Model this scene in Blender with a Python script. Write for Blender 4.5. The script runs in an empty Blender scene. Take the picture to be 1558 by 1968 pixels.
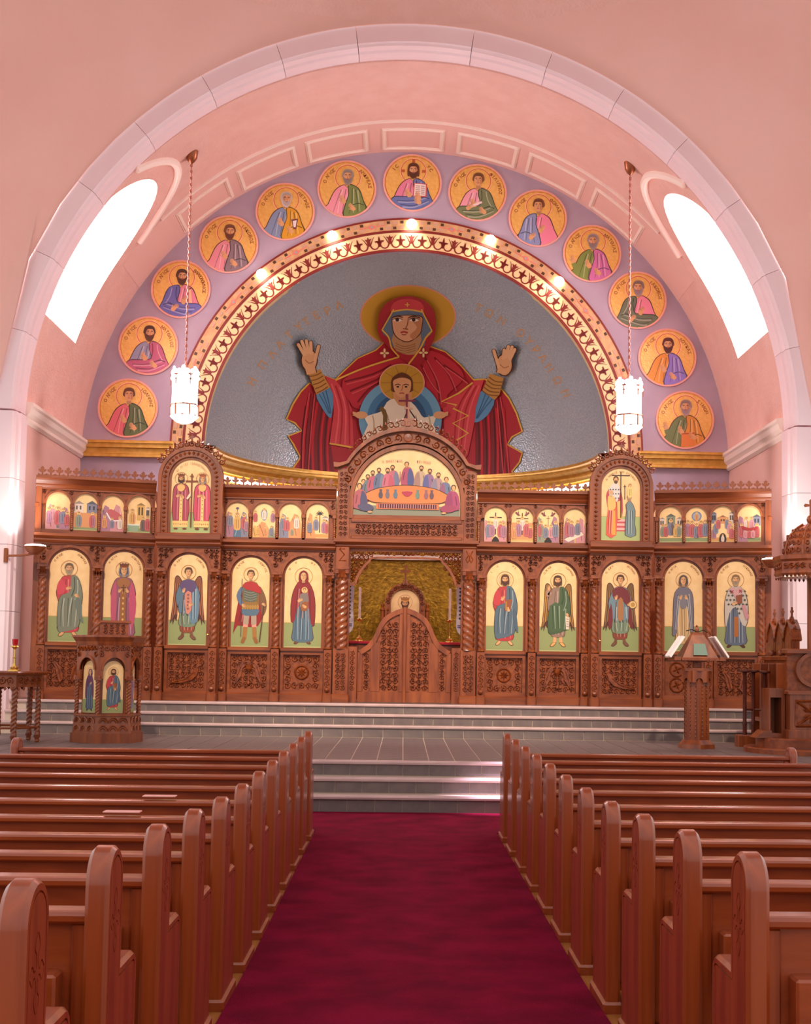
import bpy, bmesh, math, random
from mathutils import Vector, Matrix
from mathutils.geometry import tessellate_polygon
sc = bpy.context.scene
COL = sc.collection
PI = math.pi
# ------------------------------------------------------------------ camera
F_PX, PPX, PPY = 2600.0, 870.39, 1097.0
CAM = Vector((-0.0118, 0.0, 1.68))
_yaw, _pitch, _roll = 0.0355, 0.0671, 0.0148
FW = Vector((math.sin(_yaw)*math.cos(_pitch), math.cos(_yaw)*math.cos(_pitch), math.sin(_pitch)))
_r = Vector((math.cos(_yaw), -math.sin(_yaw), 0)); _u = _r.cross(FW)
RT = _r*math.cos(_roll) + _u*math.sin(_roll)
UP = -_r*math.sin(_roll) + _u*math.cos(_roll)
cd = bpy.data.cameras.new('camera'); cam = bpy.data.objects.new('camera', cd); COL.objects.link(cam)
cd.sensor_fit = 'VERTICAL'; cd.sensor_height = 36.0; cd.sensor_width = 36.0
cd.lens = F_PX*36.0/1968.0
cd.shift_x = (779.0-PPX)/1968.0
cd.shift_y = (PPY-984.0)/1968.0
cd.clip_end = 200
cam.matrix_world = Matrix(((RT.x, UP.x, -FW.x, CAM.x), (RT.y, UP.y, -FW.y, CAM.y), (RT.z, UP.z, -FW.z, CAM.z), (0, 0, 0, 1)))
sc.camera = cam
def ray(px, py):
    return RT*((px-PPX)/F_PX) - UP*((py-PPY)/F_PX) + FW
def at(px, py, Y):                       # the real point of the plane y = Y seen at a photo pixel
    d = ray(px, py); return CAM + d*((Y-CAM.y)/d.y)
# ------------------------------------------------------------------ world, exposure
sc.view_settings.view_transform = 'Standard'; sc.view_settings.look = 'None'
sc.view_settings.gamma = 1.0; sc.view_settings.use_curve_mapping = False
sc.view_settings.exposure = 0.16
w = bpy.data.worlds.new('world'); sc.world = w; w.use_nodes = True
w.node_tree.nodes['Background'].inputs[0].default_value = (1.0, 0.955, 0.94, 1)
w.node_tree.nodes['Background'].inputs[1].default_value = 0.92
try:
    sc.cycles.max_bounces = 8; sc.cycles.diffuse_bounces = 5; sc.cycles.glossy_bounces = 3
    sc.cycles.sample_clamp_indirect = 6.0; sc.cycles.use_denoising = True
except Exception: pass
def light(name, kind, loc, energy, color=(1, 1, 1), size=0.1, target=None, spot=None, blend=0.5, sy=None):
    l = bpy.data.lights.new(name, kind); o = bpy.data.objects.new(name, l); COL.objects.link(o)
    o.location = loc; l.energy = energy; l.color = color
    if kind == 'AREA':
        l.size = size
        if sy: l.shape = 'RECTANGLE'; l.size_y = sy
    elif kind in ('POINT', 'SPOT'): l.shadow_soft_size = size
    if spot: l.spot_size = spot; l.spot_blend = blend
    if target is not None:
        o.rotation_euler = (Vector(target)-Vector(loc)).to_track_quat('-Z', 'Y').to_euler()
    return o
for s in (-1, 1):     # daylight through the two tall vault windows
    light('window_daylight', 'AREA', (s*6.22, 22.5, 8.2), 420, (1, 0.95, 1.0), 1.9, (0, 22.2, 6.5), sy=2.2)
# lamps under the crossing dome, above the picture, turned on the icon screen (their glints stand on the turned columns)
for x, tx in ((-4.2, -3.2), (0, 0), (4.2, 3.2)):
    light('dome_lamp_offscreen', 'SPOT', (x, 10.5, 10.2), 3300, (1, 0.87, 0.68), 0.18, (tx, 21.6, 2.6), spot=0.62, blend=0.7)
# daylight from the transept window beyond the right edge, reaching the ends of the lower steps
light('transept_window_right_offscreen', 'SPOT', (9.6, 13.5, 8.2), 38000, (0.88, 0.74, 1.0), 0.10, (1.5, 15.42, 0.25), spot=0.125, blend=0.75)
# ------------------------------------------------------------------ helpers
def srgb(c):
    return tuple(((v/255.0)/12.92 if v/255.0 <= 0.04045 else ((v/255.0+0.055)/1.055)**2.4) for v in c)
MATS = {}
def mat(name, base, rough=0.5, metal=0.0, base2=None, scale=(6, 6, 6), detail=4.0, bump=0.0, bscale=None, spec=0.5,
        emit=None, estr=0.0, attr=None, ramp=(0.35, 0.65), dist=0.0, voro=False, coat=0.0):
    m = bpy.data.materials.new(name); m.use_nodes = True; MATS[name] = m
    nt = m.node_tree; b = nt.nodes['Principled BSDF']; N = nt.nodes.new; L = nt.links.new
    b.inputs['Roughness'].default_value = rough; b.inputs['Metallic'].default_value = metal
    b.inputs['Specular IOR Level'].default_value = spec
    if coat: b.inputs['Coat Weight'].default_value = coat; b.inputs['Coat Roughness'].default_value = 0.12
    b.inputs['Base Color'].default_value = (*srgb(base), 1)
    tc = N('ShaderNodeTexCoord'); mp = N('ShaderNodeMapping'); mp.inputs['Scale'].default_value = scale
    L(tc.outputs['Object'], mp.inputs['Vector'])
    if base2 is not None:
        nz = N('ShaderNodeTexNoise'); nz.inputs['Scale'].default_value = 1.0; nz.inputs['Detail'].default_value = detail
        nz.inputs['Distortion'].default_value = dist
        L(mp.outputs[0], nz.inputs['Vector'])
        cr = N('ShaderNodeValToRGB'); cr.color_ramp.elements[0].position = ramp[0]; cr.color_ramp.elements[1].position = ramp[1]
        cr.color_ramp.elements[0].color = (*srgb(base), 1); cr.color_ramp.elements[1].color = (*srgb(base2), 1)
        L(nz.outputs['Fac'], cr.inputs['Fac']); L(cr.outputs['Color'], b.inputs['Base Color'])
    if attr:
        a = N('ShaderNodeAttribute'); a.attribute_name = attr; L(a.outputs['Color'], b.inputs['Base Color'])
    if bump:
        t = N('ShaderNodeTexVoronoi') if voro else N('ShaderNodeTexNoise')
        bs = bscale or 40.0; t.inputs['Scale'].default_value = bs
        L(tc.outputs['Object'], t.inputs['Vector'])
        bp = N('ShaderNodeBump'); bp.inputs['Strength'].default_value = bump; bp.inputs['Distance'].default_value = 0.02
        L(t.outputs['Distance' if voro else 'Fac'], bp.inputs['Height']); L(bp.outputs['Normal'], b.inputs['Normal'])
    if emit:
        b.inputs['Emission Color'].default_value = (*srgb(emit), 1); b.inputs['Emission Strength'].default_value = estr
    return m
mat('plaster_dome', (238, 190, 178), 0.9, base2=(234, 183, 170), scale=(0.5,)*3, bump=0.15, bscale=60)
mat('plaster_arch', (250, 224, 228), 0.8, base2=(246, 216, 220), scale=(0.7,)*3)
mat('plaster_vault', (238, 190, 178), 0.92, base2=(234, 183, 170), scale=(3,)*3, bump=0.6, bscale=22)
mat('plaster_smooth', (238, 190, 178), 0.85)
mat('plaster_trim', (250, 226, 214), 0.7)
mat('plaster_wall', (238, 190, 178), 0.88, base2=(234, 183, 170), scale=(0.6,)*3)
mat('lavender', (186, 166, 180), 0.85, base2=(176, 156, 172), scale=(1.5,)*3)
mat('mosaic_silver', (172, 186, 198), 0.34, 0.5, base2=(198, 208, 216), scale=(30,)*3, bump=0.45, bscale=30, voro=True)
mat('gold_paint', (206, 152, 62), 0.38, 0.45, base2=(224, 172, 84), scale=(8,)*3)
mat('gold_bright', (206, 152, 62), 0.32, 0.45, base2=(224, 172, 84), scale=(8,)*3)
mat('gold_wall', (184, 138, 36), 0.35, 0.5, base2=(140, 98, 20), scale=(9,)*3, bump=0.5, bscale=18)
mat('gold_leaf', (248, 206, 150), 0.42, 0.08, base2=(242, 196, 136), scale=(9,)*3)
mat('gold_disc', (242, 192, 106), 0.38, 0.15, base2=(232, 176, 84), scale=(16,)*3, bump=0.2, bscale=36, voro=True)
mat('band_cream', (240, 208, 150), 0.5)
mat('band_red', (128, 30, 16), 0.5)
mat('band_gold', (222, 176, 120), 0.5, base2=(206, 150, 104), scale=(9,)*3)
mat('paint', (255, 255, 255), 0.55, attr='Col')
mat('rim_pink', (240, 170, 160), 0.6)
W1, W2 = (116, 50, 18), (154, 76, 32)
mat('wood', W1, 0.38, base2=W2, scale=(9, 9, 1.2), detail=5, dist=0.4, coat=0.15)
mat('wood_h', W1, 0.38, base2=W2, scale=(1.2, 9, 9), detail=5, dist=0.4, coat=0.15)
mat('wood_carved', W1, 0.26, base2=W2, scale=(14, 14, 14), coat=0.3)
mat('wood_ground', W1, 0.45, base2=W2, scale=(14,)*3)
P1, P2 = (164, 72, 28), (138, 54, 18)
mat('pew_end', P1, 0.32, base2=P2, scale=(16, 16, 1.4), detail=5, dist=0.6, coat=0.35)
mat('pew_back', P1, 0.34, base2=P2, scale=(1.4, 9, 11), detail=6, dist=1.6, coat=0.3)
mat('pew_rail', P1, 0.28, base2=P2, scale=(1.6, 12, 12), detail=5, dist=0.6, coat=0.4)
mat('pew_dark', (74, 26, 14), 0.45, base2=(92, 34, 18), scale=(3, 9, 9))
mat('carpet', (132, 5, 48), 0.95, base2=(106, 2, 36), scale=(3, 3, 3), bump=0.5, bscale=160, spec=0.1)
mat('floor_wood', (176, 110, 52), 0.4, base2=(148, 86, 38), scale=(12, 1.2, 5))
mat('slate', (122, 106, 102), 0.45, base2=(104, 90, 90), scale=(5,)*3, detail=6)
mat('grout', (206, 184, 168), 0.8)
mat('nosing', (206, 176, 172), 0.4, base2=(190, 160, 158), scale=(3,)*3)
mat('chain_metal', (176, 104, 86), 0.5, 0.2)
mat('bronze', (150, 84, 52), 0.35, 0.6)
mat('brass', (220, 180, 96), 0.22, 0.9)
mat('lantern_glass', (255, 255, 255), 0.4, emit=(255, 246, 250), estr=2.6)
mat('bulb', (255, 255, 255), 0.4, emit=(255, 244, 224), estr=9.0)
mat('window_glass', (255, 255, 255), 0.3, emit=(255, 250, 255), estr=3.2)
mat('lamp_glass', (255, 255, 255), 0.3, emit=(255, 246, 235), estr=6.0)
mat('white_metal', (236, 214, 190), 0.4)
mat('cloth_red', (170, 20, 40), 0.8)
mat('cloth_white', (236, 214, 222), 0.85)
mat('wax', (246, 214, 200), 0.5)
mat('paper', (250, 236, 230), 0.7)
mat('black', (24, 14, 12), 0.6)
mat('glass_green', (120, 142, 124), 0.15, spec=0.7)
mat('ruby', (190, 16, 30), 0.15)
M = MATS

def tag(o, label=None, cat=None, group=None, kind=None):
    if label: o['label'] = label
    if cat: o['category'] = cat
    if group: o['group'] = group
    if kind: o['kind'] = kind
    return o
def empty(name, loc=(0, 0, 0), rz=0.0, label=None, cat=None, group=None, kind=None, parent=None):
    o = bpy.data.objects.new(name, None); COL.objects.link(o); o.empty_display_size = 0.1
    o.location = loc; o.rotation_euler = (0, 0, rz); o.parent = parent
    return tag(o, label, cat, group, kind)
def link(name, me, parent=None, loc=(0, 0, 0), rot=(0, 0, 0), scale=None):
    o = bpy.data.objects.new(name, me); COL.objects.link(o); o.parent = parent
    o.location = loc; o.rotation_euler = rot
    if scale: o.scale = scale
    return o
def copy_tree(o, parent=None):
    c = o.copy(); COL.objects.link(c); c.parent = parent
    for ch in list(o.children): copy_tree(ch, c)
    return c
class MB:
    def __init__(s): s.v = []; s.f = []; s.mi = []
    def add(s, vs, fs, mi=0):
        b = len(s.v); s.v += [tuple(p) for p in vs]
        for f in fs: s.f.append(tuple(b+i for i in f)); s.mi.append(mi)
        return s
    def box(s, x0, x1, y0, y1, z0, z1, mi=0):
        return s.add([(x0,y0,z0),(x1,y0,z0),(x1,y1,z0),(x0,y1,z0),(x0,y0,z1),(x1,y0,z1),(x1,y1,z1),(x0,y1,z1)],
                     [(0,3,2,1),(4,5,6,7),(0,1,5,4),(1,2,6,5),(2,3,7,6),(3,0,4,7)], mi)
    def bevbox(s, x0, x1, y0, y1, z0, z1, b=0.01, mi=0):    # box with chamfered upright and top edges
        P = lambda e, z: [(x0+e,y0+b*0,z)]
        lo = [(x0+b,y0),(x1-b,y0),(x1,y0+b),(x1,y1-b),(x1-b,y1),(x0+b,y1),(x0,y1-b),(x0,y0+b)]
        hi = [(min(max(x,x0+b),x1-b), min(max(y,y0+b),y1-b)) for x, y in lo]
        vs = [(x,y,z0) for x,y in lo]+[(x,y,z1-b) for x,y in lo]+[(x,y,z1) for x,y in hi]
        fs = [tuple(range(7,-1,-1)), tuple(range(16,24))]
        for k in (0, 8):
            fs += [(k+i, k+(i+1)%8, k+8+(i+1)%8, k+8+i) for i in range(8)]
        return s.add(vs, fs, mi)
    def prism(s, pts, a, b, axis='y', mi=0):
        n = len(pts)
        def m(p, t): return (p[0], t, p[1]) if axis == 'y' else ((t, p[0], p[1]) if axis == 'x' else (p[0], p[1], t))
        vs = [m(p, a) for p in pts]+[m(p, b) for p in pts]
        tr = tessellate_polygon([[Vector((p[0], p[1], 0)) for p in pts]])
        fs = [tuple(t) for t in tr]+[tuple(n+i for i in reversed(t)) for t in tr]
        fs += [(i, (i+1) % n, n+(i+1) % n, n+i) for i in range(n)]
        return s.add(vs, fs, mi)
    def strip(s, A, B, a, b, axis='y', mi=0):     # solid band between two 2D polylines
        n = len(A)
        def m(p, t): return (p[0], t, p[1]) if axis == 'y' else ((t, p[0], p[1]) if axis == 'x' else (p[0], p[1], t))
        vs = [m(p, a) for p in A]+[m(p, a) for p in B]+[m(p, b) for p in A]+[m(p, b) for p in B]
        fs = []
        for i in range(n-1):
            fs += [(i, i+1, n+i+1, n+i), (2*n+i, 3*n+i, 3*n+i+1, 2*n+i+1), (i, 2*n+i, 2*n+i+1, i+1), (n+i, n+i+1, 3*n+i+1, 3*n+i)]
        fs += [(0, n, 3*n, 2*n), (n-1, 3*n-1, 4*n-1, 2*n-1)]
        return s.add(vs, fs, mi)
    def lathe(s, prof, n=16, c=(0, 0, 0), mi=0, a0=0.0, cap=True, sx=1.0):
        vs = []; k = len(prof)
        for r, z in prof:
            for i in range(n):
                t = a0+2*PI*i/n; vs.append((c[0]+r*math.cos(t)*sx, c[1]+r*math.sin(t), c[2]+z))
        fs = [(j*n+i, j*n+(i+1) % n, (j+1)*n+(i+1) % n, (j+1)*n+i) for j in range(k-1) for i in range(n)]
        if cap: fs += [tuple(range(n-1, -1, -1)), tuple((k-1)*n+i for i in range(n))]
        return s.add(vs, fs, mi)
    def tube(s, pts, r, n=6, mi=0, close=False):
        P = [Vector(p) for p in pts]; k = len(P); vs = []
        rr = r if isinstance(r, (list, tuple)) else [r]*k
        for j in range(k):
            if close: t = (P[(j+1) % k]-P[j-1])
            else: t = (P[min(j+1, k-1)]-P[max(j-1, 0)])
            t.normalize()
            up = Vector((0, 0, 1)) if abs(t.z) < 0.9 else Vector((0, 1, 0))
            a = t.cross(up).normalized(); b = a.cross(t)
            for i in range(n):
                q = 2*PI*i/n; vs.append(P[j]+(a*math.cos(q)+b*math.sin(q))*rr[j])
        fs = []
        for j in range(k if close else k-1):
            j2 = (j+1) % k
            fs += [(j*n+i, j*n+(i+1) % n, j2*n+(i+1) % n, j2*n+i) for i in range(n)]
        if not close: fs += [tuple(range(n-1, -1, -1)), tuple((k-1)*n+i for i in range(n))]
        return s.add(vs, fs, mi)
    def ribbon(s, pts, w, h, y=0.0, mi=0, taper=True):     # carved ridge lying on the plane y, ridge at y-h
        k = len(pts); vs = []
        for j in range(k):
            a = pts[max(j-1, 0)]; b = pts[min(j+1, k-1)]
            dx, dz = b[0]-a[0], b[1]-a[1]; l = math.hypot(dx, dz) or 1e-6
            ww = w*(1.0 if not taper else (0.45+0.55*math.sin(PI*min(1, (j+1)/k*1.2)))); nx, nz = -dz/l*ww, dx/l*ww
            x, z = pts[j]
            vs += [(x+nx, y, z+nz), (x, y-h, z), (x-nx, y, z-nz)]
        fs = []
        for j in range(k-1):
            fs += [(3*j, 3*j+3, 3*j+4, 3*j+1), (3*j+1, 3*j+4, 3*j+5, 3*j+2)]
        return s.add(vs, fs, mi)
    def leaf(s, x, z, l, w, ang, y=0.0, h=0.02, mi=0):
        c, q = math.cos(ang), math.sin(ang)
        P = lambda a, b, d: (x+a*c-b*q, y-d, z+a*q+b*c)
        return s.add([P(-l*.5, 0, 0), P(0, -w*.5, 0), P(l*.5, 0, 0), P(0, w*.5, 0), P(-l*.05, 0, h)],
                     [(0, 1, 4), (1, 2, 4), (2, 3, 4), (3, 0, 4)], mi)
    def mesh(s, name, mats, smooth=None):
        me = bpy.data.meshes.new(name); me.from_pydata(s.v, [], s.f)
        for m in (mats if isinstance(mats, (list, tuple)) else [mats]): me.materials.append(M[m] if isinstance(m, str) else m)
        me.polygons.foreach_set('material_index', s.mi)
        if smooth is not None:
            me.polygons.foreach_set('use_smooth', [True]*len(me.polygons))
            if smooth > 0: me.set_sharp_from_angle(angle=math.radians(smooth))
        me.update(); return me
    def build(s, name, mats, parent=None, loc=(0, 0, 0), rot=(0, 0, 0), smooth=None):
        return link(name, s.mesh(name, mats, smooth), parent, loc, rot)
def arch_pts(cx, zs, r, n=14, a0=PI, a1=0.0, rz=None):
    rz = rz or r
    return [(cx+r*math.cos(a0+(a1-a0)*i/n), zs+rz*math.sin(a0+(a1-a0)*i/n)) for i in range(n+1)]
def spiral(cx, cz, r, a0, d, turns=1.35, n=13):
    return [(cx+r*(1-0.82*t)*math.cos(a0+d*2*PI*turns*t), cz+r*(1-0.82*t)*math.sin(a0+d*2*PI*turns*t)) for t in [i/n for i in range(n+1)]]
def carve(mb, x0, x1, z0, z1, y, inside=None, cell=0.12, seed=1, h=0.022, mi=0):
    rnd = random.Random(seed)
    nx = max(1, round((x1-x0)/cell)); nz = max(1, round((z1-z0)/cell))
    cx, cz = (x1-x0)/nx, (z1-z0)/nz; r = 0.5*min(cx, cz)
    for j in range(nz):
        for i in range(nx):
            x = x0+(i+.5)*cx; z = z0+(j+.5)*cz
            if inside and not all(inside(x+a*r*.8, z+b*r*.8) for a, b in ((-1, -1), (1, -1), (-1, 1), (1, 1), (0, 0))): continue
            d = 1 if (i+j) % 2 else -1; a0 = rnd.uniform(0, 2*PI)
            mb.ribbon(spiral(x, z, r*0.98, a0, d), r*0.17, h, y, mi)
            for k in range(4):
                a = a0+k*PI/2+0.5
                mb.leaf(x+r*.86*math.cos(a), z+r*.86*math.sin(a), r*.75, r*.34, a+d*1.1, y, h*.9, mi)
            mb.leaf(x, z, r*.4, r*.36, a0, y, h, mi)
    return mb
# ================================================================== THE SETTING
ZP, ZS = 0.522, 1.0            # platform and sanctuary floor heights
YB = 25.3                      # back wall
VR, VZ = 6.1, 5.3              # barrel vault radius and springing centre
RAMP = [(-4.0, .475), (3.2, .145), (6.4, -.002), (7.2, -.020), (8.0, -.024), (12.5, 0.0), (16.0, 0.0)]
def ramp(y):
    for (a, za), (b, zb) in zip(RAMP, RAMP[1:]):
        if a <= y <= b: return za+(zb-za)*(y-a)/(b-a)
    return 0.0
mb = MB()                      # nave floor, rising towards the back
ys = [p[0] for p in RAMP[:-1]]+[15.2]
for a, b in zip(ys, ys[1:]):
    mb.add([(-8, a, ramp(a)), (8, a, ramp(a)), (8, b, ramp(b)), (-8, b, ramp(b)), (-8, a, -.3), (8, a, -.3), (8, b, -.3), (-8, b, -.3)],
           [(0, 1, 2, 3), (4, 7, 6, 5), (0, 4, 5, 1), (2, 6, 7, 3), (0, 3, 7, 4), (1, 5, 6, 2)])
tag(mb.build('floor', 'floor_wood'), 'honey-coloured oak nave floor under the pews', kind='structure')
mb = MB(); cx0 = -0.844
def cxr(y): return 1.0025-.0083*(y-4.1)
def rug(a, b, xa, xb, xc, xd):
    za, zb = ramp(a), ramp(b)
    mb.add([(xa, a, za-.004), (xb, a, za-.004), (xc, b, zb-.004), (xd, b, zb-.004), (xa, a, za+.012), (xb, a, za+.012), (xc, b, zb+.012), (xd, b, zb+.012)],
           [(4, 5, 6, 7), (0, 1, 5, 4), (1, 2, 6, 5), (2, 3, 7, 6), (3, 0, 4, 7)])
for a, b in zip(ys, ys[1:]):
    a = max(a, -3.5); b = min(b, 13.35)
    if b > a: rug(a, b, cx0, cxr(a), cxr(b), cx0)
tag(mb.build('carpet_runner', 'carpet'), 'crimson carpet runner down the centre aisle between the pews', 'carpet')
mb = MB(); rug(13.35, 15.09, -5.5, 5.5, 5.5, -5.5)
tag(mb.build('front_carpet', 'carpet'), 'crimson carpet strip across the foot of the lower steps', 'carpet')
# ---- steps and tiled platform
T = 0.305
def steps(name, label, ylist, zlist, zbot, yback, half):
    mb = MB(); zs = [zbot]+zlist
    for i, y in enumerate(ylist):
        y1 = ylist[i+1] if i+1 < len(ylist) else yback
        mb.box(-half, half, y+.013, y1+.02, zbot-.05 if i == 0 else zs[i]-.06, zlist[i]-.012)
    root = tag(mb.build(name, 'grout'), label, kind='structure')
    for i, y in enumerate(ylist):
        z0, z1 = zs[i]+.004, zlist[i]-.042
        me = MB().box(-T/2+.005, T/2-.005, 0, .02, z0, z1).mesh('riser_tile', 'slate')
        off = (0.5 if i % 2 == 0 else 0.0)
        n = int(half/T)
        for k in range(-n, n): link('riser_tile', me, root, (T*(k+off), y, 0))
        pts = [(y-.028, z1+.004), (y-.034, zlist[i]-.016), (y-.022, zlist[i]-.003), (y-.005, zlist[i]+.002), (y+.09, zlist[i]+.002), (y+.09, zlist[i]-.02), (y+.012, zlist[i]-.03), (y+.012, z1+.004)]
        MB().prism(pts, -half, half, 'x').build('step_nosing', 'nosing', root)
    return root
LY, LZ = [15.1, 15.45, 15.8], [0.187, 0.355, ZP]
UY, UZ = [20.6, 20.85, 21.1], [0.70, 0.86, 1.01]
steps('floor_lower_steps', 'three slate steps with pale nosings below the platform', LY, LZ, 0.0, 15.9, 6.3)
steps('floor_upper_steps', 'three slate steps with pale nosings before the icon screen', UY, UZ, ZP, 21.3, 6.04)
plat = tag(MB().box(-6.5, 6.5, 15.88, 20.7, 0.1, ZP-.006).build('floor_platform', 'grout'), 'slate tiled platform with white joints between the two flights', kind='structure')
tiles = []
y = 15.89
for j in range(16):
    for k in range(-20, 20):
        x = T*(k+.5); yc = 15.89+T*(j+.5)-.0
        if yc+T/2 > 20.62: continue
        vis = (abs(x) < 1.3) or (yc > 17.6)
        tiles.append((0 if vis else 1, abs(x)*0.4+yc*0.3, x, yc))
tiles.sort()
tme = MB().box(-T/2+.007, T/2-.007, -T/2+.0035, T/2-.0035, -.02, 0).mesh('floor_tile', 'slate')
for t in tiles[:300]: link('floor_tile', tme, plat, (t[2], t[3], ZP))
rest = MB()
for t in tiles[300:]: rest.box(t[2]-T/2+.007, t[2]+T/2-.007, t[3]-T/2+.0035, t[3]+T/2-.0035, ZP-.02, ZP)
tag(rest.build('floor_tiles_far', 'slate', plat), kind='stuff')
tag(MB().box(-6.3, 6.3, 21.28, 29.6, 0.4, ZS+.005).build('floor_sanctuary', 'slate'), 'dark sanctuary floor behind the icon screen', kind='structure')
# ---- barrel vault with two window recesses
N = 96
A = [(VR*math.cos(PI*i/N), VZ+VR*math.sin(PI*i/N)) for i in range(N+1)]
B = [(7.6*math.cos(PI*i/N), VZ+7.6*math.sin(PI*i/N)) for i in range(N+1)]
vault = MB().strip(A, B, 21.4, YB+.25).build('ceiling_vault', 'plaster_vault')
WY, WR, WZ0, WZ1 = 22.42, 1.08, 7.12, 8.55
wout = [(WY-WR, WZ0), (WY+WR, WZ0)] + [(WY+WR*math.cos(a), WZ1+WR*math.sin(a)) for a in [PI*i/20 for i in range(21)]]
for s in (-1, 1):
    cut = MB().prism(wout, s*3.2, s*8.2, 'x').build('cut', 'plaster_smooth')
    bpy.context.view_layer.update()
    bm_ = bmesh.new(); bm_.from_mesh(cut.data); bmesh.ops.recalc_face_normals(bm_, faces=bm_.faces); bm_.to_mesh(cut.data); bm_.free()
    bm_ = bmesh.new(); bm_.from_mesh(vault.data); bmesh.ops.recalc_face_normals(bm_, faces=bm_.faces); bm_.to_mesh(vault.data); bm_.free()
    md = vault.modifiers.new('b', 'BOOLEAN'); md.operation = 'DIFFERENCE'; md.object = cut; md.solver = 'EXACT'
    bpy.context.view_layer.update()
    dg = bpy.context.evaluated_depsgraph_get()
    me = bpy.data.meshes.new_from_object(vault.evaluated_get(dg)); vault.modifiers.clear(); vault.data = me
    bpy.data.objects.remove(cut)
vault.data.polygons.foreach_set('use_smooth', [True]*len(vault.data.polygons)); vault.data.set_sharp_from_angle(angle=math.radians(20))
tag(vault, 'pale pink stippled barrel vault over the sanctuary', kind='structure')
# coffer frames on the vault by the back wall
def vbar(mb, a0, a1, y0, y1, h, n=8, base=VR+.01):
    P = [math.radians(a0+(a1-a0)*i/n) for i in range(n+1)]
    mb.strip([((base-h-.01)*math.sin(t), (base-h-.01)*math.cos(t)) for t in P], [(base*math.sin(t), base*math.cos(t)) for t in P], y0, y1)
mb = MB()
for h, e in ((.02, 0), (.04, .03)):
    d = .09-e; ea = math.degrees(e/VR); da = math.degrees(d/VR)
    vbar(mb, -5.5+ea, 5.5-ea, 24.12+e, 24.12+d, h); vbar(mb, -5.5+ea, 5.5-ea, 25.12-d, 25.12-e, h)
    vbar(mb, -5.5+ea, -5.5+da, 24.12+d, 25.12-d, h, 1); vbar(mb, 5.5-da, 5.5-ea, 24.12+d, 25.12-d, h, 1)
cme = mb.mesh('coffer_frame', 'plaster_trim')
for a in (-38.9, -26.2, -13.4, 0, 13.2, 26.0, 38.9):
    link('coffer_frame', cme, vault, (0, 0, VZ), (0, math.radians(a), 0))
mb = MB(); vbar(mb, -47, 47, 23.76, 23.82, .035, 60); mb.build('vault_moulding', 'plaster_trim', vault, (0, 0, VZ))
mb = MB(); vbar(mb, -57, 57, 23.82, YB, .006, 60); mb.build('vault_smooth_band', 'plaster_smooth', vault, (0, 0, VZ))
for s in (-1, 1):          # moulding round each window recess, and the smooth reveal band
    pts = []
    for i in range(25):
        a = 0.34+(PI-.4)*i/24; r = WR+.30
        yy, zz = WY+r*math.cos(a), WZ1+r*math.sin(a); xx = math.sqrt(max(VR*VR-(zz-VZ)**2, .1))
        if yy < 21.35: continue
        pts.append((s*(xx-.01), yy, zz))
    MB().tube(pts, .07, 8).build('recess_moulding', 'plaster_trim', vault, smooth=40)
    wn = 'window_%d' % (1 if s < 0 else 2)
    wi = empty(wn, (s*6.28, WY, WZ0), kind='structure', label='tall round-headed window full of white daylight, %s' % ('above the side with the candle table' if s < 0 else 'above the throne side'))
    pane = [(WY-WR-.02, WZ0-.02), (WY+WR+.02, WZ0-.02)]+[(WY+(WR+.02)*math.cos(a), WZ1+(WR+.02)*math.sin(a)) for a in [PI*i/20 for i in range(21)]]
    MB().prism([(p[0]-WY, p[1]-WZ0) for p in pane], 0, s*.04, 'x').build('pane', 'window_glass', wi)
    fr = MB(); fr.box(-.035 if s > 0 else -.02, .02 if s > 0 else .035, WR*.30, WR*.30+.05, 0, WZ1-WZ0+.9); fr.box(-.03, .03, -WR*.42, -WR*.42+.05, 0, WZ1-WZ0+.9)
    fr.build('mullion', 'plaster_arch', wi)
# ---- side walls, cornices
for s, nm, lb in ((-1, 'wall_left', 'pink plaster sanctuary wall behind the candle table'), (1, 'wall_right', 'pink plaster sanctuary wall behind the throne')):
    mb = MB(); mb.box(min(s*6.1, s*7.6), max(s*6.1, s*7.6), 21.4, YB+.25, 0.0, VZ+.02)
    tag(mb.build(nm, 'plaster_wall'), lb, kind='structure')
    prof = [(6.12, 5.36), (6.08, 5.36), (6.03, 5.40), (6.03, 5.44), (6.05, 5.46), (5.99, 5.52), (5.97, 5.60), (5.94, 5.63), (5.94, 5.68), (6.12, 5.70)]
    tag(MB().prism([(s*x, z) for x, z in prof], 21.45, YB-.02).build('trim_%d' % (1 if s < 0 else 2), 'plaster_trim'), 'pale moulded cornice along the sanctuary side wall', kind='structure')
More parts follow.
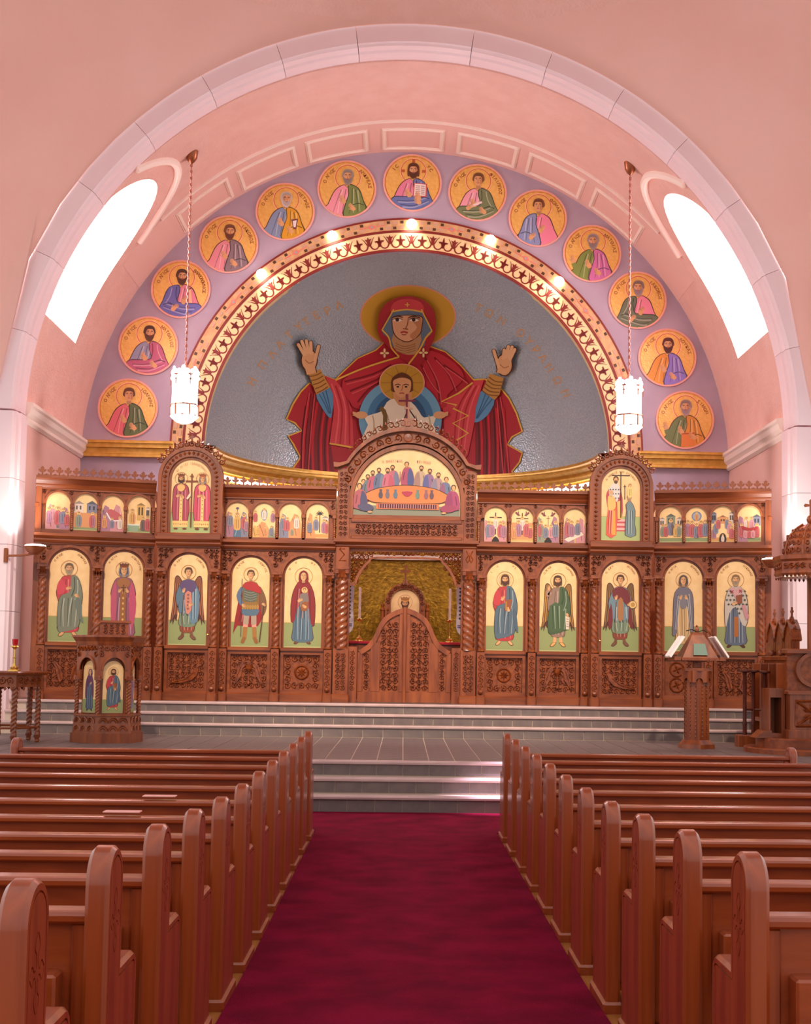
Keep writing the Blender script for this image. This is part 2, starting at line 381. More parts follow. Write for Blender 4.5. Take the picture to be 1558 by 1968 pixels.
# ---- back wall with apse opening
AZ, AR = 5.58, 3.88
o = [(VR+.02)*1.0, 0]
outer = [(-6.12, 0.0)]+[(-(VR+.02)*math.cos(PI*i/60), VZ+(VR+.02)*math.sin(PI*i/60)) for i in range(61)]+[(6.12, 0.0)]
inner = [(AR, 0.0)]+[(AR*math.cos(PI*i/60), AZ+AR*math.sin(PI*i/60)) for i in range(61)]+[(-AR, 0.0)]
tag(MB().prism(outer+inner, YB, YB+.2).build('wall_back', 'lavender'), 'lavender wall carrying the thirteen round icons', kind='structure')
for s in (-1, 1):
    g = empty('trim_%d' % (3 if s < 0 else 4), (s*5.2, YB, 5.4), kind='structure', label='gilded cornice under the round icons beside the apse arch')
    xa, xb = sorted((s*6.1-s*5.2, s*4.36-s*5.2))
    for z0, z1, d in ((0.0, .06, .10), (.05, .20, .06), (.17, .27, .13), (.25, .30, .17)):
        MB().bevbox(xa, xb, -d, .02, z0, z1, .012).build('gilded_moulding', 'gold_paint', g)
    # arched door head on the back wall
    p = at(262 if s < 0 else 1316, 925 if s < 0 else 948, YB); c = s*4.95
    d = empty('door_%d' % (1 if s < 0 else 2), (c, YB, ZS), kind='structure', label='arched sacristy doorway with a gilded fan over it')
    MB().prism([(-.62, 0)]+arch_pts(0, 3.52, .62, 16)+[(.62, 0)], -.03, .01).build('door_surround', 'lavender', d)
    MB().prism([(-.50, 0)]+arch_pts(0, 3.46, .42, 16)+[(.50, 0)], -.05, -.02).build('door_leaf', 'wood', d)
    MB().prism(arch_pts(0, 3.46, .30, 14), -.07, -.04).build('gilded_fan', 'gold_leaf', d)
# ---- apse
mb = MB(); n = 48
for z in (0.0, AZ):
    for i in range(n+1): mb.v.append((AR*math.cos(PI*i/n), YB+.1+AR*math.sin(PI*i/n), z))
for i in range(n): mb.f.append((i, i+1, n+2+i, n+1+i)); mb.mi.append(0)
tag(mb.build('wall_apse', 'gold_wall', smooth=0), 'gold mosaic wall of the apse behind the altar', kind='structure')
mb = MB(); k = 24
for j in range(k+1):
    ph = PI/2*j/k
    for i in range(n+1):
        th = PI*i/n; mb.v.append((AR*math.cos(ph)*math.cos(th), YB+.1+AR*math.cos(ph)*math.sin(th), AZ+AR*math.sin(ph)))
# quarter sphere: opening faces the nave
for j in range(k):
    for i in range(n):
        mb.f.append((j*(n+1)+i, j*(n+1)+i+1, (j+1)*(n+1)+i+1, (j+1)*(n+1)+i)); mb.mi.append(0)
apse = tag(mb.build('ceiling_apse', 'mosaic_silver', smooth=0), 'silver mosaic half-dome of the apse', kind='structure')
prof = [(.0, -.16), (.10, -.16), (.13, -.10), (.13, -.06), (.10, -.04), (.20, .05), (.20, .09), (.26, .12), (.26, .17), (.0, .19)]
mb = MB(); m_ = len(prof); nn = 60
for i in range(nn+1):
    th = PI*i/nn
    for d, z in prof: mb.v.append(((AR-d)*math.cos(th), YB+.1+(AR-d)*math.sin(th), AZ-.08+z))
for i in range(nn):
    for j in range(m_): mb.f.append((i*m_+j, i*m_+(j+1) % m_, (i+1)*m_+(j+1) % m_, (i+1)*m_+j)); mb.mi.append(0)
tag(mb.build('trim_5', 'gold_bright', smooth=30), 'bright gilded cornice curving round the apse', kind='structure')
mb = MB()
mb.tube([((AR-.05)*math.cos(PI*i/40), YB+.1+(AR-.05)*math.sin(PI*i/40), AZ-.34) for i in range(1, 40)], .05, 8)
tag(mb.build('cove_lamp', 'lamp_glass', smooth=0), 'glowing strip lamp tucked under the gilded apse cornice', 'lamp')
# ---- ornamented archivolt round the apse
CZ, R0, R1, R2 = 5.64, 3.86, 4.18, 4.44
def ang(z, r): return math.asin(max(-1, min(1, (z-CZ)/r)))
arch = empty('trim_6', (0, YB, CZ), kind='structure', label='painted archivolt with scroll ornament and jewelled border round the apse')
def ring(r0, r1, y0, y1, lo=-.06, n=80):
    return [((-r0*math.cos(lo+(PI-2*lo)*i/n)), r0*math.sin(lo+(PI-2*lo)*i/n)) for i in range(n+1)], [((-r1*math.cos(lo+(PI-2*lo)*i/n)), r1*math.sin(lo+(PI-2*lo)*i/n)) for i in range(n+1)], y0, y1
MB().strip(*ring(R0-.03, R1, -.03, .22)).build('scroll_ground', 'band_cream', arch)
MB().strip(*ring(R0-.05, R0, -.045, -.02)).build('red_fillet', 'band_red', arch)
MB().strip(*ring(R1-.005, R1+.04, -.045, .02)).build('red_fillet', 'band_red', arch)
MB().strip(*ring(R1+.04, R2, -.035, .02)).build('jewel_ground', 'band_gold', arch)
MB().strip(*ring(R2-.02, R2+.012, -.045, .02)).build('red_fillet', 'band_red', arch)
# one scroll unit: tulip, two C-scrolls, fleur (about 5.8 degrees)
def flat(mb, pts, w0, w1, y, t=.006, mi=0):
    k = len(pts); L, Rr = [], []
    for j in range(k):
        a = pts[max(j-1, 0)]; b = pts[min(j+1, k-1)]; dx, dz = b[0]-a[0], b[1]-a[1]; l = math.hypot(dx, dz) or 1e-6
        ww = w0+(w1-w0)*j/(k-1); L.append((pts[j][0]-dz/l*ww, pts[j][1]+dx/l*ww)); Rr.append((pts[j][0]+dz/l*ww, pts[j][1]-dx/l*ww))
    mb.strip(L, Rr, y-t, y, 'y', mi)
mb = MB(); rr = R0
mb.prism([(-.022, rr+.10), (.022, rr+.10), (.035, rr+.20), (.07, rr+.25), (.022, rr+.235), (0, rr+.28), (-.022, rr+.235), (-.07, rr+.25), (-.035, rr+.20)], -.036, -.028)
for s in (-1, 1):
    flat(mb, [(s*.02, rr+.11), (s*.05, rr+.16), (s*.08, rr+.22), (s*.12, rr+.265)], .012, .003, -.03)
    c = [(s*.105+s*.075*math.cos(PI+t) if True else 0, rr+.105+.075*math.sin(PI+t)) for t in [PI*1.45*i/14 for i in range(15)]]
    flat(mb, [(x, z) for x, z in c], .014, .008, -.03)
for x in (-.20, .20):
    mb.prism([(x-.012, rr+.06), (x+.012, rr+.06), (x+.02, rr+.17), (x, rr+.27), (x-.02, rr+.17)], -.036, -.028)
    for s in (-1, 1): flat(mb, [(x, rr+.13), (x+s*.035, rr+.17), (x+s*.06, rr+.175), (x+s*.072, rr+.15)], .014, .005, -.03)
ume = mb.mesh('scroll_ornament', 'band_red')
for i in range(-15, 16): link('scroll_ornament', ume, arch, (0, 0, 0), (0, math.radians(5.8*i), 0))
jm = MB()
rj0, rj1 = R1+.06, R2-.04; rm = (rj0+rj1)/2
for i in range(-26, 27):
    if i % 6 == 0: continue
    a = math.radians(3.37*i); c, q = math.cos(a), math.sin(a)
    def P(t, r): return (t*c+r*q, -t*q+r*c)
    if i % 3 == 0:
        jm.prism([P(-.09, rm), P(0, rm+.05), P(.09, rm), P(0, rm-.05)], -.042, -.034, mi=1); jm.prism([P(-.03, rm), P(0, rm+.03), P(.03, rm), P(0, rm-.03)], -.048, -.04, mi=2)
        for s in (-1, 1): jm.prism([P(s*.10, rm-.012), P(s*.24, rm-.008), P(s*.24, rm+.008), P(s*.10, rm+.012)], -.042, -.034, mi=1)
    else:
        for s in (-1, 1):
            jm.prism([P(s*.07-.03, rm+s*.055-.025), P(s*.07+.03, rm+s*.055-.025), P(s*.07+.03, rm+s*.055+.025), P(s*.07-.03, rm+s*.055+.025)], -.042, -.034, mi=0)
            jm.prism([P(s*.06-.05, rm-s*.045-.03), P(s*.06+.05, rm-s*.045-.03), P(s*.06+.05, rm-s*.045+.03), P(s*.06-.05, rm-s*.045+.03)], -.042, -.034, mi=3)
mat('jewel_dark', (84, 50, 26), .5); mat('jewel_pink', (228, 130, 110), .5); mat('jewel_grey', (170, 160, 166), .4); mat('jewel_tan', (206, 160, 128), .5)
tag(jm.build('jewelled_pattern', ['jewel_dark', 'jewel_pink', 'jewel_grey', 'jewel_tan'], arch), kind='stuff')
for i in range(-2, 3):
    a = math.radians(20.3*i); r = (R1+R2)/2+.02
    p = (r*math.sin(a), YB-.05, CZ+r*math.cos(a))
    o = MB().lathe([(.10, 0), (.10, .02), (.085, .05), (.05, .07)], 20, sx=1.0).build('arch_downlight', 'bulb', None, p, (PI/2, 0, 0), smooth=40)
    tag(o, 'round white spotlight on the apse arch below the %s' % ['bearded saint in brown-grey', 'saints in ochre and moss green', 'Christ with open book', 'beardless saint in grey-green', 'saints in pink and magenta'][i+2], 'spotlight', 'spotlights along the apse arch')
    q = Vector(p); e = (q-Vector((0, YB, CZ))).normalized()
    light('arch_spot', 'SPOT', q+Vector((0, -.28, 0))+e*.06, 26, (1, .9, .74), .05, q-e*.45+Vector((0, .03, 0)), spot=1.5, blend=0.8)
# ---- chancel arch of stone voussoirs on piers
prof = [(6.42, 20.9), (6.14, 20.9), (6.12, 20.93), (6.09, 20.95), (6.09, 21.10), (6.06, 21.13), (6.06, 21.46), (6.42, 21.46)]
AZ2 = 5.37
def wedge(a0, a1, n=6):
    mb = MB(); m_ = len(prof)
    for i in range(n+1):
        t = math.radians(a0+(a1-a0)*i/n)
        for r, y in prof: mb.v.append((r*math.sin(t), y, r*math.cos(t)))
    for i in range(n):
        for j in range(m_): mb.f.append((i*m_+j, i*m_+(j+1) % m_, (i+1)*m_+(j+1) % m_, (i+1)*m_+j)); mb.mi.append(0)
    mb.f += [tuple(range(m_-1, -1, -1)), tuple(n*m_+j for j in range(m_))]; mb.mi += [0, 0]
    return mb
ca = empty('trim_7', (0, 0, AZ2), kind='structure', label='great pale stone chancel arch of moulded voussoirs')
wm = wedge(-5.72, 5.72).mesh('voussoir', 'plaster_arch'); wm.polygons.foreach_set('use_smooth', [True]*len(wm.polygons)); wm.set_sharp_from_angle(angle=math.radians(25))
wedge(-8.45, 8.45).build('keystone', 'plaster_arch', ca)
for i in range(7):
    for s in (-1, 1): link('voussoir', wm, ca, (0, 0, 0), (0, math.radians(s*(8.5+5.75+11.5*i)), 0))
for s in (-1, 1):
    pr_ = empty('wall_pier', (s*6.3, 21.2, 0.3), kind='structure', label='pale stone pier of the chancel arch on the %s side' % ('candle table' if s < 0 else 'throne'))
    z = 0.0
    for k in range(5):
        h = (AZ2+.06-.3)/5
        pts = [(s*(r-.03-6.3), y-21.2) for r, y in prof]
        MB().prism(pts, z+.003, z+h-.003 if k < 4 else z+h+.02, 'z').build('pier_block', 'plaster_arch', pr_); z += h
    xa, xb = sorted((s*(6.38-6.3), s*(8.2-6.3)))
    MB().box(xa, xb, -.28, .25, 0, 5.37-.3).build('pier_flank', 'plaster_wall', pr_)
    xa, xb = sorted((s*(6.40-6.3), s*(6.075-6.3)))
# ---- pendentives and dome over the crossing
a_ = 6.42; pc = (0, 20.9-a_-.02, AZ2)
mb = MB(); nt, nr = 160, 10
for i in range(nt):
    th = 2*PI*i/nt; rmax = a_/max(abs(math.cos(th)), abs(math.sin(th)))
    for j in range(nr+1):
        r = a_+(rmax-a_)*j/nr; mb.v.append((r*math.cos(th), r*math.sin(th), math.sqrt(max(2*a_*a_-r*r, 0))))
for i in range(nt):
    for j in range(nr):
        i2 = (i+1) % nt; mb.f.append((i*(nr+1)+j, i2*(nr+1)+j, i2*(nr+1)+j+1, i*(nr+1)+j+1)); mb.mi.append(0)
tag(mb.build('ceiling', 'plaster_dome', None, pc, smooth=0), 'rose pink pendentives curving above the chancel arch', kind='structure')
mb = MB(); nr = 14; Rd = 9.0; zc = a_-math.sqrt(Rd*Rd-(a_-.0)**2)
for j in range(nr+1):
    r = a_*(1-j/nr)+.001
    for i in range(96):
        th = 2*PI*i/96; mb.v.append((r*math.cos(th), r*math.sin(th), zc+math.sqrt(Rd*Rd-r*r)))
for j in range(nr):
    for i in range(96): mb.f.append((j*96+i, j*96+(i+1) % 96, (j+1)*96+(i+1) % 96, (j+1)*96+i)); mb.mi.append(0)
tag(mb.build('ceiling_dome', 'plaster_vault', None, pc, smooth=0), 'pale pink shallow dome above the pendentives', kind='structure')
# ================================================================== PAINTING
_GL = {}
def glyph(ch):
    if ch not in _GL:
        cu = bpy.data.curves.new('glyph', 'FONT'); cu.body = ch; cu.align_x = 'CENTER'; cu.resolution_u = 2; cu.offset = 0.018
        ob = bpy.data.objects.new('glyph', cu); COL.objects.link(ob); bpy.context.view_layer.update()
        me = bpy.data.meshes.new_from_object(ob.evaluated_get(bpy.context.evaluated_depsgraph_get()))
        me.calc_loop_triangles()
        _GL[ch] = [[(me.vertices[i].co.x, me.vertices[i].co.y) for i in t.vertices] for t in me.loop_triangles]
        bpy.data.objects.remove(ob); bpy.data.meshes.remove(me); bpy.data.curves.remove(cu)
    return _GL[ch]
def crom(pts, k=4, closed=True):
    n = len(pts); out = []
    for i in range(n if closed else n-1):
        p0 = pts[(i-1) % n] if closed or i > 0 else pts[0]
        p1 = pts[i]; p2 = pts[(i+1) % n]; p3 = pts[(i+2) % n] if closed or i+2 < n else pts[-1]
        for j in range(k):
            t = j/k; t2 = t*t; t3 = t2*t
            out.append(tuple(.5*(2*p1[a]+(p2[a]-p0[a])*t+(2*p0[a]-5*p1[a]+4*p2[a]-p3[a])*t2+(3*p1[a]-p0[a]-3*p2[a]+p3[a])*t3) for a in (0, 1)))
    if not closed: out.append(tuple(pts[-1]))
    return out
def dk(c, k): return tuple(max(0, min(255, v*k)) for v in c)
def mixc(a, b, t): return tuple(x+(y-x)*t for x, y in zip(a, b))
class Paint:
    def __init__(s, ox=0.0, oz=0.0, sc=1.0, clip=None): s.T = []; s.n = 0; s.ox = ox; s.oz = oz; s.sc = sc; s.clip = clip
    def tri(s, pts, col):
        pts = [(s.ox+s.sc*p[0], s.oz+s.sc*p[1]) for p in pts]
        if s.clip: pts = [s.clip(p) for p in pts]
        tr = tessellate_polygon([[Vector((p[0], p[1], 0)) for p in pts]])
        for t in tr: s.T.append(([pts[i] for i in t], col, s.n))
        s.n += 1; return s
    def poly(s, pts, col, smooth=0): return s.tri(crom(pts, smooth) if smooth else pts, col)
    def ell(s, x, z, rx, rz, col, n=18, rot=0.0):
        c, q = math.cos(rot), math.sin(rot)
        return s.tri([(x+rx*math.cos(2*PI*i/n)*c-rz*math.sin(2*PI*i/n)*q, z+rx*math.cos(2*PI*i/n)*q+rz*math.sin(2*PI*i/n)*c) for i in range(n)], col)
    def stroke(s, pts, w, col, smooth=3, taper=0.0):
        p = crom(pts, smooth, False) if smooth and len(pts) > 2 else list(pts); k = len(p); L, R = [], []
        for j in range(k):
            a = p[max(j-1, 0)]; b = p[min(j+1, k-1)]; dx, dz = b[0]-a[0], b[1]-a[1]; l = math.hypot(dx, dz) or 1e-9
            ww = w*.5*(1-taper*j/max(1, k-1)); L.append((p[j][0]-dz/l*ww, p[j][1]+dx/l*ww)); R.append((p[j][0]+dz/l*ww, p[j][1]-dx/l*ww))
        P = [(s.ox+s.sc*x, s.oz+s.sc*z) for x, z in L], [(s.ox+s.sc*x, s.oz+s.sc*z) for x, z in R]
        if s.clip: P = [s.clip(q) for q in P[0]], [s.clip(q) for q in P[1]]
        for j in range(k-1):
            s.T.append(([P[0][j], P[1][j], P[1][j+1]], col, s.n)); s.T.append(([P[0][j], P[1][j+1], P[0][j+1]], col, s.n))
        s.n += 1; return s
    def circle(s, x, z, rx, rz, w, col, n=40):
        P = [(x+rx*math.cos(2*PI*i/n), z+rz*math.sin(2*PI*i/n)) for i in range(n+1)]
        return s.stroke(P, w, col, 0)
    def text(s, st, h, col, pos):     # pos(i, n) -> x, z, angle
        n = len(st)
        for i, ch in enumerate(st):
            if ch == ' ': continue
            x, z, a = pos(i, n); c, q = math.cos(a), math.sin(a)
            for t in glyph(ch):
                s.T.append(([(s.ox+s.sc*(x+h*(u*c-v*q)), s.oz+s.sc*(z+h*(u*q+v*c))) for u, v in t], col, s.n))
        s.n += 1; return s
    def arctext(s, st, x, z, r, a0, a1, h, col):    # letters on a circle, angles in degrees measured from the top, clockwise
        return s.text(st, h, col, lambda i, n: (x+r*math.sin(math.radians(a0+(a1-a0)*i/max(1, n-1))), z+r*math.cos(math.radians(a0+(a1-a0)*i/max(1, n-1))), -math.radians(a0+(a1-a0)*i/max(1, n-1))))
    def build(s, name, parent, fn=None, eps=0.00022, maxedge=None, loc=(0, 0, 0), y0=0.0):
        V, F, C = [], [], []
        fn = fn or (lambda p, o: (p[0], y0-.002-o, p[1]))
        for pts, col, ly in s.T:
            tris = [pts]
            if maxedge:
                e = max(math.dist(pts[i], pts[i-1]) for i in range(3)); it = 0
                while e > maxedge and it < 6:
                    nt = []
                    for a, b, c in tris:
                        ab = ((a[0]+b[0])/2, (a[1]+b[1])/2); bc = ((b[0]+c[0])/2, (b[1]+c[1])/2); ca_ = ((a[0]+c[0])/2, (a[1]+c[1])/2)
                        nt += [(a, ab, ca_), (ab, b, bc), (ca_, bc, c), (ab, bc, ca_)]
                    tris = nt; e /= 2; it += 1
            lc = (*srgb(col), 1.0)
            for t in tris:
                b = len(V); V += [fn(p, ly*eps) for p in t]; F.append((b, b+1, b+2)); C += [lc]*3
        me = bpy.data.meshes.new(name); me.from_pydata(V, [], F); me.materials.append(M['paint'])
        at_ = me.color_attributes.new('Col', 'FLOAT_COLOR', 'CORNER')
        at_.data.foreach_set('color', [v for c in C for v in c])
        me.update(); return link(name, me, parent, loc)
SKIN, SKIN_D, BROWN, GREYH, WHITEH = (222, 164, 112), (168, 104, 60), (88, 46, 24), (150, 140, 136), (206, 194, 190)
OUT = (84, 40, 24)
def head(P, x, z, s, hair=BROWN, beard=None, veil=None, long=False, turn=0.0, crown=None, cap=None, detail=True):
    # s = half head height
    if veil:
        P.poly([(x-s*.95, z-s*.9), (x-s*.98, z+s*.1), (x-s*.75, z+s*.85), (x, z+s*1.28), (x+s*.75, z+s*.85), (x+s*.98, z+s*.1), (x+s*.95, z-s*.9), (x, z-s*1.5)], veil, 4)
        P.poly([(x-s*.72, z-s*.7), (x-s*.74, z+s*.2), (x-s*.5, z+s*.8), (x, z+s*.98), (x+s*.5, z+s*.8), (x+s*.74, z+s*.2), (x+s*.72, z-s*.7)], dk(veil, .62), 3)
    elif hair:
        b = -s*.95 if long else -s*.1
        P.poly([(x-s*.80, z+b), (x-s*.88, z+s*.3), (x-s*.62, z+s*.95), (x, z+s*1.16), (x+s*.62, z+s*.95), (x+s*.88, z+s*.3), (x+s*.80, z+b), (x, z-s*.4)], hair, 4)
    P.poly([(x-s*.28, z-s*.6), (x-s*.34, z-s*1.35), (x+s*.34, z-s*1.35), (x+s*.28, z-s*.6)], dk(SKIN, .82))
    if beard:
        P.poly([(x-s*.66, z+s*.05), (x-s*.66, z-s*.5), (x-s*.42, z-s*1.05), (x+turn*s*.2, z-s*1.28), (x+s*.42, z-s*1.05), (x+s*.66, z-s*.5), (x+s*.66, z+s*.05)], beard, 3)
    fx = x+turn*s*.14
    P.ell(fx, z-s*.02, s*.60, s*.86 if not beard else s*.74, SKIN, 16)
    if not detail:
        if beard: P.poly([(fx-s*.5, z-s*.3), (fx, z-s*.95), (fx+s*.5, z-s*.3), (fx, z-s*.22)], beard)
        return
    P.poly([(fx+s*.2*(1 if turn <= 0 else -1), z+s*.5), (fx+s*.56*(1 if turn <= 0 else -1), z+s*.2), (fx+s*.5*(1 if turn <= 0 else -1), z-s*.5), (fx+s*.3*(1 if turn <= 0 else -1), z-s*.6)], mixc(SKIN, SKIN_D, .5), 3)
    if not veil and hair: P.poly([(fx-s*.64, z+s*.25), (fx-s*.55, z+s*.78), (fx, z+s*.98), (fx+s*.55, z+s*.78), (fx+s*.64, z+s*.25), (fx+s*.4, z+s*.55), (fx, z+s*.60), (fx-s*.4, z+s*.55)], dk(hair, .88), 3)
    if beard:
        P.poly([(fx-s*.58, z-s*.10), (fx-s*.44, z-s*.72), (fx, z-s*1.02), (fx+s*.44, z-s*.72), (fx+s*.58, z-s*.10), (fx+s*.30, z-s*.30), (fx, z-s*.28), (fx-s*.30, z-s*.30)], dk(beard, .9), 3)
    for e in (-1, 1):
        P.stroke([(fx+e*s*.12, z+s*.24), (fx+e*s*.28, z+s*.31), (fx+e*s*.46, z+s*.22)], s*.09, BROWN)
        P.ell(fx+e*s*.28, z+s*.12, s*.13, s*.065, (240, 214, 186), 10); P.ell(fx+e*s*.27, z+s*.12, s*.065, s*.07, (50, 24, 14), 8)
    P.stroke([(fx, z+s*.22), (fx+s*.03, z-s*.02), (fx+turn*s*.09-s*.03, z-s*.18), (fx+s*.07, z-s*.2)], s*.06, SKIN_D)
    P.stroke([(fx-s*.16, z-s*.42), (fx, z-s*.40), (fx+s*.16, z-s*.42)], s*.10, (176, 70, 60))
    if crown:
        P.poly([(x-s*.72, z+s*.55), (x-s*.98, z+s*1.45), (x-s*.5, z+s*1.3), (x-s*.3, z+s*1.55), (x, z+s*1.35), (x+s*.3, z+s*1.55), (x+s*.5, z+s*1.3), (x+s*.98, z+s*1.45), (x+s*.72, z+s*.55)], crown)
        P.stroke([(x-s*.74, z+s*.7), (x, z+s*.6), (x+s*.74, z+s*.7)], s*.16, dk(crown, 1.5))
def hand(P, x, z, s, ang, col=SKIN):
    c, q = math.cos(ang), math.sin(ang)
    R = lambda a, b: (x+s*(a*c-b*q), z+s*(a*q+b*c))
    P.poly([R(-.5, -.32), R(.3, -.36), R(.42, .3), R(-.4, .34)], col, 3)
    for k in range(4): P.stroke([R(.2, -.26+.18*k), R(.95+(.12 if k in (1, 2) else 0), -.34+.2*k)], s*.17, dk(col, 1.04-.05*k), 0, .3)
    P.stroke([R(-.1, .25), R(.4, .62)], s*.19, dk(col, .95), 0, .3)
def folds(P, pts, col, n=5, w=.010, seed=1):     # fold lines down a drapery given as left and right edge polylines
    L, R = pts; rnd = random.Random(seed)
    for k in range(1, n+1):
        t = k/(n+1)+rnd.uniform(-.03, .03)
        line = [mixc((a[0], a[1]), (b[0], b[1]), t+.05*math.sin(k*2.1+i)) for i, (a, b) in enumerate(zip(L, R))]
        P.stroke(line, w*(1.0 if k % 2 else 1.6), dk(col, .62) if k % 2 else mixc(col, (255, 250, 240), .38), 3, .5)
# ------------------------------------------------------------------ round icons on the back wall
def clipc(r):
    def f(p):
        d = math.hypot(*p); return p if d <= r else (p[0]*r/d, p[1]*r/d)
    return f
MR = 0.545
def bust(P, tunic, mantle, side=1, hair=BROWN, beard=None, turn=0.0, item=None, raise_hand=False, wrap=False):
    x0 = .03
    P.circle(x0, .42, .43, .43, .022, (214, 84, 60)); P.circle(x0, .42, .455, .455, .016, (250, 200, 176))
    # tunic
    P.poly([(-.10, .16), (-.36, .02), (-.52, -.22), (-.66, -.55), (-.78, -.72), (-.4, -.98), (.3, -1.0), (.72, -.74), (.60, -.4), (.46, -.02), (.30, .12), (.12, .18), (0, .06)], OUT, 3)
    P.poly([(-.10, .14), (-.34, .0), (-.49, -.22), (-.63, -.55), (-.74, -.72), (-.4, -.95), (.3, -.97), (.69, -.74), (.57, -.4), (.43, -.04), (.28, .10), (.12, .16), (0, .05)], tunic, 3)
    folds(P, ([(-.3, -.05), (-.42, -.4), (-.55, -.85)], [(.25, .05), (.2, -.4), (.2, -.9)]), tunic, 5, .028, 3)
    s = side
    if mantle:
        if wrap:
            P.poly([(s*.06, .14), (s*.34, .10), (s*.5, -.08), (s*.62, -.42), (s*.72, -.74), (s*.2, -.99), (-s*.4, -.95), (-s*.74, -.72), (-s*.64, -.5), (-s*.2, -.48), (s*.1, -.42), (s*.02, -.1)], dk(mantle, .5), 3)
            P.poly([(s*.08, .12), (s*.34, .08), (s*.47, -.1), (s*.59, -.42), (s*.69, -.73), (s*.2, -.96), (-s*.4, -.92), (-s*.71, -.7), (-s*.62, -.53), (-s*.2, -.51), (s*.12, -.44), (s*.05, -.1)], mantle, 3)
            folds(P, ([(-s*.6, -.56), (0, -.55), (s*.5, -.35)], [(-s*.3, -.92), (.1, -.94), (s*.6, -.74)]), mantle, 4, .03, 5)
            P.stroke([(s*.14, .08), (s*.16, -.2), (s*.1, -.45)], .03, dk(mantle, .55), 3); P.stroke([(s*.3, .04), (s*.36, -.25), (s*.5, -.5)], .03, mixc(mantle, (255, 255, 250), .4), 3)
        else:
            P.poly([(s*.04, .16), (s*.30, .12), (s*.48, -.06), (s*.60, -.42), (s*.70, -.74), (s*.3, -.97), (-s*.12, -.98), (-s*.06, -.55), (s*.05, -.2)], dk(mantle, .5), 3)
            P.poly([(s*.07, .13), (s*.30, .09), (s*.45, -.08), (s*.57, -.42), (s*.66, -.73), (s*.3, -.95), (-s*.08, -.95), (-s*.02, -.55), (s*.08, -.2)], mantle, 3)
            folds(P, ([(s*.12, .05), (s*.1, -.4), (0, -.9)], [(s*.42, -.05), (s*.5, -.4), (s*.6, -.75)]), mantle, 4, .03, 5)
        P.stroke([(s*.22, -.56), (s*.42, -.50), (s*.60, -.56)], .03, dk(mantle, .5))
    hand(P, -s*.12, -.42, .20, PI/2+s*.5)
    hand(P, s*.22, -.68, .19, PI*.75 if s > 0 else PI*.25)
    if raise_hand: hand(P, -s*.66, -.28, .2, PI/2+.2); P.stroke([(-s*.66, -.36), (-s*.56, -.62)], .15, tunic, 0)
    if item == 'book':
        P.poly([(.02, -.50), (.05, .0), (.52, -.03), (.50, -.5)], (206, 90, 80)); P.poly([(.06, -.46), (.09, -.03), (.47, -.06), (.46, -.46)], (244, 226, 214))
        for k in range(5): P.stroke([(.11, -.11-.07*k), (.27, -.115-.07*k)], .02, (130, 90, 80), 0); P.stroke([(.30, -.115-.07*k), (.43, -.12-.07*k)], .02, (130, 90, 80), 0)
        hand(P, .22, -.52, .2, PI*.6)
    if item == 'scroll': P.stroke([(.30, .02), (.36, -.48)], .10, (236, 190, 150), 0); P.stroke([(.27, .0), (.36, .04)], .05, (120, 60, 40), 0)
    if item == 'chest': P.poly([(.22, -.28), (.46, -.24), (.40, -.62), (.30, -.62)], (120, 60, 60)); P.poly([(.27, -.33), (.41, -.3), (.38, -.55), (.31, -.55)], (240, 226, 220))
    if item == 'closed_book': P.poly([(-.14, -.98), (-.12, -.48), (.34, -.44), (.36, -.97)], (224, 130, 60)); P.stroke([(-.12, -.5), (.34, -.46)], .04, (180, 80, 40), 0); hand(P, .3, -.6, .2, PI*.8)
    if item == 'rolled': P.stroke([(-.28, -.52), (.16, -.34)], .075, (238, 214, 206), 0); hand(P, -.3, -.55, .18, .6)
    head(P, x0, .44, .235, hair, beard, turn=turn, long=(item == 'book'))
PINK, ROSE, GREEN, BLUE, PALEB, OCHRE, PURP, GREY, MAG = (232, 150, 160), (200, 90, 122), (112, 128, 66), (98, 104, 170), (140, 150, 180), (216, 152, 36), (130, 110, 186), (140, 112, 122), (196, 100, 150)
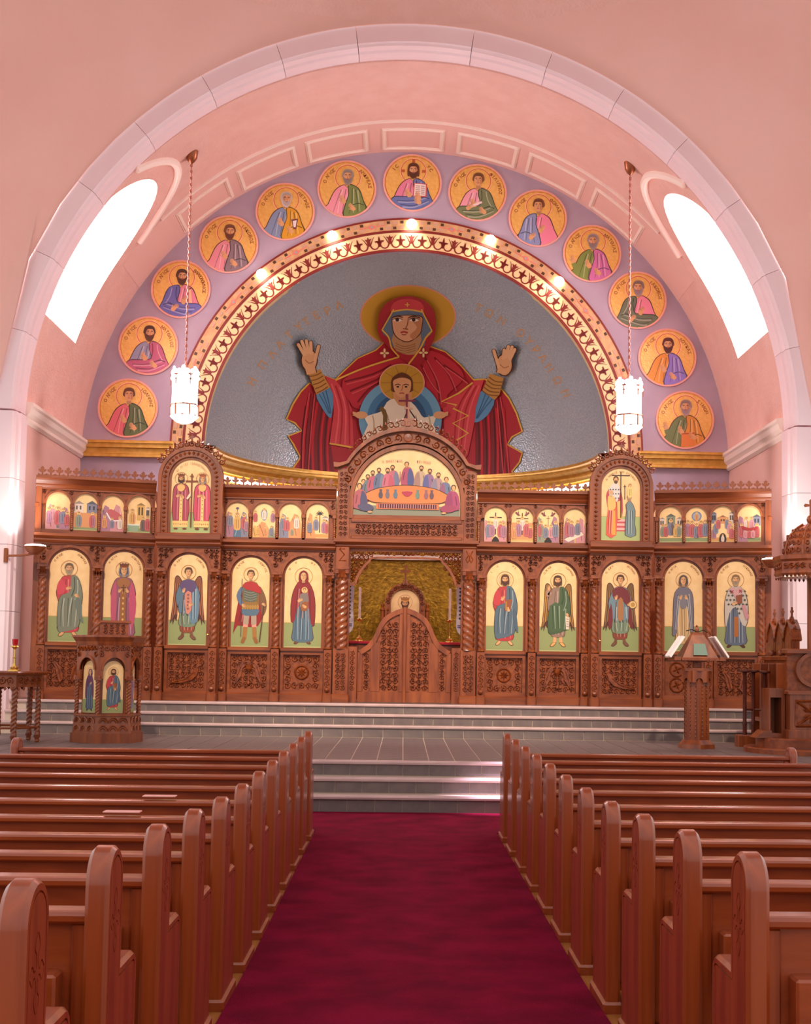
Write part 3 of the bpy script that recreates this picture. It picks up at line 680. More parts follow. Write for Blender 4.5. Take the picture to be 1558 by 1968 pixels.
MED = [  # x, z, right-hand lettering, label, kwargs
 ('ΙΩΑΝΝΗΣ', 'beardless saint in pink tunic and green mantle, hand open on chest', dict(tunic=(226, 110, 120), mantle=(96, 108, 62), side=1, hair=(110, 60, 30))),
 ('ΜΑΤΘΑΙΟΣ', 'brown-bearded saint wrapped in a rose mantle over blue', dict(tunic=(150, 150, 176), mantle=(194, 96, 128), side=1, beard=(96, 54, 28), wrap=True, turn=.6)),
 ('ΒΑΡΘΟΛΟΜΑΙΟΣ', 'saint in blue mantle over pink holding an upright scroll', dict(tunic=(226, 130, 150), mantle=(104, 104, 172), side=-1, beard=(92, 50, 24), item='scroll', turn=.6, wrap=True)),
 ('ΙΑΚΩΒΟΣ', 'bearded saint in pink tunic and brown-grey mantle', dict(tunic=(232, 146, 156), mantle=(138, 114, 120), side=1, hair=(130, 78, 50), beard=(120, 66, 40), turn=.5)),
 ('ΠΕΤΡΟΣ', 'white-bearded saint in ochre mantle over pale blue, holding a case', dict(tunic=(132, 146, 174), mantle=(218, 154, 30), side=1, hair=(200, 184, 170), beard=(206, 192, 184), item='chest', turn=.6)),
 ('ΑΝΔΡΕΑΣ', 'long grey-bearded saint in pink tunic and moss green mantle', dict(tunic=(236, 152, 164), mantle=(120, 134, 68), side=1, hair=(158, 144, 134), beard=(150, 136, 128), turn=-.2)),
 (None, 'Christ in blue mantle over pink holding an open book', dict(tunic=(226, 130, 156), mantle=(104, 116, 168), side=1, hair=(104, 52, 24), beard=(92, 46, 22), item='book', wrap=True)),
 ('ΦΙΛΙΠΠΟΣ', 'beardless saint in grey-green mantle with a rolled scroll', dict(tunic=(236, 160, 172), mantle=(118, 126, 84), side=1, hair=(124, 76, 40), item='rolled', turn=-.4, wrap=True)),
 ('ΘΩΜΑΣ', 'young saint in bright pink with pale blue mantle', dict(tunic=(236, 134, 158), mantle=(138, 146, 184), side=-1, hair=(120, 66, 34), turn=-.6)),
 ('ΜΑΤΘΙΑΣ', 'grey-haired saint in green tunic and magenta mantle holding up a scroll', dict(tunic=(126, 140, 62), mantle=(208, 112, 164), side=1, hair=(164, 142, 138), beard=(156, 138, 134), turn=-.5, raise_hand=True)),
 ('ΙΑΚΩΒΟΣ', 'grey-bearded saint in dark green mantle over pink', dict(tunic=(236, 136, 160), mantle=(102, 112, 84), side=-1, hair=(140, 112, 100), beard=(158, 136, 140), turn=-.5, wrap=True)),
 ('ΛΟΥΚΑΣ', 'dark-bearded saint in orange tunic and violet mantle', dict(tunic=(226, 146, 50), mantle=(146, 124, 206), side=1, hair=(96, 34, 22), beard=(84, 30, 24), turn=-.2)),
 ('ΣΙΜΩΝ', 'grey saint in orange mantle over green with blessing hand', dict(tunic=(112, 124, 74), mantle=(222, 148, 56), side=1, hair=(160, 130, 120), beard=(176, 148, 150), item='closed_book', raise_hand=True, turn=-.5)),
]
MPOS = [(-5.25, 6.33), (-4.905, 7.52), (-4.33, 8.615), (-3.455, 9.5), (-2.405, 10.16), (-1.245, 10.63), (0, 10.786), (1.245, 10.63), (2.405, 10.16), (3.455, 9.5), (4.33, 8.615), (4.905, 7.52), (5.25, 6.33)]
for (x, z), (nm, lb, kw) in zip(MPOS, MED):
    g = empty('round_icon', (x, YB-.001, z), label='round gold icon of '+lb, cat='icon', group='round icons on the lavender wall')
    MB().lathe([(MR, 0), (MR, .016), (MR-.01, .02)], 48).build('gold_disc', 'gold_disc', g, (0, .0, 0), (PI/2, 0, 0))
    n = 56
    MB().strip([((MR-.012)*math.cos(2*PI*i/n), (MR-.012)*math.sin(2*PI*i/n)) for i in range(n+1)], [((MR+.014)*math.cos(2*PI*i/n), (MR+.014)*math.sin(2*PI*i/n)) for i in range(n+1)], -.03, .0).build('rim', 'rim_pink', g)
    P = Paint(sc=MR, clip=None); P.clip = clipc(MR*.965); P.circle(0, 0, .945, .945, .014, (200, 70, 50)); bust(P, **kw)
    P.build('painted_saint', g, y0=-.02)
    P = Paint(sc=MR)
    if nm:
        P.arctext('Ο ΑΓΙΟΣ', 0, 0, .75, -72, -36, .15, (140, 66, 24)); P.arctext(nm, 0, 0, .75, 36, 36+min(60, 6.8*len(nm)), .15, (140, 66, 24))
    else:
        for k in range(3): pass
        P.arctext('ΙC', 0, 0, .74, -54, -44, .17, (140, 66, 24)); P.arctext('ΧC', 0, 0, .74, 44, 54, .17, (140, 66, 24))
        for a in (-90, 0, 90): P.stroke([(.03+.30*math.sin(math.radians(a)), .42+.30*math.cos(math.radians(a))), (.03+.42*math.sin(math.radians(a)), .42+.42*math.cos(math.radians(a)))], .10, (190, 90, 40), 0)
    tag(P.build('lettering', g, y0=-.021), kind='stuff')
# ------------------------------------------------------------------ mural in the apse half-dome
AC = Vector((0, YB+.1, AZ))
APO = [0.0]
def onapse(p, o):
    o += APO[0]
    d = ray(500+p[0]/2.782, 500+p[1]/2.782).normalized(); R = AR-.006-o; oc = CAM-AC
    b = oc.dot(d); q = b*b-(oc.dot(oc)-R*R)
    return CAM+d*(-b+math.sqrt(max(q, 0)))-Vector((0, YB+AR, AZ))
mur = empty('apse_mural', (0, YB+AR, AZ), label='mural of a woman in a red veil with raised hands and a child before her', cat='mural')
RED, RED_D, RED_L, GOLDL = (176, 28, 40), (128, 12, 22), (208, 62, 68), (226, 174, 66)
P = Paint()
P.ell(789, 302, 258, 170, (226, 150, 130), 48); P.ell(789, 302, 250, 164, (204, 152, 44), 48)
P.build('mother_halo', mur, onapse, .0006, 22)
P = Paint()
mass = [(150, 1148), (215, 1055), (178, 985), (150, 940), (222, 912), (185, 870), (140, 850), (175, 770), (215, 705), (265, 655), (300, 690), (340, 620), (400, 640), (450, 590), (520, 525), (620, 480), (660, 440), (700, 420), (860, 420), (905, 460), (990, 490), (1070, 560), (1140, 640), (1200, 636), (1245, 655), (1290, 690), (1330, 740), (1370, 820), (1400, 915), (1345, 945), (1320, 985), (1400, 1030), (1385, 1080), (1345, 1130), (1385, 1180), (1150, 1184), (400, 1170)]
P.poly(mass, RED); P.stroke(mass[:13], 9, GOLDL, 0); P.stroke(mass[22:36], 9, GOLDL, 0); P.stroke(mass[12:17], 6, GOLDL, 0); P.stroke(mass[18:24], 6, GOLDL, 0)
P.poly([(205, 1160), (232, 850), (262, 760), (300, 700), (372, 835), (376, 980), (402, 1165)], RED_D); P.poly([(1148, 862), (1250, 742), (1300, 830), (1322, 1000), (1335, 1170), (1150, 1176)], RED_D)
for x in (240, 285, 330, 365): P.stroke([(x+20, 760), (x-6, 960), (x, 1165)], 12, (196, 20, 34)); P.stroke([(x+2, 780), (x-20, 960), (x-16, 1165)], 5, (86, 6, 14))
for x in (1175, 1215, 1260, 1300): P.stroke([(x, 790), (x+10, 980), (x+8, 1175)], 12, (196, 20, 34)); P.stroke([(x-14, 800), (x-6, 980), (x-8, 1175)], 5, (86, 6, 14))
for a in (0, 14, 30): P.stroke([(226+a, 1130), (232+a*1.3, 920), (262+a, 710)], 7, RED_L if a != 14 else RED_D); P.stroke([(1330-a, 1150), (1310-a, 920), (1282-a*.6, 730)], 7, RED_L if a != 14 else RED_D)
# sleeves, cuffs
P.poly([(300, 715), (370, 680), (392, 730), (386, 800), (374, 845), (330, 790)], (92, 142, 176), 3); P.poly([(1180, 700), (1252, 745), (1212, 832), (1145, 868), (1140, 800)], (92, 142, 176), 3)
for k in range(3): P.stroke([(315+18*k, 716-10*k), (345+12*k, 770), (368+5*k, 820)], 5, (52, 92, 126)); P.stroke([(1240-18*k, 742-14*k), (1200-12*k, 790), (1160-4*k, 846)], 5, (52, 92, 126))
# central drapes
P.poly([(345, 618), (400, 640), (450, 700), (490, 800), (500, 1005), (370, 980), (392, 820), (390, 720)], RED_L); P.poly([(1140, 648), (1195, 640), (1150, 790), (1146, 862), (1110, 1040), (1060, 1110), (985, 930), (975, 760)], RED_L)
for k in range(4): P.stroke([(380+22*k, 660+10*k), (420+18*k, 800), (400+26*k, 985)], 8, RED if k % 2 else (226, 96, 96)); P.stroke([(1170-14*k, 670), (1120-22*k, 800), (1090-18*k, 1010)], 8, RED if k % 2 else (226, 96, 96))
P.poly([(440, 640), (620, 560), (760, 520), (880, 480), (1000, 520), (1090, 620), (1000, 720), (960, 800), (560, 800), (480, 760)], (190, 40, 52), 3)
for a, b, c in (((450, 650), (600, 610), (700, 560)), ((480, 700), (620, 640), (720, 580)), ((520, 760), (580, 690), (660, 640)), ((880, 520), (940, 640), (960, 760)), ((930, 520), (1000, 600), (1040, 690)), ((980, 560), (1050, 610), (1100, 650)), ((860, 560), (900, 640), (950, 700))):
    P.stroke([a, b, c], 10, RED_D); P.stroke([(a[0]+10, a[1]+14), (b[0]+10, b[1]+12), (c[0]+8, c[1]+10)], 6, (214, 84, 86))
P.stroke([(402, 642), (520, 590), (640, 548), (830, 492)], 9, GOLDL)
P.stroke([(1135, 655), (1060, 712), (970, 756), (1050, 775), (1030, 792), (1112, 832), (1030, 872), (1112, 926), (1050, 962)], 9, GOLDL, 0); P.stroke([(370, 980), (430, 990), (495, 1002)], 9, GOLDL, 0)
P.poly([(152, 1138), (1385, 1166), (1385, 1186), (150, 1160)], (110, 10, 22))
APO[0] = .022; P.build('mother_robe', mur, onapse, .0006, 22)
APO[0] = .085
for hi in (0, 1):
    P = Paint()
    P.poly([[(258, 610), (320, 582), (374, 680), (300, 720)], [(1226, 606), (1302, 630), (1278, 720), (1252, 748), (1186, 700)]][hi], (196, 138, 62))
    for k in range(5):
        if hi == 0: P.stroke([(262+10*k, 622+22*k), (296+9*k, 616+20*k), (326+9*k, 600+19*k)], 6, (132, 80, 30))
        else: P.stroke([(1222-9*k, 624+18*k), (1256-9*k, 648+18*k), (1296-6*k, 652+18*k)], 6, (132, 80, 30))
    px, pz, fi = ((262, 535, [((238, 512), (204, 452)), ((248, 502), (222, 434)), ((260, 500), (246, 430)), ((272, 505), (270, 440)), ((288, 552), (312, 460))]),
                   (1304, 560, [((1332, 536), (1360, 478)), ((1322, 526), (1346, 464)), ((1310, 524), (1326, 462)), ((1298, 530), (1304, 480)), ((1276, 576), (1248, 484))]))[hi]
    wx = px+(12 if hi == 0 else -16)
    P.stroke([(wx, 608), (px, 560)], 62, OUT, 0); P.ell(px, pz, 46, 62, OUT, 20)
    for a, b in fi: P.stroke([a, b], 25, OUT, 0)
    for a, b in fi: P.ell(b[0], b[1], 12, 12, OUT, 10)
    P.stroke([(wx, 608), (px, 560)], 52, SKIN, 0); P.ell(px, pz, 40, 55, SKIN, 20)
    for a, b in fi: P.stroke([a, b], 17, (230, 176, 126), 0); P.ell(b[0], b[1], 8.5, 8.5, (230, 176, 126), 10)
    P.stroke([(px-22, pz-2), (px, pz+16), (px+24, pz+6)], 4, SKIN_D)
    P.build('mother_hand', mur, onapse, .0006, 22)
P = Paint()
P.poly([(632, 400), (634, 300), (664, 240), (720, 204), (786, 192), (852, 204), (906, 240), (936, 300), (934, 400), (905, 470), (850, 560), (760, 530), (690, 470)], (166, 32, 42), 4)
P.poly([(650, 380), (700, 285), (786, 262), (872, 285), (918, 380), (886, 420), (862, 470), (716, 470), (690, 420)], (98, 116, 134), 3)
P.poly([(700, 276), (716, 226), (786, 206), (858, 226), (872, 276), (786, 266)], (206, 62, 70), 3); P.stroke([(700, 276), (786, 264), (872, 278)], 8, GOLDL)
P.poly([(712, 390), (856, 390), (846, 470), (822, 505), (760, 500), (716, 470)], dk(SKIN, .85), 2)
for k in range(4): P.stroke([(722, 442+14*k), (770, 462+12*k), (830, 446+12*k)], 4, (150, 100, 40))
P.poly([(702, 330), (712, 300), (786, 292), (864, 300), (868, 345), (858, 392), (824, 424), (784, 440), (742, 424), (712, 392)], OUT, 3); P.poly([(706, 330), (716, 304), (786, 296), (860, 304), (863, 345), (853, 390), (822, 420), (784, 434), (744, 420), (716, 388)], (224, 166, 122), 3)
P.poly([(800, 310), (858, 308), (862, 350), (850, 392), (820, 424), (800, 400), (838, 360)], (196, 132, 86), 3)
for e in (-1, 1):
    P.stroke([(778+e*16, 306), (778+e*44, 300), (778+e*76, 308)], 7, BROWN); P.poly([(778+e*20, 320), (778+e*44, 310), (778+e*70, 320), (778+e*44, 330)], (244, 226, 204), 3); P.ell(776+e*44, 319, 10, 10, (48, 24, 14), 12); P.stroke([(778+e*18, 318), (778+e*44, 309), (778+e*72, 318)], 4, (60, 30, 18))
P.stroke([(792, 305), (786, 345), (778, 364), (790, 370), (762, 366)], 5, (150, 88, 50)); P.stroke([(750, 388), (768, 383), (788, 389)], 9, (180, 60, 56)); P.stroke([(756, 397), (768, 400), (780, 397)], 5, (150, 80, 60))
P.stroke([(650, 372), (686, 412), (702, 470), (742, 516)], 8, GOLDL); P.stroke([(918, 378), (884, 416), (850, 480), (792, 556)], 9, GOLDL); P.stroke([(650, 374), (702, 284), (712, 262)], 7, GOLDL); P.stroke([(918, 378), (872, 286), (862, 262)], 7, GOLDL)
P.stroke([(786, 226), (786, 250)], 5, GOLDL, 0); P.stroke([(774, 238), (798, 238)], 5, GOLDL, 0)
for cx, cz in ((664, 497), (872, 495)):
    for k in range(4): P.ell(cx+14*math.cos(k*PI/2), cz+14*math.sin(k*PI/2), 11 if k % 2 == 0 else 6, 6 if k % 2 == 0 else 12, (240, 212, 150), 8)
APO[0] = .09; P.build('mother_head', mur, onapse, .0006, 22)
P = Paint()
P.ell(748, 850, 222, 214, (110, 164, 190), 48); P.ell(748, 850, 178, 172, (70, 124, 160), 40); P.ell(748, 850, 140, 136, (46, 88, 122), 40)
P.ell(757, 655, 122, 102, (228, 160, 130), 40); P.ell(757, 655, 116, 97, (196, 148, 46), 40)
for k in range(10): a = 2*PI*k/10; P.stroke([(757+50*math.cos(a), 655+44*math.sin(a)), (757+110*math.cos(a), 655+92*math.sin(a))], 3, (160, 110, 40), 0)
P.poly([(575, 880), (556, 838), (640, 812), (676, 760), (716, 740), (800, 752), (850, 810), (875, 842), (944, 830), (925, 880), (945, 1000), (560, 1010)], (240, 226, 196), 2)
for x in (600, 680, 830, 900): P.stroke([(x, 830), (x+8, 880), (x-4, 990)], 7, (196, 174, 130))
P.stroke([(640, 790), (668, 830), (660, 980)], 24, (120, 92, 40)); P.stroke([(770, 850), (790, 790), (838, 860)], 8, (70, 40, 30), 0)
P.poly([(706, 700), (810, 700), (790, 770), (740, 775)], (214, 150, 100), 2)
P.poly([(700, 680), (706, 630), (757, 600), (808, 630), (816, 680), (804, 705), (712, 705)], (104, 56, 28), 3); P.poly([(710, 660), (716, 640), (757, 628), (800, 640), (806, 672), (796, 706), (757, 734), (722, 710)], SKIN, 3)
for e in (-1, 1): P.stroke([(757+e*8, 668), (757+e*22, 663), (757+e*38, 669)], 5, BROWN); P.ell(757+e*22, 677, 8, 5, (40, 20, 12), 8)
P.stroke([(760, 668), (757, 692), (751, 698)], 4, SKIN_D); P.stroke([(744, 713), (757, 710), (769, 713)], 6, (170, 74, 60))
for x, d in ((540, -1), (958, 1)):
    P.ell(x, 828, 34, 20, SKIN, 14)
    for k in range(3): P.stroke([(x+d*16, 822+6*k), (x+d*46, 812+8*k)], 9, SKIN, 0, .3)
P.stroke([(784, 716), (787, 860)], 14, (140, 60, 80), 0); P.stroke([(740, 752), (830, 752)], 10, (140, 60, 80), 0)
APO[0] = .09; P.build('child', mur, onapse, .0006, 22)
APO[0] = 0.0
LT = [('Η', 484, 733), ('Π', 505, 701), ('Λ', 523, 681), ('Α', 538, 662), ('Τ', 556, 644), ('Υ', 574, 628), ('Τ', 589, 618), ('Ε', 608, 606), ('Ρ', 629, 597), ('Α', 651, 587), ('Τ', 919, 592), ('Ω', 940, 602), ('Ν', 963, 617), ('Ο', 1000, 640), ('Υ', 1016, 656), ('Ρ', 1030, 672), ('Α', 1043, 688), ('Ν', 1055, 707), ('Ω', 1071, 731), ('Ν', 1086, 756)]
for ch, x, y in LT:
    P = Paint()
    a = math.atan2(x-782, (870-y))*.95; c, q = math.cos(a), math.sin(a); h = 21*2.782
    cx, cz = (x-500)*2.782, (y-500)*2.782
    for t in glyph(ch): P.T.append(([(cx+h*(u*c+(v-.35)*q), cz+h*(u*q-(v-.35)*c)) for u, v in t], (206, 158, 112), 0))
    P.build('letter', mur, onapse, .0006)
# ================================================================== ICON SCREEN
random.seed(7)
def rot2(x, y, a): return (x*math.cos(a)-y*math.sin(a), x*math.sin(a)+y*math.cos(a))
WA = math.atan2(.5, 1.75)
BAYS = {'A': (-4.925, 21.47, WA), 'B': (-3.46, 21.65, 0.0), 'C': (-2.08, 21.9, 0.0), 'D': (0, 21.9, 0.0),
        'c': (2.08, 21.9, 0.0), 'b': (3.46, 21.65, 0.0), 'a': (4.925, 21.47, -WA)}
def world(b, x, y, z):
    ox, oy, a = BAYS[b]; X, Y = rot2(x, y, a); return (ox+X, oy+Y, ZS+z)
# ---- shared pieces
def twist(sign):
    mb = MB(); n, k, R = 18, 46, .052; H = 1.0
    for j in range(k+1):
        z = H*j/k
        for i in range(n):
            t = 2*PI*i/n; r = R*(1+.17*math.cos(3*t-sign*2*PI*z/.0925)); mb.v.append((r*math.cos(t), r*math.sin(t), z))
    for j in range(k):
        for i in range(n): mb.f.append((j*n+i, j*n+(i+1) % n, (j+1)*n+(i+1) % n, (j+1)*n+i)); mb.mi.append(0)
    return mb.mesh('column_shaft', 'wood_carved', 0)
SHAFT = {1: twist(1), -1: twist(-1)}
mb = MB(); mb.lathe([(.058, 0), (.066, .012), (.058, .024), (.05, .03)], 14); mb.lathe([(.052, .97), (.064, .98), (.064, .995), (.054, 1.0)], 14)
COLLAR = mb.mesh('column_collar', 'wood', 40)
mb = MB(); mb.lathe([(.055, 0), (.06, .03), (.085, .10), (.115, .12)], 4, a0=PI/4)
for s in (-1, 1):
    mb.lathe([(.0, -.02), (.026, -.02), (.026, .02), (.0, .02)], 10, (s*.062, -.062, .095))
    for k in range(3): mb.leaf(-.04+.04*k, .04, .075, .035, PI/2, -.062, .02)
mb.box(-.085, .085, -.085, .085, .12, .145)
CAPITAL = mb.mesh('capital', 'wood_carved')
mb = MB(); mb.box(-.062, .062, 0, .12, .16, .84); PED = mb.mesh('pedestal', 'wood')
mb = MB(); carve(mb, -.046, .046, .25, .80, 0, None, .09, 5, .016); mb.lathe([(.0, .165), (.03, .175), (.042, .2), (.03, .228), (.012, .236), (.02, .245)], 12, (0, -.03, 0))
PEDC = mb.mesh('pedestal_carving', 'wood_carved')
mb = MB(); mb.bevbox(-.078, .078, -.03, .13, 0, .13, .012); mb.bevbox(-.068, .068, -.02, .12, .12, .165, .012); PLIN = mb.mesh('plinth_block', 'wood')
def column(par, x, sign, z0=.85, z1=1.95, y=-.055, s=1.0):
    c = link('column', SHAFT[sign], par, (x, y, z0), scale=(s, s, z1-z0))
    link('collar', COLLAR, c)
    cp = link('capital', CAPITAL, par, (x, y, z1), scale=(s, s, 1))
    link('pedestal', PED, par, (x, y-.06, 0), scale=(s, 1, 1)); pc_ = link('pedestal_carving', PEDC, par, (x, y-.06, 0), scale=(s, 1, 1)); pc_['kind'] = 'stuff'
    link('plinth_block', PLIN, par, (x, y-.06, 0), scale=(s, 1, 1))
FIN = MB().prism([(-.016, -.01), (.016, -.01), (.011, .045), (.045, .06), (.062, .085), (.044, .098), (.02, .09), (.03, .115), (0, .145), (-.03, .115), (-.02, .09), (-.044, .098), (-.062, .085), (-.045, .06), (-.011, .045)], -.012, .012).mesh('crest_finial', 'wood')
SCAL = MB().prism([(-.0625, -.005), (.0625, -.005)]+[(.0625-.125*i/8, .03-.024*math.sin(PI*i/8)) for i in range(9)], -.012, .012).mesh('crest_scallop', 'wood')
def moulding(par, name, x0, x1, prof, material='wood_h'):
    return MB().prism(prof, x0, x1, 'x').build(name, material, par)
def motif(mb, x0, x1, z0, z1, y, kind, seed, flip=1):
    cx, cz, w, h = (x0+x1)/2, (z0+z1)/2, x1-x0, z1-z0
    if kind == 'rosette':
        r = .105
        mb.ribbon([(cx+r*math.cos(2*PI*i/24), cz+r*math.sin(2*PI*i/24)) for i in range(25)], .018, .03, y, taper=False)
        for k in range(8): mb.leaf(cx+.045*math.cos(k*PI/4), cz+.045*math.sin(k*PI/4), .09, .035, k*PI/4, y, .025)
        carve(mb, x0, x1, z0, z1, y, lambda x, z: math.hypot(x-cx, z-cz) > r+.01, .105, seed)
    elif kind == 'birds':
        for s in (-1, 1):
            P = [(cx+s*.06, z0+.36), (cx+s*.10, z0+.42), (cx+s*.16, z0+.36), (cx+s*.20, z0+.22), (cx+s*.22, z0+.06), (cx+s*.17, z0+.12), (cx+s*.12, z0+.2), (cx+s*.10, z0+.32)]
            mb.prism(P, y-.03, y); mb.ribbon([(cx+s*.13, z0+.34), (cx+s*.18, z0+.2), (cx+s*.21, z0+.07)], .02, .045, y)
        mb.lathe([(.02, 0), (.03, .02), (.012, .06), (.012, .2), (.05, .25), (.06, .32)], 12, (cx, y-.02, z0+.06))
        carve(mb, x0, x1, z0, z1, y, None, .1, seed)
    elif kind == 'peacock':
        f = flip
        P = [(cx-f*.24, z0+.07), (cx-f*.12, z0+.12), (cx+f*.02, z0+.17), (cx+f*.10, z0+.24), (cx+f*.15, z0+.33), (cx+f*.20, z0+.30), (cx+f*.17, z0+.2), (cx+f*.10, z0+.13), (cx-f*.05, z0+.08)]
        mb.prism(P, y-.035, y); mb.ribbon([(cx-f*.22, z0+.08), (cx, z0+.14), (cx+f*.13, z0+.25)], .025, .05, y)
        carve(mb, x0, x1, z0, z1, y, None, .095, seed)
    elif kind == 'roundels':
        for zz in (cz-.13, cz+.12):
            r = .11; mb.ribbon([(cx-.1+r*math.cos(2*PI*i/20), zz+r*math.sin(2*PI*i/20)) for i in range(21)], .016, .03, y, taper=False)
            for k in range(4): mb.leaf(cx-.1+.04*math.cos(k*PI/2+.4), zz+.04*math.sin(k*PI/2+.4), .1, .045, k*PI/2+.4, y, .03)
        carve(mb, cx+.03, x1, z0, z1, y, None, .1, seed)
    else:
        for s, b in ((-1, .0), (1, .02)):
            P = [(cx+s*.05, z0+.12), (cx+s*.09, z0+.3), (cx+s*.17, z0+.40), (cx+s*.21, z0+.36), (cx+s*.17, z0+.3), (cx+s*.14, z0+.16), (cx+s*.1, z0+.06)]
            mb.prism(P, y-.035, y); mb.ribbon([(cx+s*.08, z0+.12), (cx+s*.12, z0+.28), (cx+s*.17, z0+.37)], .03, .055, y)
        carve(mb, x0, x1, z0, z1, y, None, .1, seed)
def lower(par, x0, x1, icons, cols, zi0, zi1, zs0, motifs, sign, seed, shelf=True):
    MB().box(x0, x1, .085, .16, .0, zs0).build('back_panel', 'wood', par)
    r = (icons[0][1]-icons[0][0])/2; zsp = zi1-r
    pts = [(x0, zs0), (x0, zsp-.06)]
    for a, b in icons:
        c = (a+b)/2; pts += [(c-r-.03, zsp-.06)]+[(p[0], p[1]) for p in arch_pts(c, zsp, r+.03, 18)]+[(c+r+.03, zsp-.06)]
    pts += [(x1, zsp-.06), (x1, zs0)]
    MB().prism(pts, 0, .088).build('arch_plate', 'wood_ground', par)
    MB().box(x0, x1, -.02, .05, zs0-.045, zs0).build('plate_rail', 'wood_h', par)
    cv = MB()
    def ins(x, z):
        return all(math.hypot(x-(a+b)/2, max(0, z-zsp)) > r+.085 for a, b in icons)
    carve(cv, x0+.02, x1-.02, zsp-.03, zs0-.05, 0.0, ins, .08, seed, .036)
    cv.build('spandrel_carving', 'wood_carved', par)['kind'] = 'stuff'
    for a, b in icons:
        c = (a+b)/2
        o1 = [(c-r-.075, zi0-.02)]+arch_pts(c, zsp, r+.075, 20)+[(c+r+.075, zi0-.02)]
        o0 = [(c-r+.004, zi0-.02)]+arch_pts(c, zsp, r-.004, 20)+[(c+r-.004, zi0-.02)]
        om = [(c-r-.035, zi0-.02)]+arch_pts(c, zsp, r+.035, 20)+[(c+r+.035, zi0-.02)]
        MB().strip(o0, om, .035, .088).build('icon_surround', 'wood', par); MB().strip(om, o1, -.028, .088).build('arch_moulding', 'wood', par)
        MB().bevbox(c-r-.05, c+r+.05, -.04, .088, zi0-.055, zi0-.004, .01).build('icon_sill', 'wood_h', par)
    for i, (a, b) in enumerate(icons):
        c = (a+b)/2; xa, xb = c-r-.015, c+r+.015
        za, zb = .19, zi0-.115
        MB().box(xa, xb, .06, .088, za, zb).build('base_panel', 'wood_ground', par)
        fr = MB(); fr.box(xa-.03, xb+.03, .0, .088, zb, zb+.06); fr.box(xa-.03, xb+.03, .0, .088, za-.06, za); fr.box(xa-.03, xa+.02, .0, .088, za, zb); fr.box(xb-.02, xb+.03, .0, .088, za, zb)
        fr.build('base_frame', 'wood_h', par)
        cv = MB(); motif(cv, xa+.035, xb-.035, za+.015, zb-.015, .06, motifs[i], seed+i, sign)
        cv.build('base_carving', 'wood_carved', par)['kind'] = 'stuff'
    MB().bevbox(x0, x1, -.05, .15, 0, .13, .012).build('plinth', 'wood_h', par)
    for x in cols: column(par, x, sign, .85, zsp-.10)
    for x in cols:
        MB().box(x-.07, x+.07, -.11, .0, zsp+.045, zsp+.075).build('impost', 'wood', par)
    if shelf:
        moulding(par, 'shelf', x0-.01, x1+.01, [(-.07, zs0-.02), (-.10, zs0+.01), (-.10, zs0+.035), (-.15, zs0+.07), (-.17, zs0+.075), (-.17, zs0+.115), (.16, zs0+.115), (.16, zs0-.02)])
def upper(par, x0, x1, icons, zi0, zi1, zc0, zc1, seed, crest=True):
    MB().box(x0, x1, .085, .16, zi0-.02, zc0).build('upper_back', 'wood', par)
    r = (icons[0][1]-icons[0][0])/2; zsp = zi1-r
    pts = [(x0, zc0), (x0, zsp-.03)]
    for a, b in icons:
        c = (a+b)/2; rr = min(r, (b-a)/2); pts += arch_pts(c, zsp, rr+.004, 14)
    pts += [(x1, zsp-.03), (x1, zc0)]
    MB().prism(pts, .02, .088).build('upper_plate', 'wood_ground', par)
    cv = MB()
    carve(cv, x0+.02, x1-.02, zsp, zc0-.035, .02, lambda x, z: all(math.hypot(x-(a+b)/2, max(0, z-zsp)) > r+.04 for a, b in icons), .068, seed, .024)
    cv.build('upper_carving', 'wood_carved', par)['kind'] = 'stuff'
    MB().box(x0, x1, -.01, .05, zc0-.035, zc0).build('upper_rail', 'wood_h', par)
    for a, b in icons:
        c = (a+b)/2; rr = (b-a)/2
        MB().strip(arch_pts(c, zsp, rr-.002, 16), arch_pts(c, zsp, rr+.026, 16), -.012, .088).build('upper_arch_moulding', 'wood', par)
    xs = [x0+.02]+[(icons[i][1]+icons[i+1][0])/2 for i in range(len(icons)-1)]+[x1-.02]
    for x in xs:
        hw = .022
        MB().box(x-hw, x+hw, .02, .088, zi0-.02, zsp).build('upper_stile', 'wood', par)
        c = link('colonette', SHAFT[1], par, (x, -.005, zi0), scale=(.42, .42, zsp-zi0-.06))
        MB().bevbox(x-.034, x+.034, -.04, .03, zsp-.06, zsp+.0, .008).build('colonette_capital', 'wood', par)
    moulding(par, 'cornice', x0-.005, x1+.005, [(-.02, zc0-.01), (-.04, zc0+.03), (-.045, zc0+.05), (-.09, zc0+.10), (-.10, zc0+.12), (-.14, zc0+.13), (-.14, zc1), (.16, zc1), (.16, zc0-.01)])
    if crest:
        n = int((x1-x0-.06)/.1255); p = (x1-x0-.04)/n
        for i in range(n):
            x = x0+.02+p*(i+.5)
            link('crest_finial', FIN, par, (x, -.11, zc1)); link('crest_scallop', SCAL, par, (x, -.11, zc1), scale=(p/.125, 1, 1))
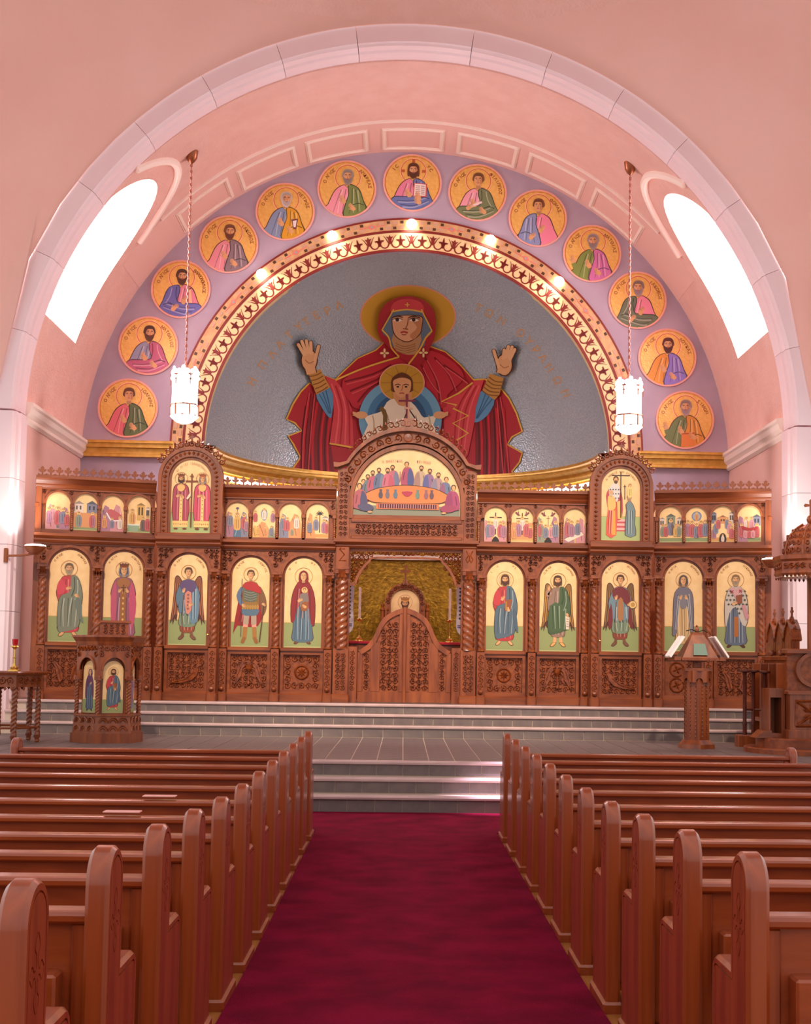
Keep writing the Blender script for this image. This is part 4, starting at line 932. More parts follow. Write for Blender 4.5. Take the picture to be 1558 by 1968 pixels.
# ---- icon panels (things of their own, set in the screen)
def panel(name, label, bay, x, z, w, h, y=.045, grp=None, arch=True, zs=None, cat='icon'):
    g = empty(name, world(bay, x, y, z), BAYS[bay][2], label, cat, grp)
    r = w/2
    out = [(-r, 0)]+arch_pts(0, zs if zs is not None else h-r, r, 20, rz=(h-zs) if zs is not None else None)+[(r, 0)]
    MB().prism(out, -.012, .045).build('gold_panel', 'gold_leaf', g)
    return g
def robe(P, col, hem=.16, hw=.15, sh=.115, el=.19, wz=.72, ww=.125, seed=1, n=6, x=0.0, top=1.04):
    L = [(x-.05, top), (x-sh, top-.05), (x-el, top-.26), (x-ww-.02, wz-.12), (x-hw, hem+.2), (x-hw, hem)]
    R = [(2*x-a, b) for a, b in L]
    P.poly([(a-.008, b) for a, b in L]+[(a+.008, b) for a, b in reversed(R)], OUT, 3)
    P.poly(L+list(reversed(R)), col, 3)
    folds(P, ([(x-ww, wz), (x-ww-.01, wz-.25), (x-hw+.01, hem+.02)], [(x+ww, wz), (x+ww+.01, wz-.25), (x+hw-.01, hem+.02)]), col, n, .012, seed)
    folds(P, ([(x-sh+.01, top-.06), (x-ww, wz)], [(x+sh-.01, top-.06), (x+ww, wz)]), col, 3, .009, seed+3)
def feet(P, x=0.0, z=.10, col=SKIN, w=.065):
    for s in (-1, 1):
        P.stroke([(x+s*w*.8, z+.09), (x+s*w, z+.02)], .045, col, 0); P.poly([(x+s*(w-.03), z+.025), (x+s*(w+.02), z+.03), (x+s*(w+.07), z-.03), (x+s*(w+.03), z-.045), (x+s*(w-.015), z-.01)], OUT, 2)
        P.poly([(x+s*(w-.025), z+.022), (x+s*(w+.017), z+.026), (x+s*(w+.06), z-.028), (x+s*(w+.03), z-.038), (x+s*(w-.01), z-.008)], col, 2)
def wings(P, col, z=1.0):
    for s in (-1, 1):
        P.poly([(s*.08, z-.05), (s*.12, z+.06), (s*.17, z+.11), (s*.215, z+.07), (s*.225, z-.1), (s*.24, z-.35), (s*.275, z-.66), (s*.24, z-.60), (s*.23, z-.68), (s*.20, z-.58), (s*.17, z-.62), (s*.15, z-.35), (s*.12, z-.15)], OUT, 2)
        P.poly([(s*.09, z-.05), (s*.13, z+.05), (s*.17, z+.095), (s*.205, z+.06), (s*.215, z-.1), (s*.23, z-.35), (s*.255, z-.60), (s*.225, z-.56), (s*.20, z-.5), (s*.17, z-.5), (s*.15, z-.3), (s*.12, z-.15)], col, 2)
        for k in range(5): P.stroke([(s*(.14+.015*k), z-.02), (s*(.155+.015*k), z-.25), (s*(.165+.02*k), z-.52)], .008, dk(col, .55) if k % 2 else dk(col, 1.45))
def halo(P, x, z, r): P.circle(x, z, r, r, .007, (176, 110, 60), 32)
GR = (150, 156, 100)
def base_paint(P, w, gz, gcol=GR, lt=None, rt=None, h=1.45):
    P.poly([(-w/2+.002, .004), (w/2-.002, .004), (w/2-.002, gz), (-w/2+.002, gz)], gcol); P.stroke([(-w/2, gz), (w/2, gz)], .008, (196, 150, 80), 0); P.stroke([(-w/2+.01, .012), (w/2-.01, .012)], .008, (206, 196, 140), 0)
    if lt: P.arctext(lt, 0, h-w/2, w*.40, -62, -30, .042, (150, 80, 40))
    if rt: P.arctext(rt, 0, h-w/2, w*.40, 30, 30+5.5*len(rt), .042, (150, 80, 40))
IW, IH = .60, 1.445
def diag(P, col, s=1, hem=.3, seed=2):     # mantle over one shoulder wrapped round the waist
    A = [(s*.03, 1.05), (s*.11, 1.03), (s*.17, .9), (s*.20, .7), (s*.17, .45), (s*.15, hem), (-s*.05, hem-.08), (-s*.15, hem-.05), (-s*.16, .55), (-s*.12, .72), (0, .78), (s*.02, .92)]
    P.poly([(a*1.05, b) for a, b in A], dk(col, .45), 3); P.poly(A, col, 3)
    folds(P, ([(-s*.14, .68), (-s*.15, .5), (-s*.14, hem)], [(s*.17, .7), (s*.15, .5), (s*.13, hem)]), col, 6, .013, seed)
    P.stroke([(s*.07, 1.02), (s*.08, .85), (s*.04, .72)], .014, dk(col, .6)); P.stroke([(s*.12, .98), (s*.13, .8), (s*.09, .66)], .014, mixc(col, (255, 255, 250), .4))
def st_icon(name, label, bay, x, z, paintfn, lt, rt, y=.045):
    g = panel(name, label, bay, x, z, IW, IH, y, 'standing saint icons in the lower tier')
    P = Paint(); base_paint(P, IW, .40, GR, lt, rt); b = Paint(); b.T = P.T; b.build('ground_and_lettering', g, y0=-.012)['kind'] = 'stuff'
    P = Paint(); paintfn(P); P.build('painted_figure', g, y0=-.0165)
def f1(P):
    feet(P, 0, .13, SKIN, .08); robe(P, (196, 62, 70), .17, .14, .12, .19, seed=1); diag(P, (122, 124, 104), 1, .24, 4)
    P.poly([(-.17, .92), (-.12, .98), (-.05, .88), (-.08, .76), (-.16, .74), (-.19, .82)], (206, 70, 82), 3); hand(P, -.02, .84, .055, .3); hand(P, .11, .73, .055, -.6)
    P.poly([(.1, .7), (.19, .66), (.2, .45), (.23, .3), (.16, .38), (.11, .55)], (110, 116, 104), 2); halo(P, -.01, 1.15, .125); head(P, -.01, 1.15, .078, (120, 92, 66), (170, 146, 116))
def f2(P):
    halo(P, 0, 1.16, .125); robe(P, (150, 84, 104), .12, .17, .13, .19, seed=2); P.poly([(-.12, .98), (-.19, .75), (-.17, .3), (-.12, .2), (-.1, .6)], (190, 84, 108), 2); P.poly([(.12, .98), (.19, .75), (.2, .5), (.14, .2), (.09, .6)], (196, 80, 110), 2)
    P.poly([(-.04, .98), (.04, .98), (.05, .12), (-.05, .12)], (156, 96, 50)); P.poly([(-.1, .98), (0, 1.04), (.1, .98), (.08, .90), (0, .86), (-.08, .90)], (164, 104, 60), 2)
    for k in range(9): P.ell(0, .2+.085*k, .016, .02, (222, 170, 90), 8)
    hand(P, -.06, .82, .05, 1.0); hand(P, .06, .82, .05, 2.1); P.stroke([(0, .78), (0, .92)], .014, (96, 50, 24), 0); P.stroke([(-.035, .88), (.035, .88)], .014, (96, 50, 24), 0)
    head(P, 0, 1.15, .078, None, None, veil=(120, 116, 128), crown=(112, 56, 30))
def f3(P, tun=(92, 116, 134), mant=(96, 70, 110), chest=(208, 130, 110), under=(150, 72, 44), wing=(136, 76, 50), item=None):
    wings(P, wing); halo(P, 0, 1.16, .115); feet(P, 0, .13, (124, 76, 56), .075); robe(P, under, .22, .10, .1, .17, seed=3); robe(P, (118, 134, 108), .31, .12, .1, .17, seed=5); robe(P, tun, .52, .13, .115, .19, seed=6)
    if item != 'disc':
        P.poly([(.02, .98), (.13, .96), (.18, .7), (.16, .38), (.05, .36), (.03, .6)], dk(tun, 1.12), 2); folds(P, ([(.04, .9), (.05, .4)], [(.14, .9), (.15, .42)]), tun, 4, .012)
        P.poly([(-.13, .98), (0, 1.05), (.13, .98), (.1, .86), (0, .82), (-.1, .86)], mant, 2); P.poly([(-.05, .82), (.05, .84), (.06, .56), (-.02, .5)], chest, 2)
        for k in range(5): P.ell(.005, .58+.055*k, .02, .02, dk(chest, .7), 8)
    else:
        P.poly([(-.13, .98), (0, 1.05), (.12, .98), (.17, .8), (.12, .72), (.02, .84), (-.1, .84)], mant, 2); P.poly([(-.03, .84), (.04, .84), (.05, .52), (-.04, .52)], (170, 112, 66), 2)
        P.poly([(-.15, .78), (-.2, .5), (-.17, .35), (-.12, .5)], mant, 2); P.poly([(.15, .78), (.2, .5), (.2, .36), (.13, .5)], mant, 2)
    P.stroke([(-.07, .80), (-.08, .12)], .009, (120, 70, 40), 0); hand(P, -.07, .86, .05, 1.3); hand(P, .04 if item != 'disc' else .14, .64 if item != 'disc' else .76, .05, .4)
    if item == 'disc': P.ell(.2, .76, .065, .065, (120, 80, 40), 20); P.ell(.2, .76, .058, .058, (232, 192, 120), 20); P.ell(.2, .76, .035, .035, (190, 140, 80), 14)
    head(P, 0, 1.16, .072, (92, 52, 34), None)
def f4(P):
    P.poly([(-.12, 1.0), (-.2, .7), (-.27, .2), (-.2, .34), (0, .32), (.13, .34), (.2, .5), (.22, .72), (.12, 1.0)], (150, 26, 30), 2)
    folds(P, ([(-.14, .8), (-.22, .4)], [(.14, .8), (.12, .4)]), (150, 26, 30), 6, .016); P.poly([(.14, .98), (.24, .82), (.26, .62), (.2, .5), (.16, .7)], (124, 84, 52), 3)
    for s in (-1, 1):
        P.stroke([(s*.055, .62), (s*.065, .36)], .085, (176, 150, 130), 0); P.stroke([(s*.065, .36), (s*.075, .30)], .075, (226, 150, 130), 0); P.stroke([(s*.07, .32), (s*.085, .13)], .065, (168, 110, 50), 0); P.poly([(s*.06, .15), (s*.11, .15), (s*.14, .07), (s*.09, .06)], (150, 92, 40), 2)
    P.poly([(-.13, .64), (.13, .64), (.12, .52), (0, .5), (-.12, .52)], (86, 110, 130), 2)
    P.poly([(-.12, 1.0), (-.06, 1.05), (.06, 1.05), (.12, 1.0), (.14, .8), (.12, .62), (-.12, .62), (-.13, .8)], (128, 96, 46), 2); P.poly([(-.1, .92), (.1, .92), (.1, .76), (0, .72), (-.1, .76)], (92, 96, 86), 2)
    for k in range(4): P.stroke([(-.1, .9-.04*k), (0, .87-.04*k), (.1, .9-.04*k)], .008, (150, 146, 120))
    for k in range(7): P.ell(-.12+.04*k, .645, .021, .045, (176, 130, 60), 8); P.ell(-.1+.034*k, .70, .018, .03, (150, 108, 50), 8)
    P.poly([(-.13, 1.0), (0, 1.06), (.14, .98), (.17, .86), (.04, .9), (-.06, .92)], (176, 40, 44), 2); P.stroke([(-.13, .95), (-.19, .82), (-.13, .68)], .07, (92, 112, 140)); hand(P, -.12, .67, .05, -.5)
    P.stroke([(-.14, 1.1), (-.14, .16)], .009, (84, 50, 34), 0); P.stroke([(.22, .68), (.16, .08)], .018, (90, 50, 30), 0); P.stroke([(.19, .68), (.26, .66)], .012, (60, 36, 24), 0); hand(P, .21, .69, .045, -.6)
    halo(P, 0, 1.17, .115); head(P, 0, 1.165, .07, (96, 54, 28), None)
def f5(P):
    halo(P, 0, 1.15, .14); feet(P, 0, .1, (120, 70, 50), .07); robe(P, (84, 108, 126), .11, .15, .1, .15, seed=8, n=8); A = [(0, 1.12), (-.09, 1.05), (-.16, .9), (-.19, .68), (-.18, .42), (-.13, .44), (-.1, .62), (0, .7), (.1, .62), (.13, .4), (.18, .36), (.19, .68), (.16, .9), (.09, 1.05)]
    P.poly([(a*1.06, b) for a, b in A], OUT, 2); P.poly(A, (140, 30, 36), 2); folds(P, ([(-.12, .95), (-.16, .5)], [(.12, .95), (.16, .45)]), (140, 30, 36), 7, .012)
    P.poly([(-.05, .86), (.06, .88), (.09, .76), (.05, .64), (-.05, .66)], (130, 112, 108), 2); P.poly([(-.02, .72), (.08, .74), (.06, .6), (-.03, .6)], (150, 84, 40), 2); P.ell(.02, .93, .05, .05, (236, 190, 120), 18); P.circle(.02, .93, .05, .05, .006, (170, 90, 50), 20); head(P, .02, .93, .03, BROWN, detail=False)
    hand(P, -.06, .76, .055, .5); hand(P, .03, .66, .05, 2.6); head(P, 0, 1.15, .078, None, None, veil=(140, 30, 36))
def f6(P):
    halo(P, 0, 1.15, .135); P.circle(0, 1.15, .10, .10, .004, (190, 120, 60), 26); feet(P, 0, .13, SKIN, .08); robe(P, (184, 54, 56), .18, .13, .12, .19, seed=9); diag(P, (86, 104, 118), 1, .28, 10)
    P.poly([(-.16, .94), (-.11, .98), (-.06, .86), (-.09, .74), (-.17, .74), (-.19, .82)], (196, 58, 66), 3); P.poly([(.0, .82), (.11, .84), (.1, .66), (0, .64)], (150, 80, 44)); P.stroke([(.02, .8), (.02, .66)], .01, (214, 160, 80), 0); hand(P, -.04, .84, .055, 1.0); hand(P, .06, .66, .05, 1.9)
    P.poly([(.13, .7), (.19, .6), (.22, .3), (.17, .36), (.13, .5)], (78, 96, 112), 2); head(P, 0, 1.15, .078, (96, 50, 26), (84, 42, 22), long=True)
def f7(P):
    wings(P, (150, 104, 46)); halo(P, 0, 1.15, .125); feet(P, 0, .12, (226, 166, 96), .06); P.stroke([(-.045, .3), (-.05, .15)], .05, SKIN, 0); P.stroke([(.045, .3), (.05, .15)], .05, SKIN, 0)
    robe(P, (150, 116, 100), .25, .10, .11, .17, seed=11); diag(P, (70, 92, 58), 1, .36, 12); P.poly([(-.14, .74), (-.12, .34), (-.02, .33), (.08, .36), (.06, .76)], (74, 96, 62), 2); folds(P, ([(-.13, .74), (-.11, .36)], [(.05, .74), (.07, .38)]), (74, 96, 62), 4, .012)
    P.stroke([(-.12, .96), (-.17, .9), (-.16, 1.0)], .055, (170, 130, 112)); hand(P, -.155, 1.02, .05, 1.4); P.poly([(.12, .58), (.19, .56), (.18, .36), (.13, .36)], (222, 206, 186)); hand(P, .15, .6, .045, -1.2)
    for k in range(4): P.stroke([(.135, .53-.04*k), (.175, .525-.04*k)], .008, (140, 110, 90), 0)
    head(P, -.01, 1.15, .078, (84, 48, 24), (88, 50, 26), long=True)
def f8(P): f3(P, (112, 134, 146), (118, 38, 42), under=(140, 62, 40), wing=(120, 84, 50), item='disc')
def f9(P):
    halo(P, 0, 1.15, .12); feet(P, -.02, .1, (120, 70, 50), .05); robe(P, (206, 164, 112), .14, .11, .09, .13, seed=13, n=7); A = [(0, 1.04), (-.1, 1.0), (-.15, .86), (-.16, .5), (-.17, .26), (-.1, .3), (-.07, .7), (0, .82), (.07, .7), (.11, .34), (.15, .3), (.16, .5), (.15, .86), (.1, 1.0)]
    P.poly([(a*1.06, b) for a, b in A], OUT, 2); P.poly(A, (116, 108, 122), 2); folds(P, ([(-.1, .95), (-.15, .35)], [(-.05, .8), (-.1, .35)]), (116, 108, 122), 4, .012); folds(P, ([(.05, .8), (.1, .36)], [(.1, .95), (.15, .36)]), (116, 108, 122), 4, .012)
    P.poly([(-.05, .86), (.05, .86), (.045, .7), (-.045, .7)], (128, 120, 128), 2); hand(P, -.045, .86, .05, 1.2); hand(P, .045, .86, .05, 1.9); head(P, 0, 1.14, .074, None, None, veil=(110, 84, 80))
def f10(P):
    halo(P, 0, 1.15, .125); feet(P, 0, .11, (80, 44, 30), .08); robe(P, (92, 100, 120), .13, .15, .1, .15, seed=14, n=8); P.poly([(-.03, .56), (.04, .56), (.04, .24), (-.03, .24)], (170, 96, 40))
    A = [(0, 1.06), (-.11, 1.0), (-.17, .8), (-.17, .5), (-.15, .4), (-.1, .62), (0, .72), (.05, .56), (.1, .44), (.16, .42), (.19, .6), (.17, .85), (.11, 1.0)]
    P.poly([(a*1.06, b) for a, b in A], OUT, 2); P.poly(A, (196, 180, 168), 2)
    for k in range(34):
        i, j = k % 6, k//6; x, z = -.14+.056*i+(.028 if j % 2 else 0), .97-.07*j
        if j > 3 and x < .0: continue
        P.stroke([(x-.018, z), (x+.018, z)], .012, (70, 66, 54), 0); P.stroke([(x, z-.018), (x, z+.018)], .012, (70, 66, 54), 0)
    P.poly([(-.1, 1.0), (-.03, 1.04), (.08, .86), (.03, .82)], (206, 150, 150)); P.poly([(.1, 1.0), (.03, 1.04), (.0, .9), (.06, .86)], (206, 150, 150)); P.poly([(.09, .74), (.14, .76), (.21, .56), (.16, .5)], (196, 134, 140))
    for x, z in ((-.06, .96), (.07, .97)): P.stroke([(x-.022, z-.022), (x+.022, z+.022)], .014, (140, 30, 46), 0); P.stroke([(x-.022, z+.022), (x+.022, z-.022)], .014, (140, 30, 46), 0)
    P.poly([(.0, .9), (.1, .92), (.1, .78), (.01, .76)], (140, 70, 44)); hand(P, -.03, .77, .055, .4); head(P, 0, 1.15, .076, (146, 108, 66), (168, 140, 110))
SP = 'arched gold icon of '
ICON = [('A', -.351, .90, f1, 'Ο ΑΓΙΟΣ', 'ΑΝΔΡΕΑΣ', 'bearded saint in grey-green mantle over a red tunic'), ('A', .477, .90, f2, 'Η ΑΓΙΑ', 'ΑΙΚΑΤΕΡΙΝΗ', 'crowned woman saint in rose robe with a jewelled stole'),
        ('B', 0, .88, f3, 'Ο ΑΡΧ', 'ΓΑΒΡΙΗΛ', 'winged angel in violet hood and slate-blue robe'), ('C', -.418, .87, f4, 'Ο ΑΓΙΟΣ', 'ΓΕΩΡΓΙΟΣ', 'soldier saint in armour and red cloak with lance'), ('C', .43, .87, f5, 'ΜΡ', 'ΘΥ', 'woman in dark red veil carrying a small child'),
        ('c', -.464, .87, f6, 'ΙC', 'ΧC', 'Christ in blue mantle over red holding a book'), ('c', .404, .87, f7, 'Ο ΑΓΙΟΣ', 'ΙΩΑΝΝΗΣ', 'winged bearded prophet in a green mantle holding a scroll'), ('b', 0, .88, f8, 'Ο ΑΡΧ', 'ΜΙΧΑΗΛ', 'winged angel in dark red cape holding a gold disc'),
        ('a', -.477, .90, f9, 'Η ΑΓΙΑ', 'ΒΑΡΒΑΡΑ', 'woman saint in grey cloak over a cream robe'), ('a', .351, .90, f10, 'Ο ΑΓΙΟΣ', 'ΝΙΚΟΛΑΟΣ', 'bishop saint in cross-patterned vestment holding a book')]
for b, x, z, fn, lt, rt, lb in ICON: st_icon('standing_icon', SP+lb, b, x, z, fn, lt, rt)
# ---- feast icons in the upper tier
def mini(P, x, z, h, c1, c2=None, hl=True):
    w = h*.19
    if hl: P.ell(x, z+h*.88, h*.125, h*.125, (248, 214, 140), 14); P.circle(x, z+h*.88, h*.125, h*.125, h*.02, (190, 110, 70), 16)
    P.poly([(x-w*.35, z+h*.78), (x-w, z+h*.6), (x-w*1.05, z+h*.3), (x-w*.8, z), (x+w*.8, z), (x+w*1.05, z+h*.3), (x+w, z+h*.6), (x+w*.35, z+h*.78)], c1, 2)
    if c2: P.poly([(x, z+h*.76), (x+w*.9, z+h*.6), (x+w, z+h*.3), (x+w*.75, z+.003), (x+w*.1, z+.003), (x+w*.3, z+h*.4)], c2, 2)
    P.stroke([(x-w*.3, z+h*.6), (x-w*.2, z+h*.1)], h*.03, dk(c1, .6), 0); P.stroke([(x+w*.35, z+h*.6), (x+w*.4, z+h*.1)], h*.03, dk(c2 or c1, .6), 0)
    head(P, x, z+h*.87, h*.085, BROWN, detail=False)
def hill(P, x, w, z, col):
    P.poly([(x-w, .0), (x-w*.9, z*.6), (x-w*.5, z*.85), (x-w*.3, z), (x+w*.2, z*.92), (x+w*.5, z*.6), (x+w, .0)], col); P.stroke([(x-w*.5, z*.8), (x-w*.2, z*.4), (x, z*.1)], .012, dk(col, .7)); P.stroke([(x+w*.2, z*.85), (x+w*.4, z*.4)], .010, dk(col, 1.3), 0)
def house(P, x, w, z0, z1, col):
    P.poly([(x-w, z0), (x+w, z0), (x+w, z1), (x-w, z1)], col); P.poly([(x-w*1.15, z1), (x+w*1.15, z1), (x, z1+w*.7)], dk(col, .7))
    for k in (-.45, .35): P.poly([(x+w*k-.012, z0+(z1-z0)*.35), (x+w*k+.012, z0+(z1-z0)*.35), (x+w*k+.012, z1-.03), (x+w*k-.012, z1-.03)], dk(col, .4))
def crossp(P, x, z0, z1, w, zc, t=.016, col=(70, 34, 24)): P.stroke([(x, z0), (x, z1)], t, col, 0); P.stroke([(x-w, zc), (x+w, zc)], t, col, 0)
C_ = dict(r=(176, 56, 70), b=(92, 104, 140), g=(110, 128, 110), p=(150, 92, 130), o=(212, 130, 70), w=(226, 206, 196), y=(214, 160, 70), m=(196, 120, 140), k=(70, 56, 60))
C_ = {k_: mixc(c_, (226, 184, 160), .28) for k_, c_ in C_.items()}
FE = [
 ('women greeting a mother in a crowded pink court', 'hhf', dict(hills=[(-.1, .09, .40, 'm'), (.12, .1, .36, 'p')], figs=[(-.08, .12, .26, 'm'), (.0, .08, .28, 'r', 'p'), (.08, .1, .24, 'b'), (.14, .07, .22, 'r'), (-.14, .1, .24, 'p')], g='k')),
 ('two figures meeting under pale buildings joined by a red cloth', '', dict(houses=[(-.1, .07, .28, .42, 'w'), (.1, .08, .28, .42, 'b')], floor=(.05, .28, 'o'), figs=[(-.1, .06, .24, 'g', 'b'), (.11, .06, .24, 'r', 'p')], g='g')),
 ('reclining mother in a grey cave with a white swaddling band', '', dict(hills=[(-.08, .12, .42, 'p'), (.09, .12, .44, 'm')], bed=(.04, .25, 'r'), figs=[(-.12, .06, .2, 'o'), (.0, .06, .16, 'b'), (.12, .05, .2, 'w')], g='y')),
 ('elder in yellow at a green font beside gold pillars', '', dict(houses=[(.03, .06, .2, .44, 'y'), (.14, .03, .1, .40, 'w')], font=(-.08, .08), figs=[(-.1, .14, .24, 'y', 'o'), (.07, .04, .22, 'k'), (.14, .04, .24, 'r')], g='g')),
 ('baptism in a blue river between red mountains', '', dict(hills=[(-.12, .1, .42, 'p'), (.12, .1, .42, 'b')], river=1, figs=[(0, .12, .28, 'y'), (-.11, .18, .22, 'b'), (.11, .14, .24, 'r'), (.15, .1, .2, 'p')], dove=1, g='g')),
 ('figure in a grey mandorla above an orange mountain', '', dict(hills=[(0, .14, .26, 'o'), (-.14, .07, .2, 'y'), (.14, .07, .2, 'g')], mand=(0, .38, .05, .10), figs=[(0, .30, .18, 'w'), (-.14, .26, .18, 'r'), (.14, .26, .18, 'p'), (-.1, .05, .14, 'y'), (.02, .05, .14, 'o'), (.12, .05, .14, 'b')], g='y')),
 ('figures before a brown mountain with a wrapped man in a cave', '', dict(hills=[(-.1, .09, .40, 'b'), (.1, .13, .40, 'o')], figs=[(-.12, .13, .24, 'b', 'r'), (-.05, .12, .22, 'r'), (.1, .16, .22, 'w'), (.03, .05, .12, 'g')], g='y')),
 ('rider entering a city beside a dark palm tree', '', dict(hills=[(-.1, .08, .42, 'o')], houses=[(.13, .05, .18, .34, 'w')], palm=(.04, .40), figs=[(-.02, .14, .22, 'b'), (.11, .1, .22, 'p'), (.16, .09, .2, 'r'), (-.12, .1, .2, 'b')], g='o')),
 ('crucifixion with mourners and a dark skull cave', '', dict(hills=[(-.14, .09, .36, 'm'), (.14, .09, .36, 'm')], cross=(0, .12, .48, .1, .40), figs=[(0, .22, .2, 'w'), (-.11, .08, .26, 'b'), (-.06, .09, .24, 'p'), (.08, .09, .25, 'r'), (.13, .08, .24, 'p')], skull=1, g='y')),
 ('taking down from a cross against a brown wall', '', dict(floor=(.05, .32, 'o'), cross=(0, .12, .48, .1, .39), figs=[(0, .2, .22, 'w'), (-.06, .1, .26, 'p'), (.07, .1, .26, 'r'), (.13, .08, .2, 'r'), (-.13, .06, .2, 'o')], birds=1, g='y')),
 ('pale figures round a tomb below two winged angels', '', dict(hills=[(-.13, .09, .42, 'g'), (.12, .1, .44, 'p')], cross=(0, .26, .44, .03, .40, .007), birds=1, figs=[(-.12, .1, .26, 'r', 'g'), (-.04, .08, .22, 'b'), (.05, .08, .22, 'm'), (.12, .1, .26, 'b')], skull=1, g='y')),
 ('women at an open white tomb among pink rocks', '', dict(hills=[(-.1, .1, .42, 'p'), (.12, .1, .42, 'm')], tomb=1, figs=[(-.1, .12, .28, 'r', 'g'), (-.05, .11, .26, 'p'), (.05, .14, .24, 'b')], g='y')),
 ('small blue figure raised up before a pale green gate', '', dict(houses=[(0, .07, .2, .42, 'g'), (-.14, .04, .24, .38, 'w'), (.14, .05, .22, .38, 'w')], figs=[(0, .12, .26, 'b', 'k'), (-.13, .1, .2, 'g'), (-.08, .1, .2, 'r'), (.08, .1, .2, 'y'), (.13, .1, .2, 'g')], g='g')),
 ('ascending figure in a blue ring over a red crowd', '', dict(mand=(0, .42, .08, .08), figs=[(0, .35, .14, 'o'), (-.14, .1, .26, 'p'), (-.07, .09, .26, 'r'), (0, .07, .24, 'b', 'k'), (.07, .09, .26, 'r'), (.14, .1, .26, 'b')], g='g')),
 ('seated circle of saints round a dark crowned doorway', '', dict(houses=[(-.14, .04, .3, .46, 'b'), (.14, .04, .3, .46, 'w'), (0, .05, .3, .40, 'o')], figs=[(-.14, .06, .2, 'p'), (-.11, .14, .2, 'b'), (-.07, .22, .18, 'r'), (.07, .22, .18, 'b'), (.11, .14, .2, 'm'), (.14, .06, .2, 'r')], door=1, g='o')),
 ('bier with mourners between pink mountains', '', dict(hills=[(-.12, .1, .42, 'p')], houses=[(.12, .06, .26, .40, 'b')], boat=1, figs=[(-.04, .2, .2, 'w', 'o'), (.04, .2, .2, 'm'), (-.12, .08, .22, 'r'), (.12, .08, .22, 'r'), (-.06, .06, .16, 'm'), (.0, .06, .16, 'r'), (.06, .06, .16, 'm')], g='g')),
]
def feast(g, w, h, D):
    P = Paint(clip=lambda p: (max(-w/2+.004, min(w/2-.004, p[0])), max(.004, p[1])))
    base_paint(P, w, .07, {'k': (120, 110, 110), 'g': (140, 150, 104), 'y': (206, 166, 100), 'o': (214, 150, 84)}[D.get('g', 'g')])
    if 'floor' in D: a, b, c = D['floor']; P.poly([(-w/2, a), (w/2, a), (w/2, b), (-w/2, b)], C_[c])
    for x, ww, z, c in D.get('hills', []): hill(P, x, ww, z, C_[c])
    for x, ww, z0, z1, c in D.get('houses', []): house(P, x, ww, z0, z1, C_[c])
    if 'river' in D: P.poly([(-.06, .0), (-.05, .2), (-.03, .34), (.03, .34), (.05, .2), (.07, .0)], (84, 112, 140)); P.stroke([(-.03, .02), (0, .15), (.02, .3)], .01, (150, 170, 186))
    if 'dove' in D: P.ell(0, .47, .025, .02, (80, 74, 100), 10); P.stroke([(0, .45), (0, .38)], .01, (110, 110, 150), 0)
    if 'mand' in D: x, z, a, b = D['mand']; P.ell(x, z, a, b, (120, 130, 150), 24); P.ell(x, z, a*.75, b*.75, (160, 166, 176), 20)
    if 'bed' in D: x, z, c = D['bed']; P.poly([(x-.12, z+.06), (x-.06, z+.11), (x+.1, z+.02), (x+.1, z-.05), (x-.02, z-.06)], C_[c], 2); P.stroke([(x-.13, z+.05), (x-.05, z-.07), (x+.11, z-.06)], .018, (236, 226, 226))
    if 'font' in D: x, z = D['font']; P.poly([(x-.1, z+.04), (x+.1, z+.04), (x+.07, z-.06), (x-.07, z-.06)], (150, 170, 140)); P.stroke([(x-.1, z+.045), (x+.1, z+.045)], .02, (226, 226, 214), 0)
    if 'palm' in D:
        x, z = D['palm']; P.stroke([(x, .1), (x, z)], .014, (60, 40, 34), 0)
        for k in range(9): a = -.3+k*.47; P.stroke([(x, z), (x+.06*math.cos(a), z+.06*math.sin(a))], .016, (50, 44, 50), 0, .6)
    if 'cross' in D: crossp(P, *D['cross'])
    if 'birds' in D:
        for s in (-1, 1): P.poly([(s*.03, .44), (s*.1, .5), (s*.12, .48), (s*.07, .43)], (120, 60, 60)); P.poly([(s*.05, .46), (s*.06, .52), (s*.09, .47)], (150, 90, 90))
    if 'tomb' in D: P.poly([(-.17, .06), (.1, .2), (.15, .14), (-.1, .02)], (236, 214, 196)); P.stroke([(-.17, .07), (.12, .2)], .012, (150, 100, 80), 0)
    for f in D['figs']: mini(P, f[0], f[1], f[2], C_[f[3]], C_[f[4]] if len(f) > 4 else None)
    if 'boat' in D: P.poly([(-.12, .26), (-.08, .19), (.1, .19), (.13, .24), (.0, .22)], (170, 40, 46), 2)
    if 'skull' in D: P.poly([(-.06, .0), (-.035, .06), (0, .09), (.035, .06), (.06, .0)], (36, 18, 20), 2)
    if 'door' in D: P.poly([(-.05, .0), (-.05, .09), (-.03, .13), (0, .145), (.03, .13), (.05, .09), (.05, .0)], (50, 30, 34), 2); mini(P, 0, .005, .12, C_['w'], None, True)
    P.build('painted_scene', g, y0=-.0125)
UPX = {'A': [(-.743, -.374), (-.327, .038), (.094, .447), (.495, .869)], 'C': [(-.851, -.475), (-.415, -.045), (.01, .38), (.44, .82)]}
UPX['a'] = [(-b, -a) for a, b in reversed(UPX['A'])]; UPX['c'] = [(-b, -a) for a, b in reversed(UPX['C'])]
UZ_ = {'A': (2.66, 3.25), 'a': (2.66, 3.25), 'C': (2.64, 3.216), 'c': (2.64, 3.216)}
fi = iter(FE)
for b in 'ACca':
    for xa, xb in UPX[b]:
        lb, _, D = next(fi); w_ = .365
        z0, z1 = UZ_[b]
        g = panel('feast_icon', 'small arched icon of '+lb, b, (xa+xb)/2, z0, w_, z1-z0, .05, 'small feast icons in the upper tier')
        feast(g, w_, z1-z0, D)
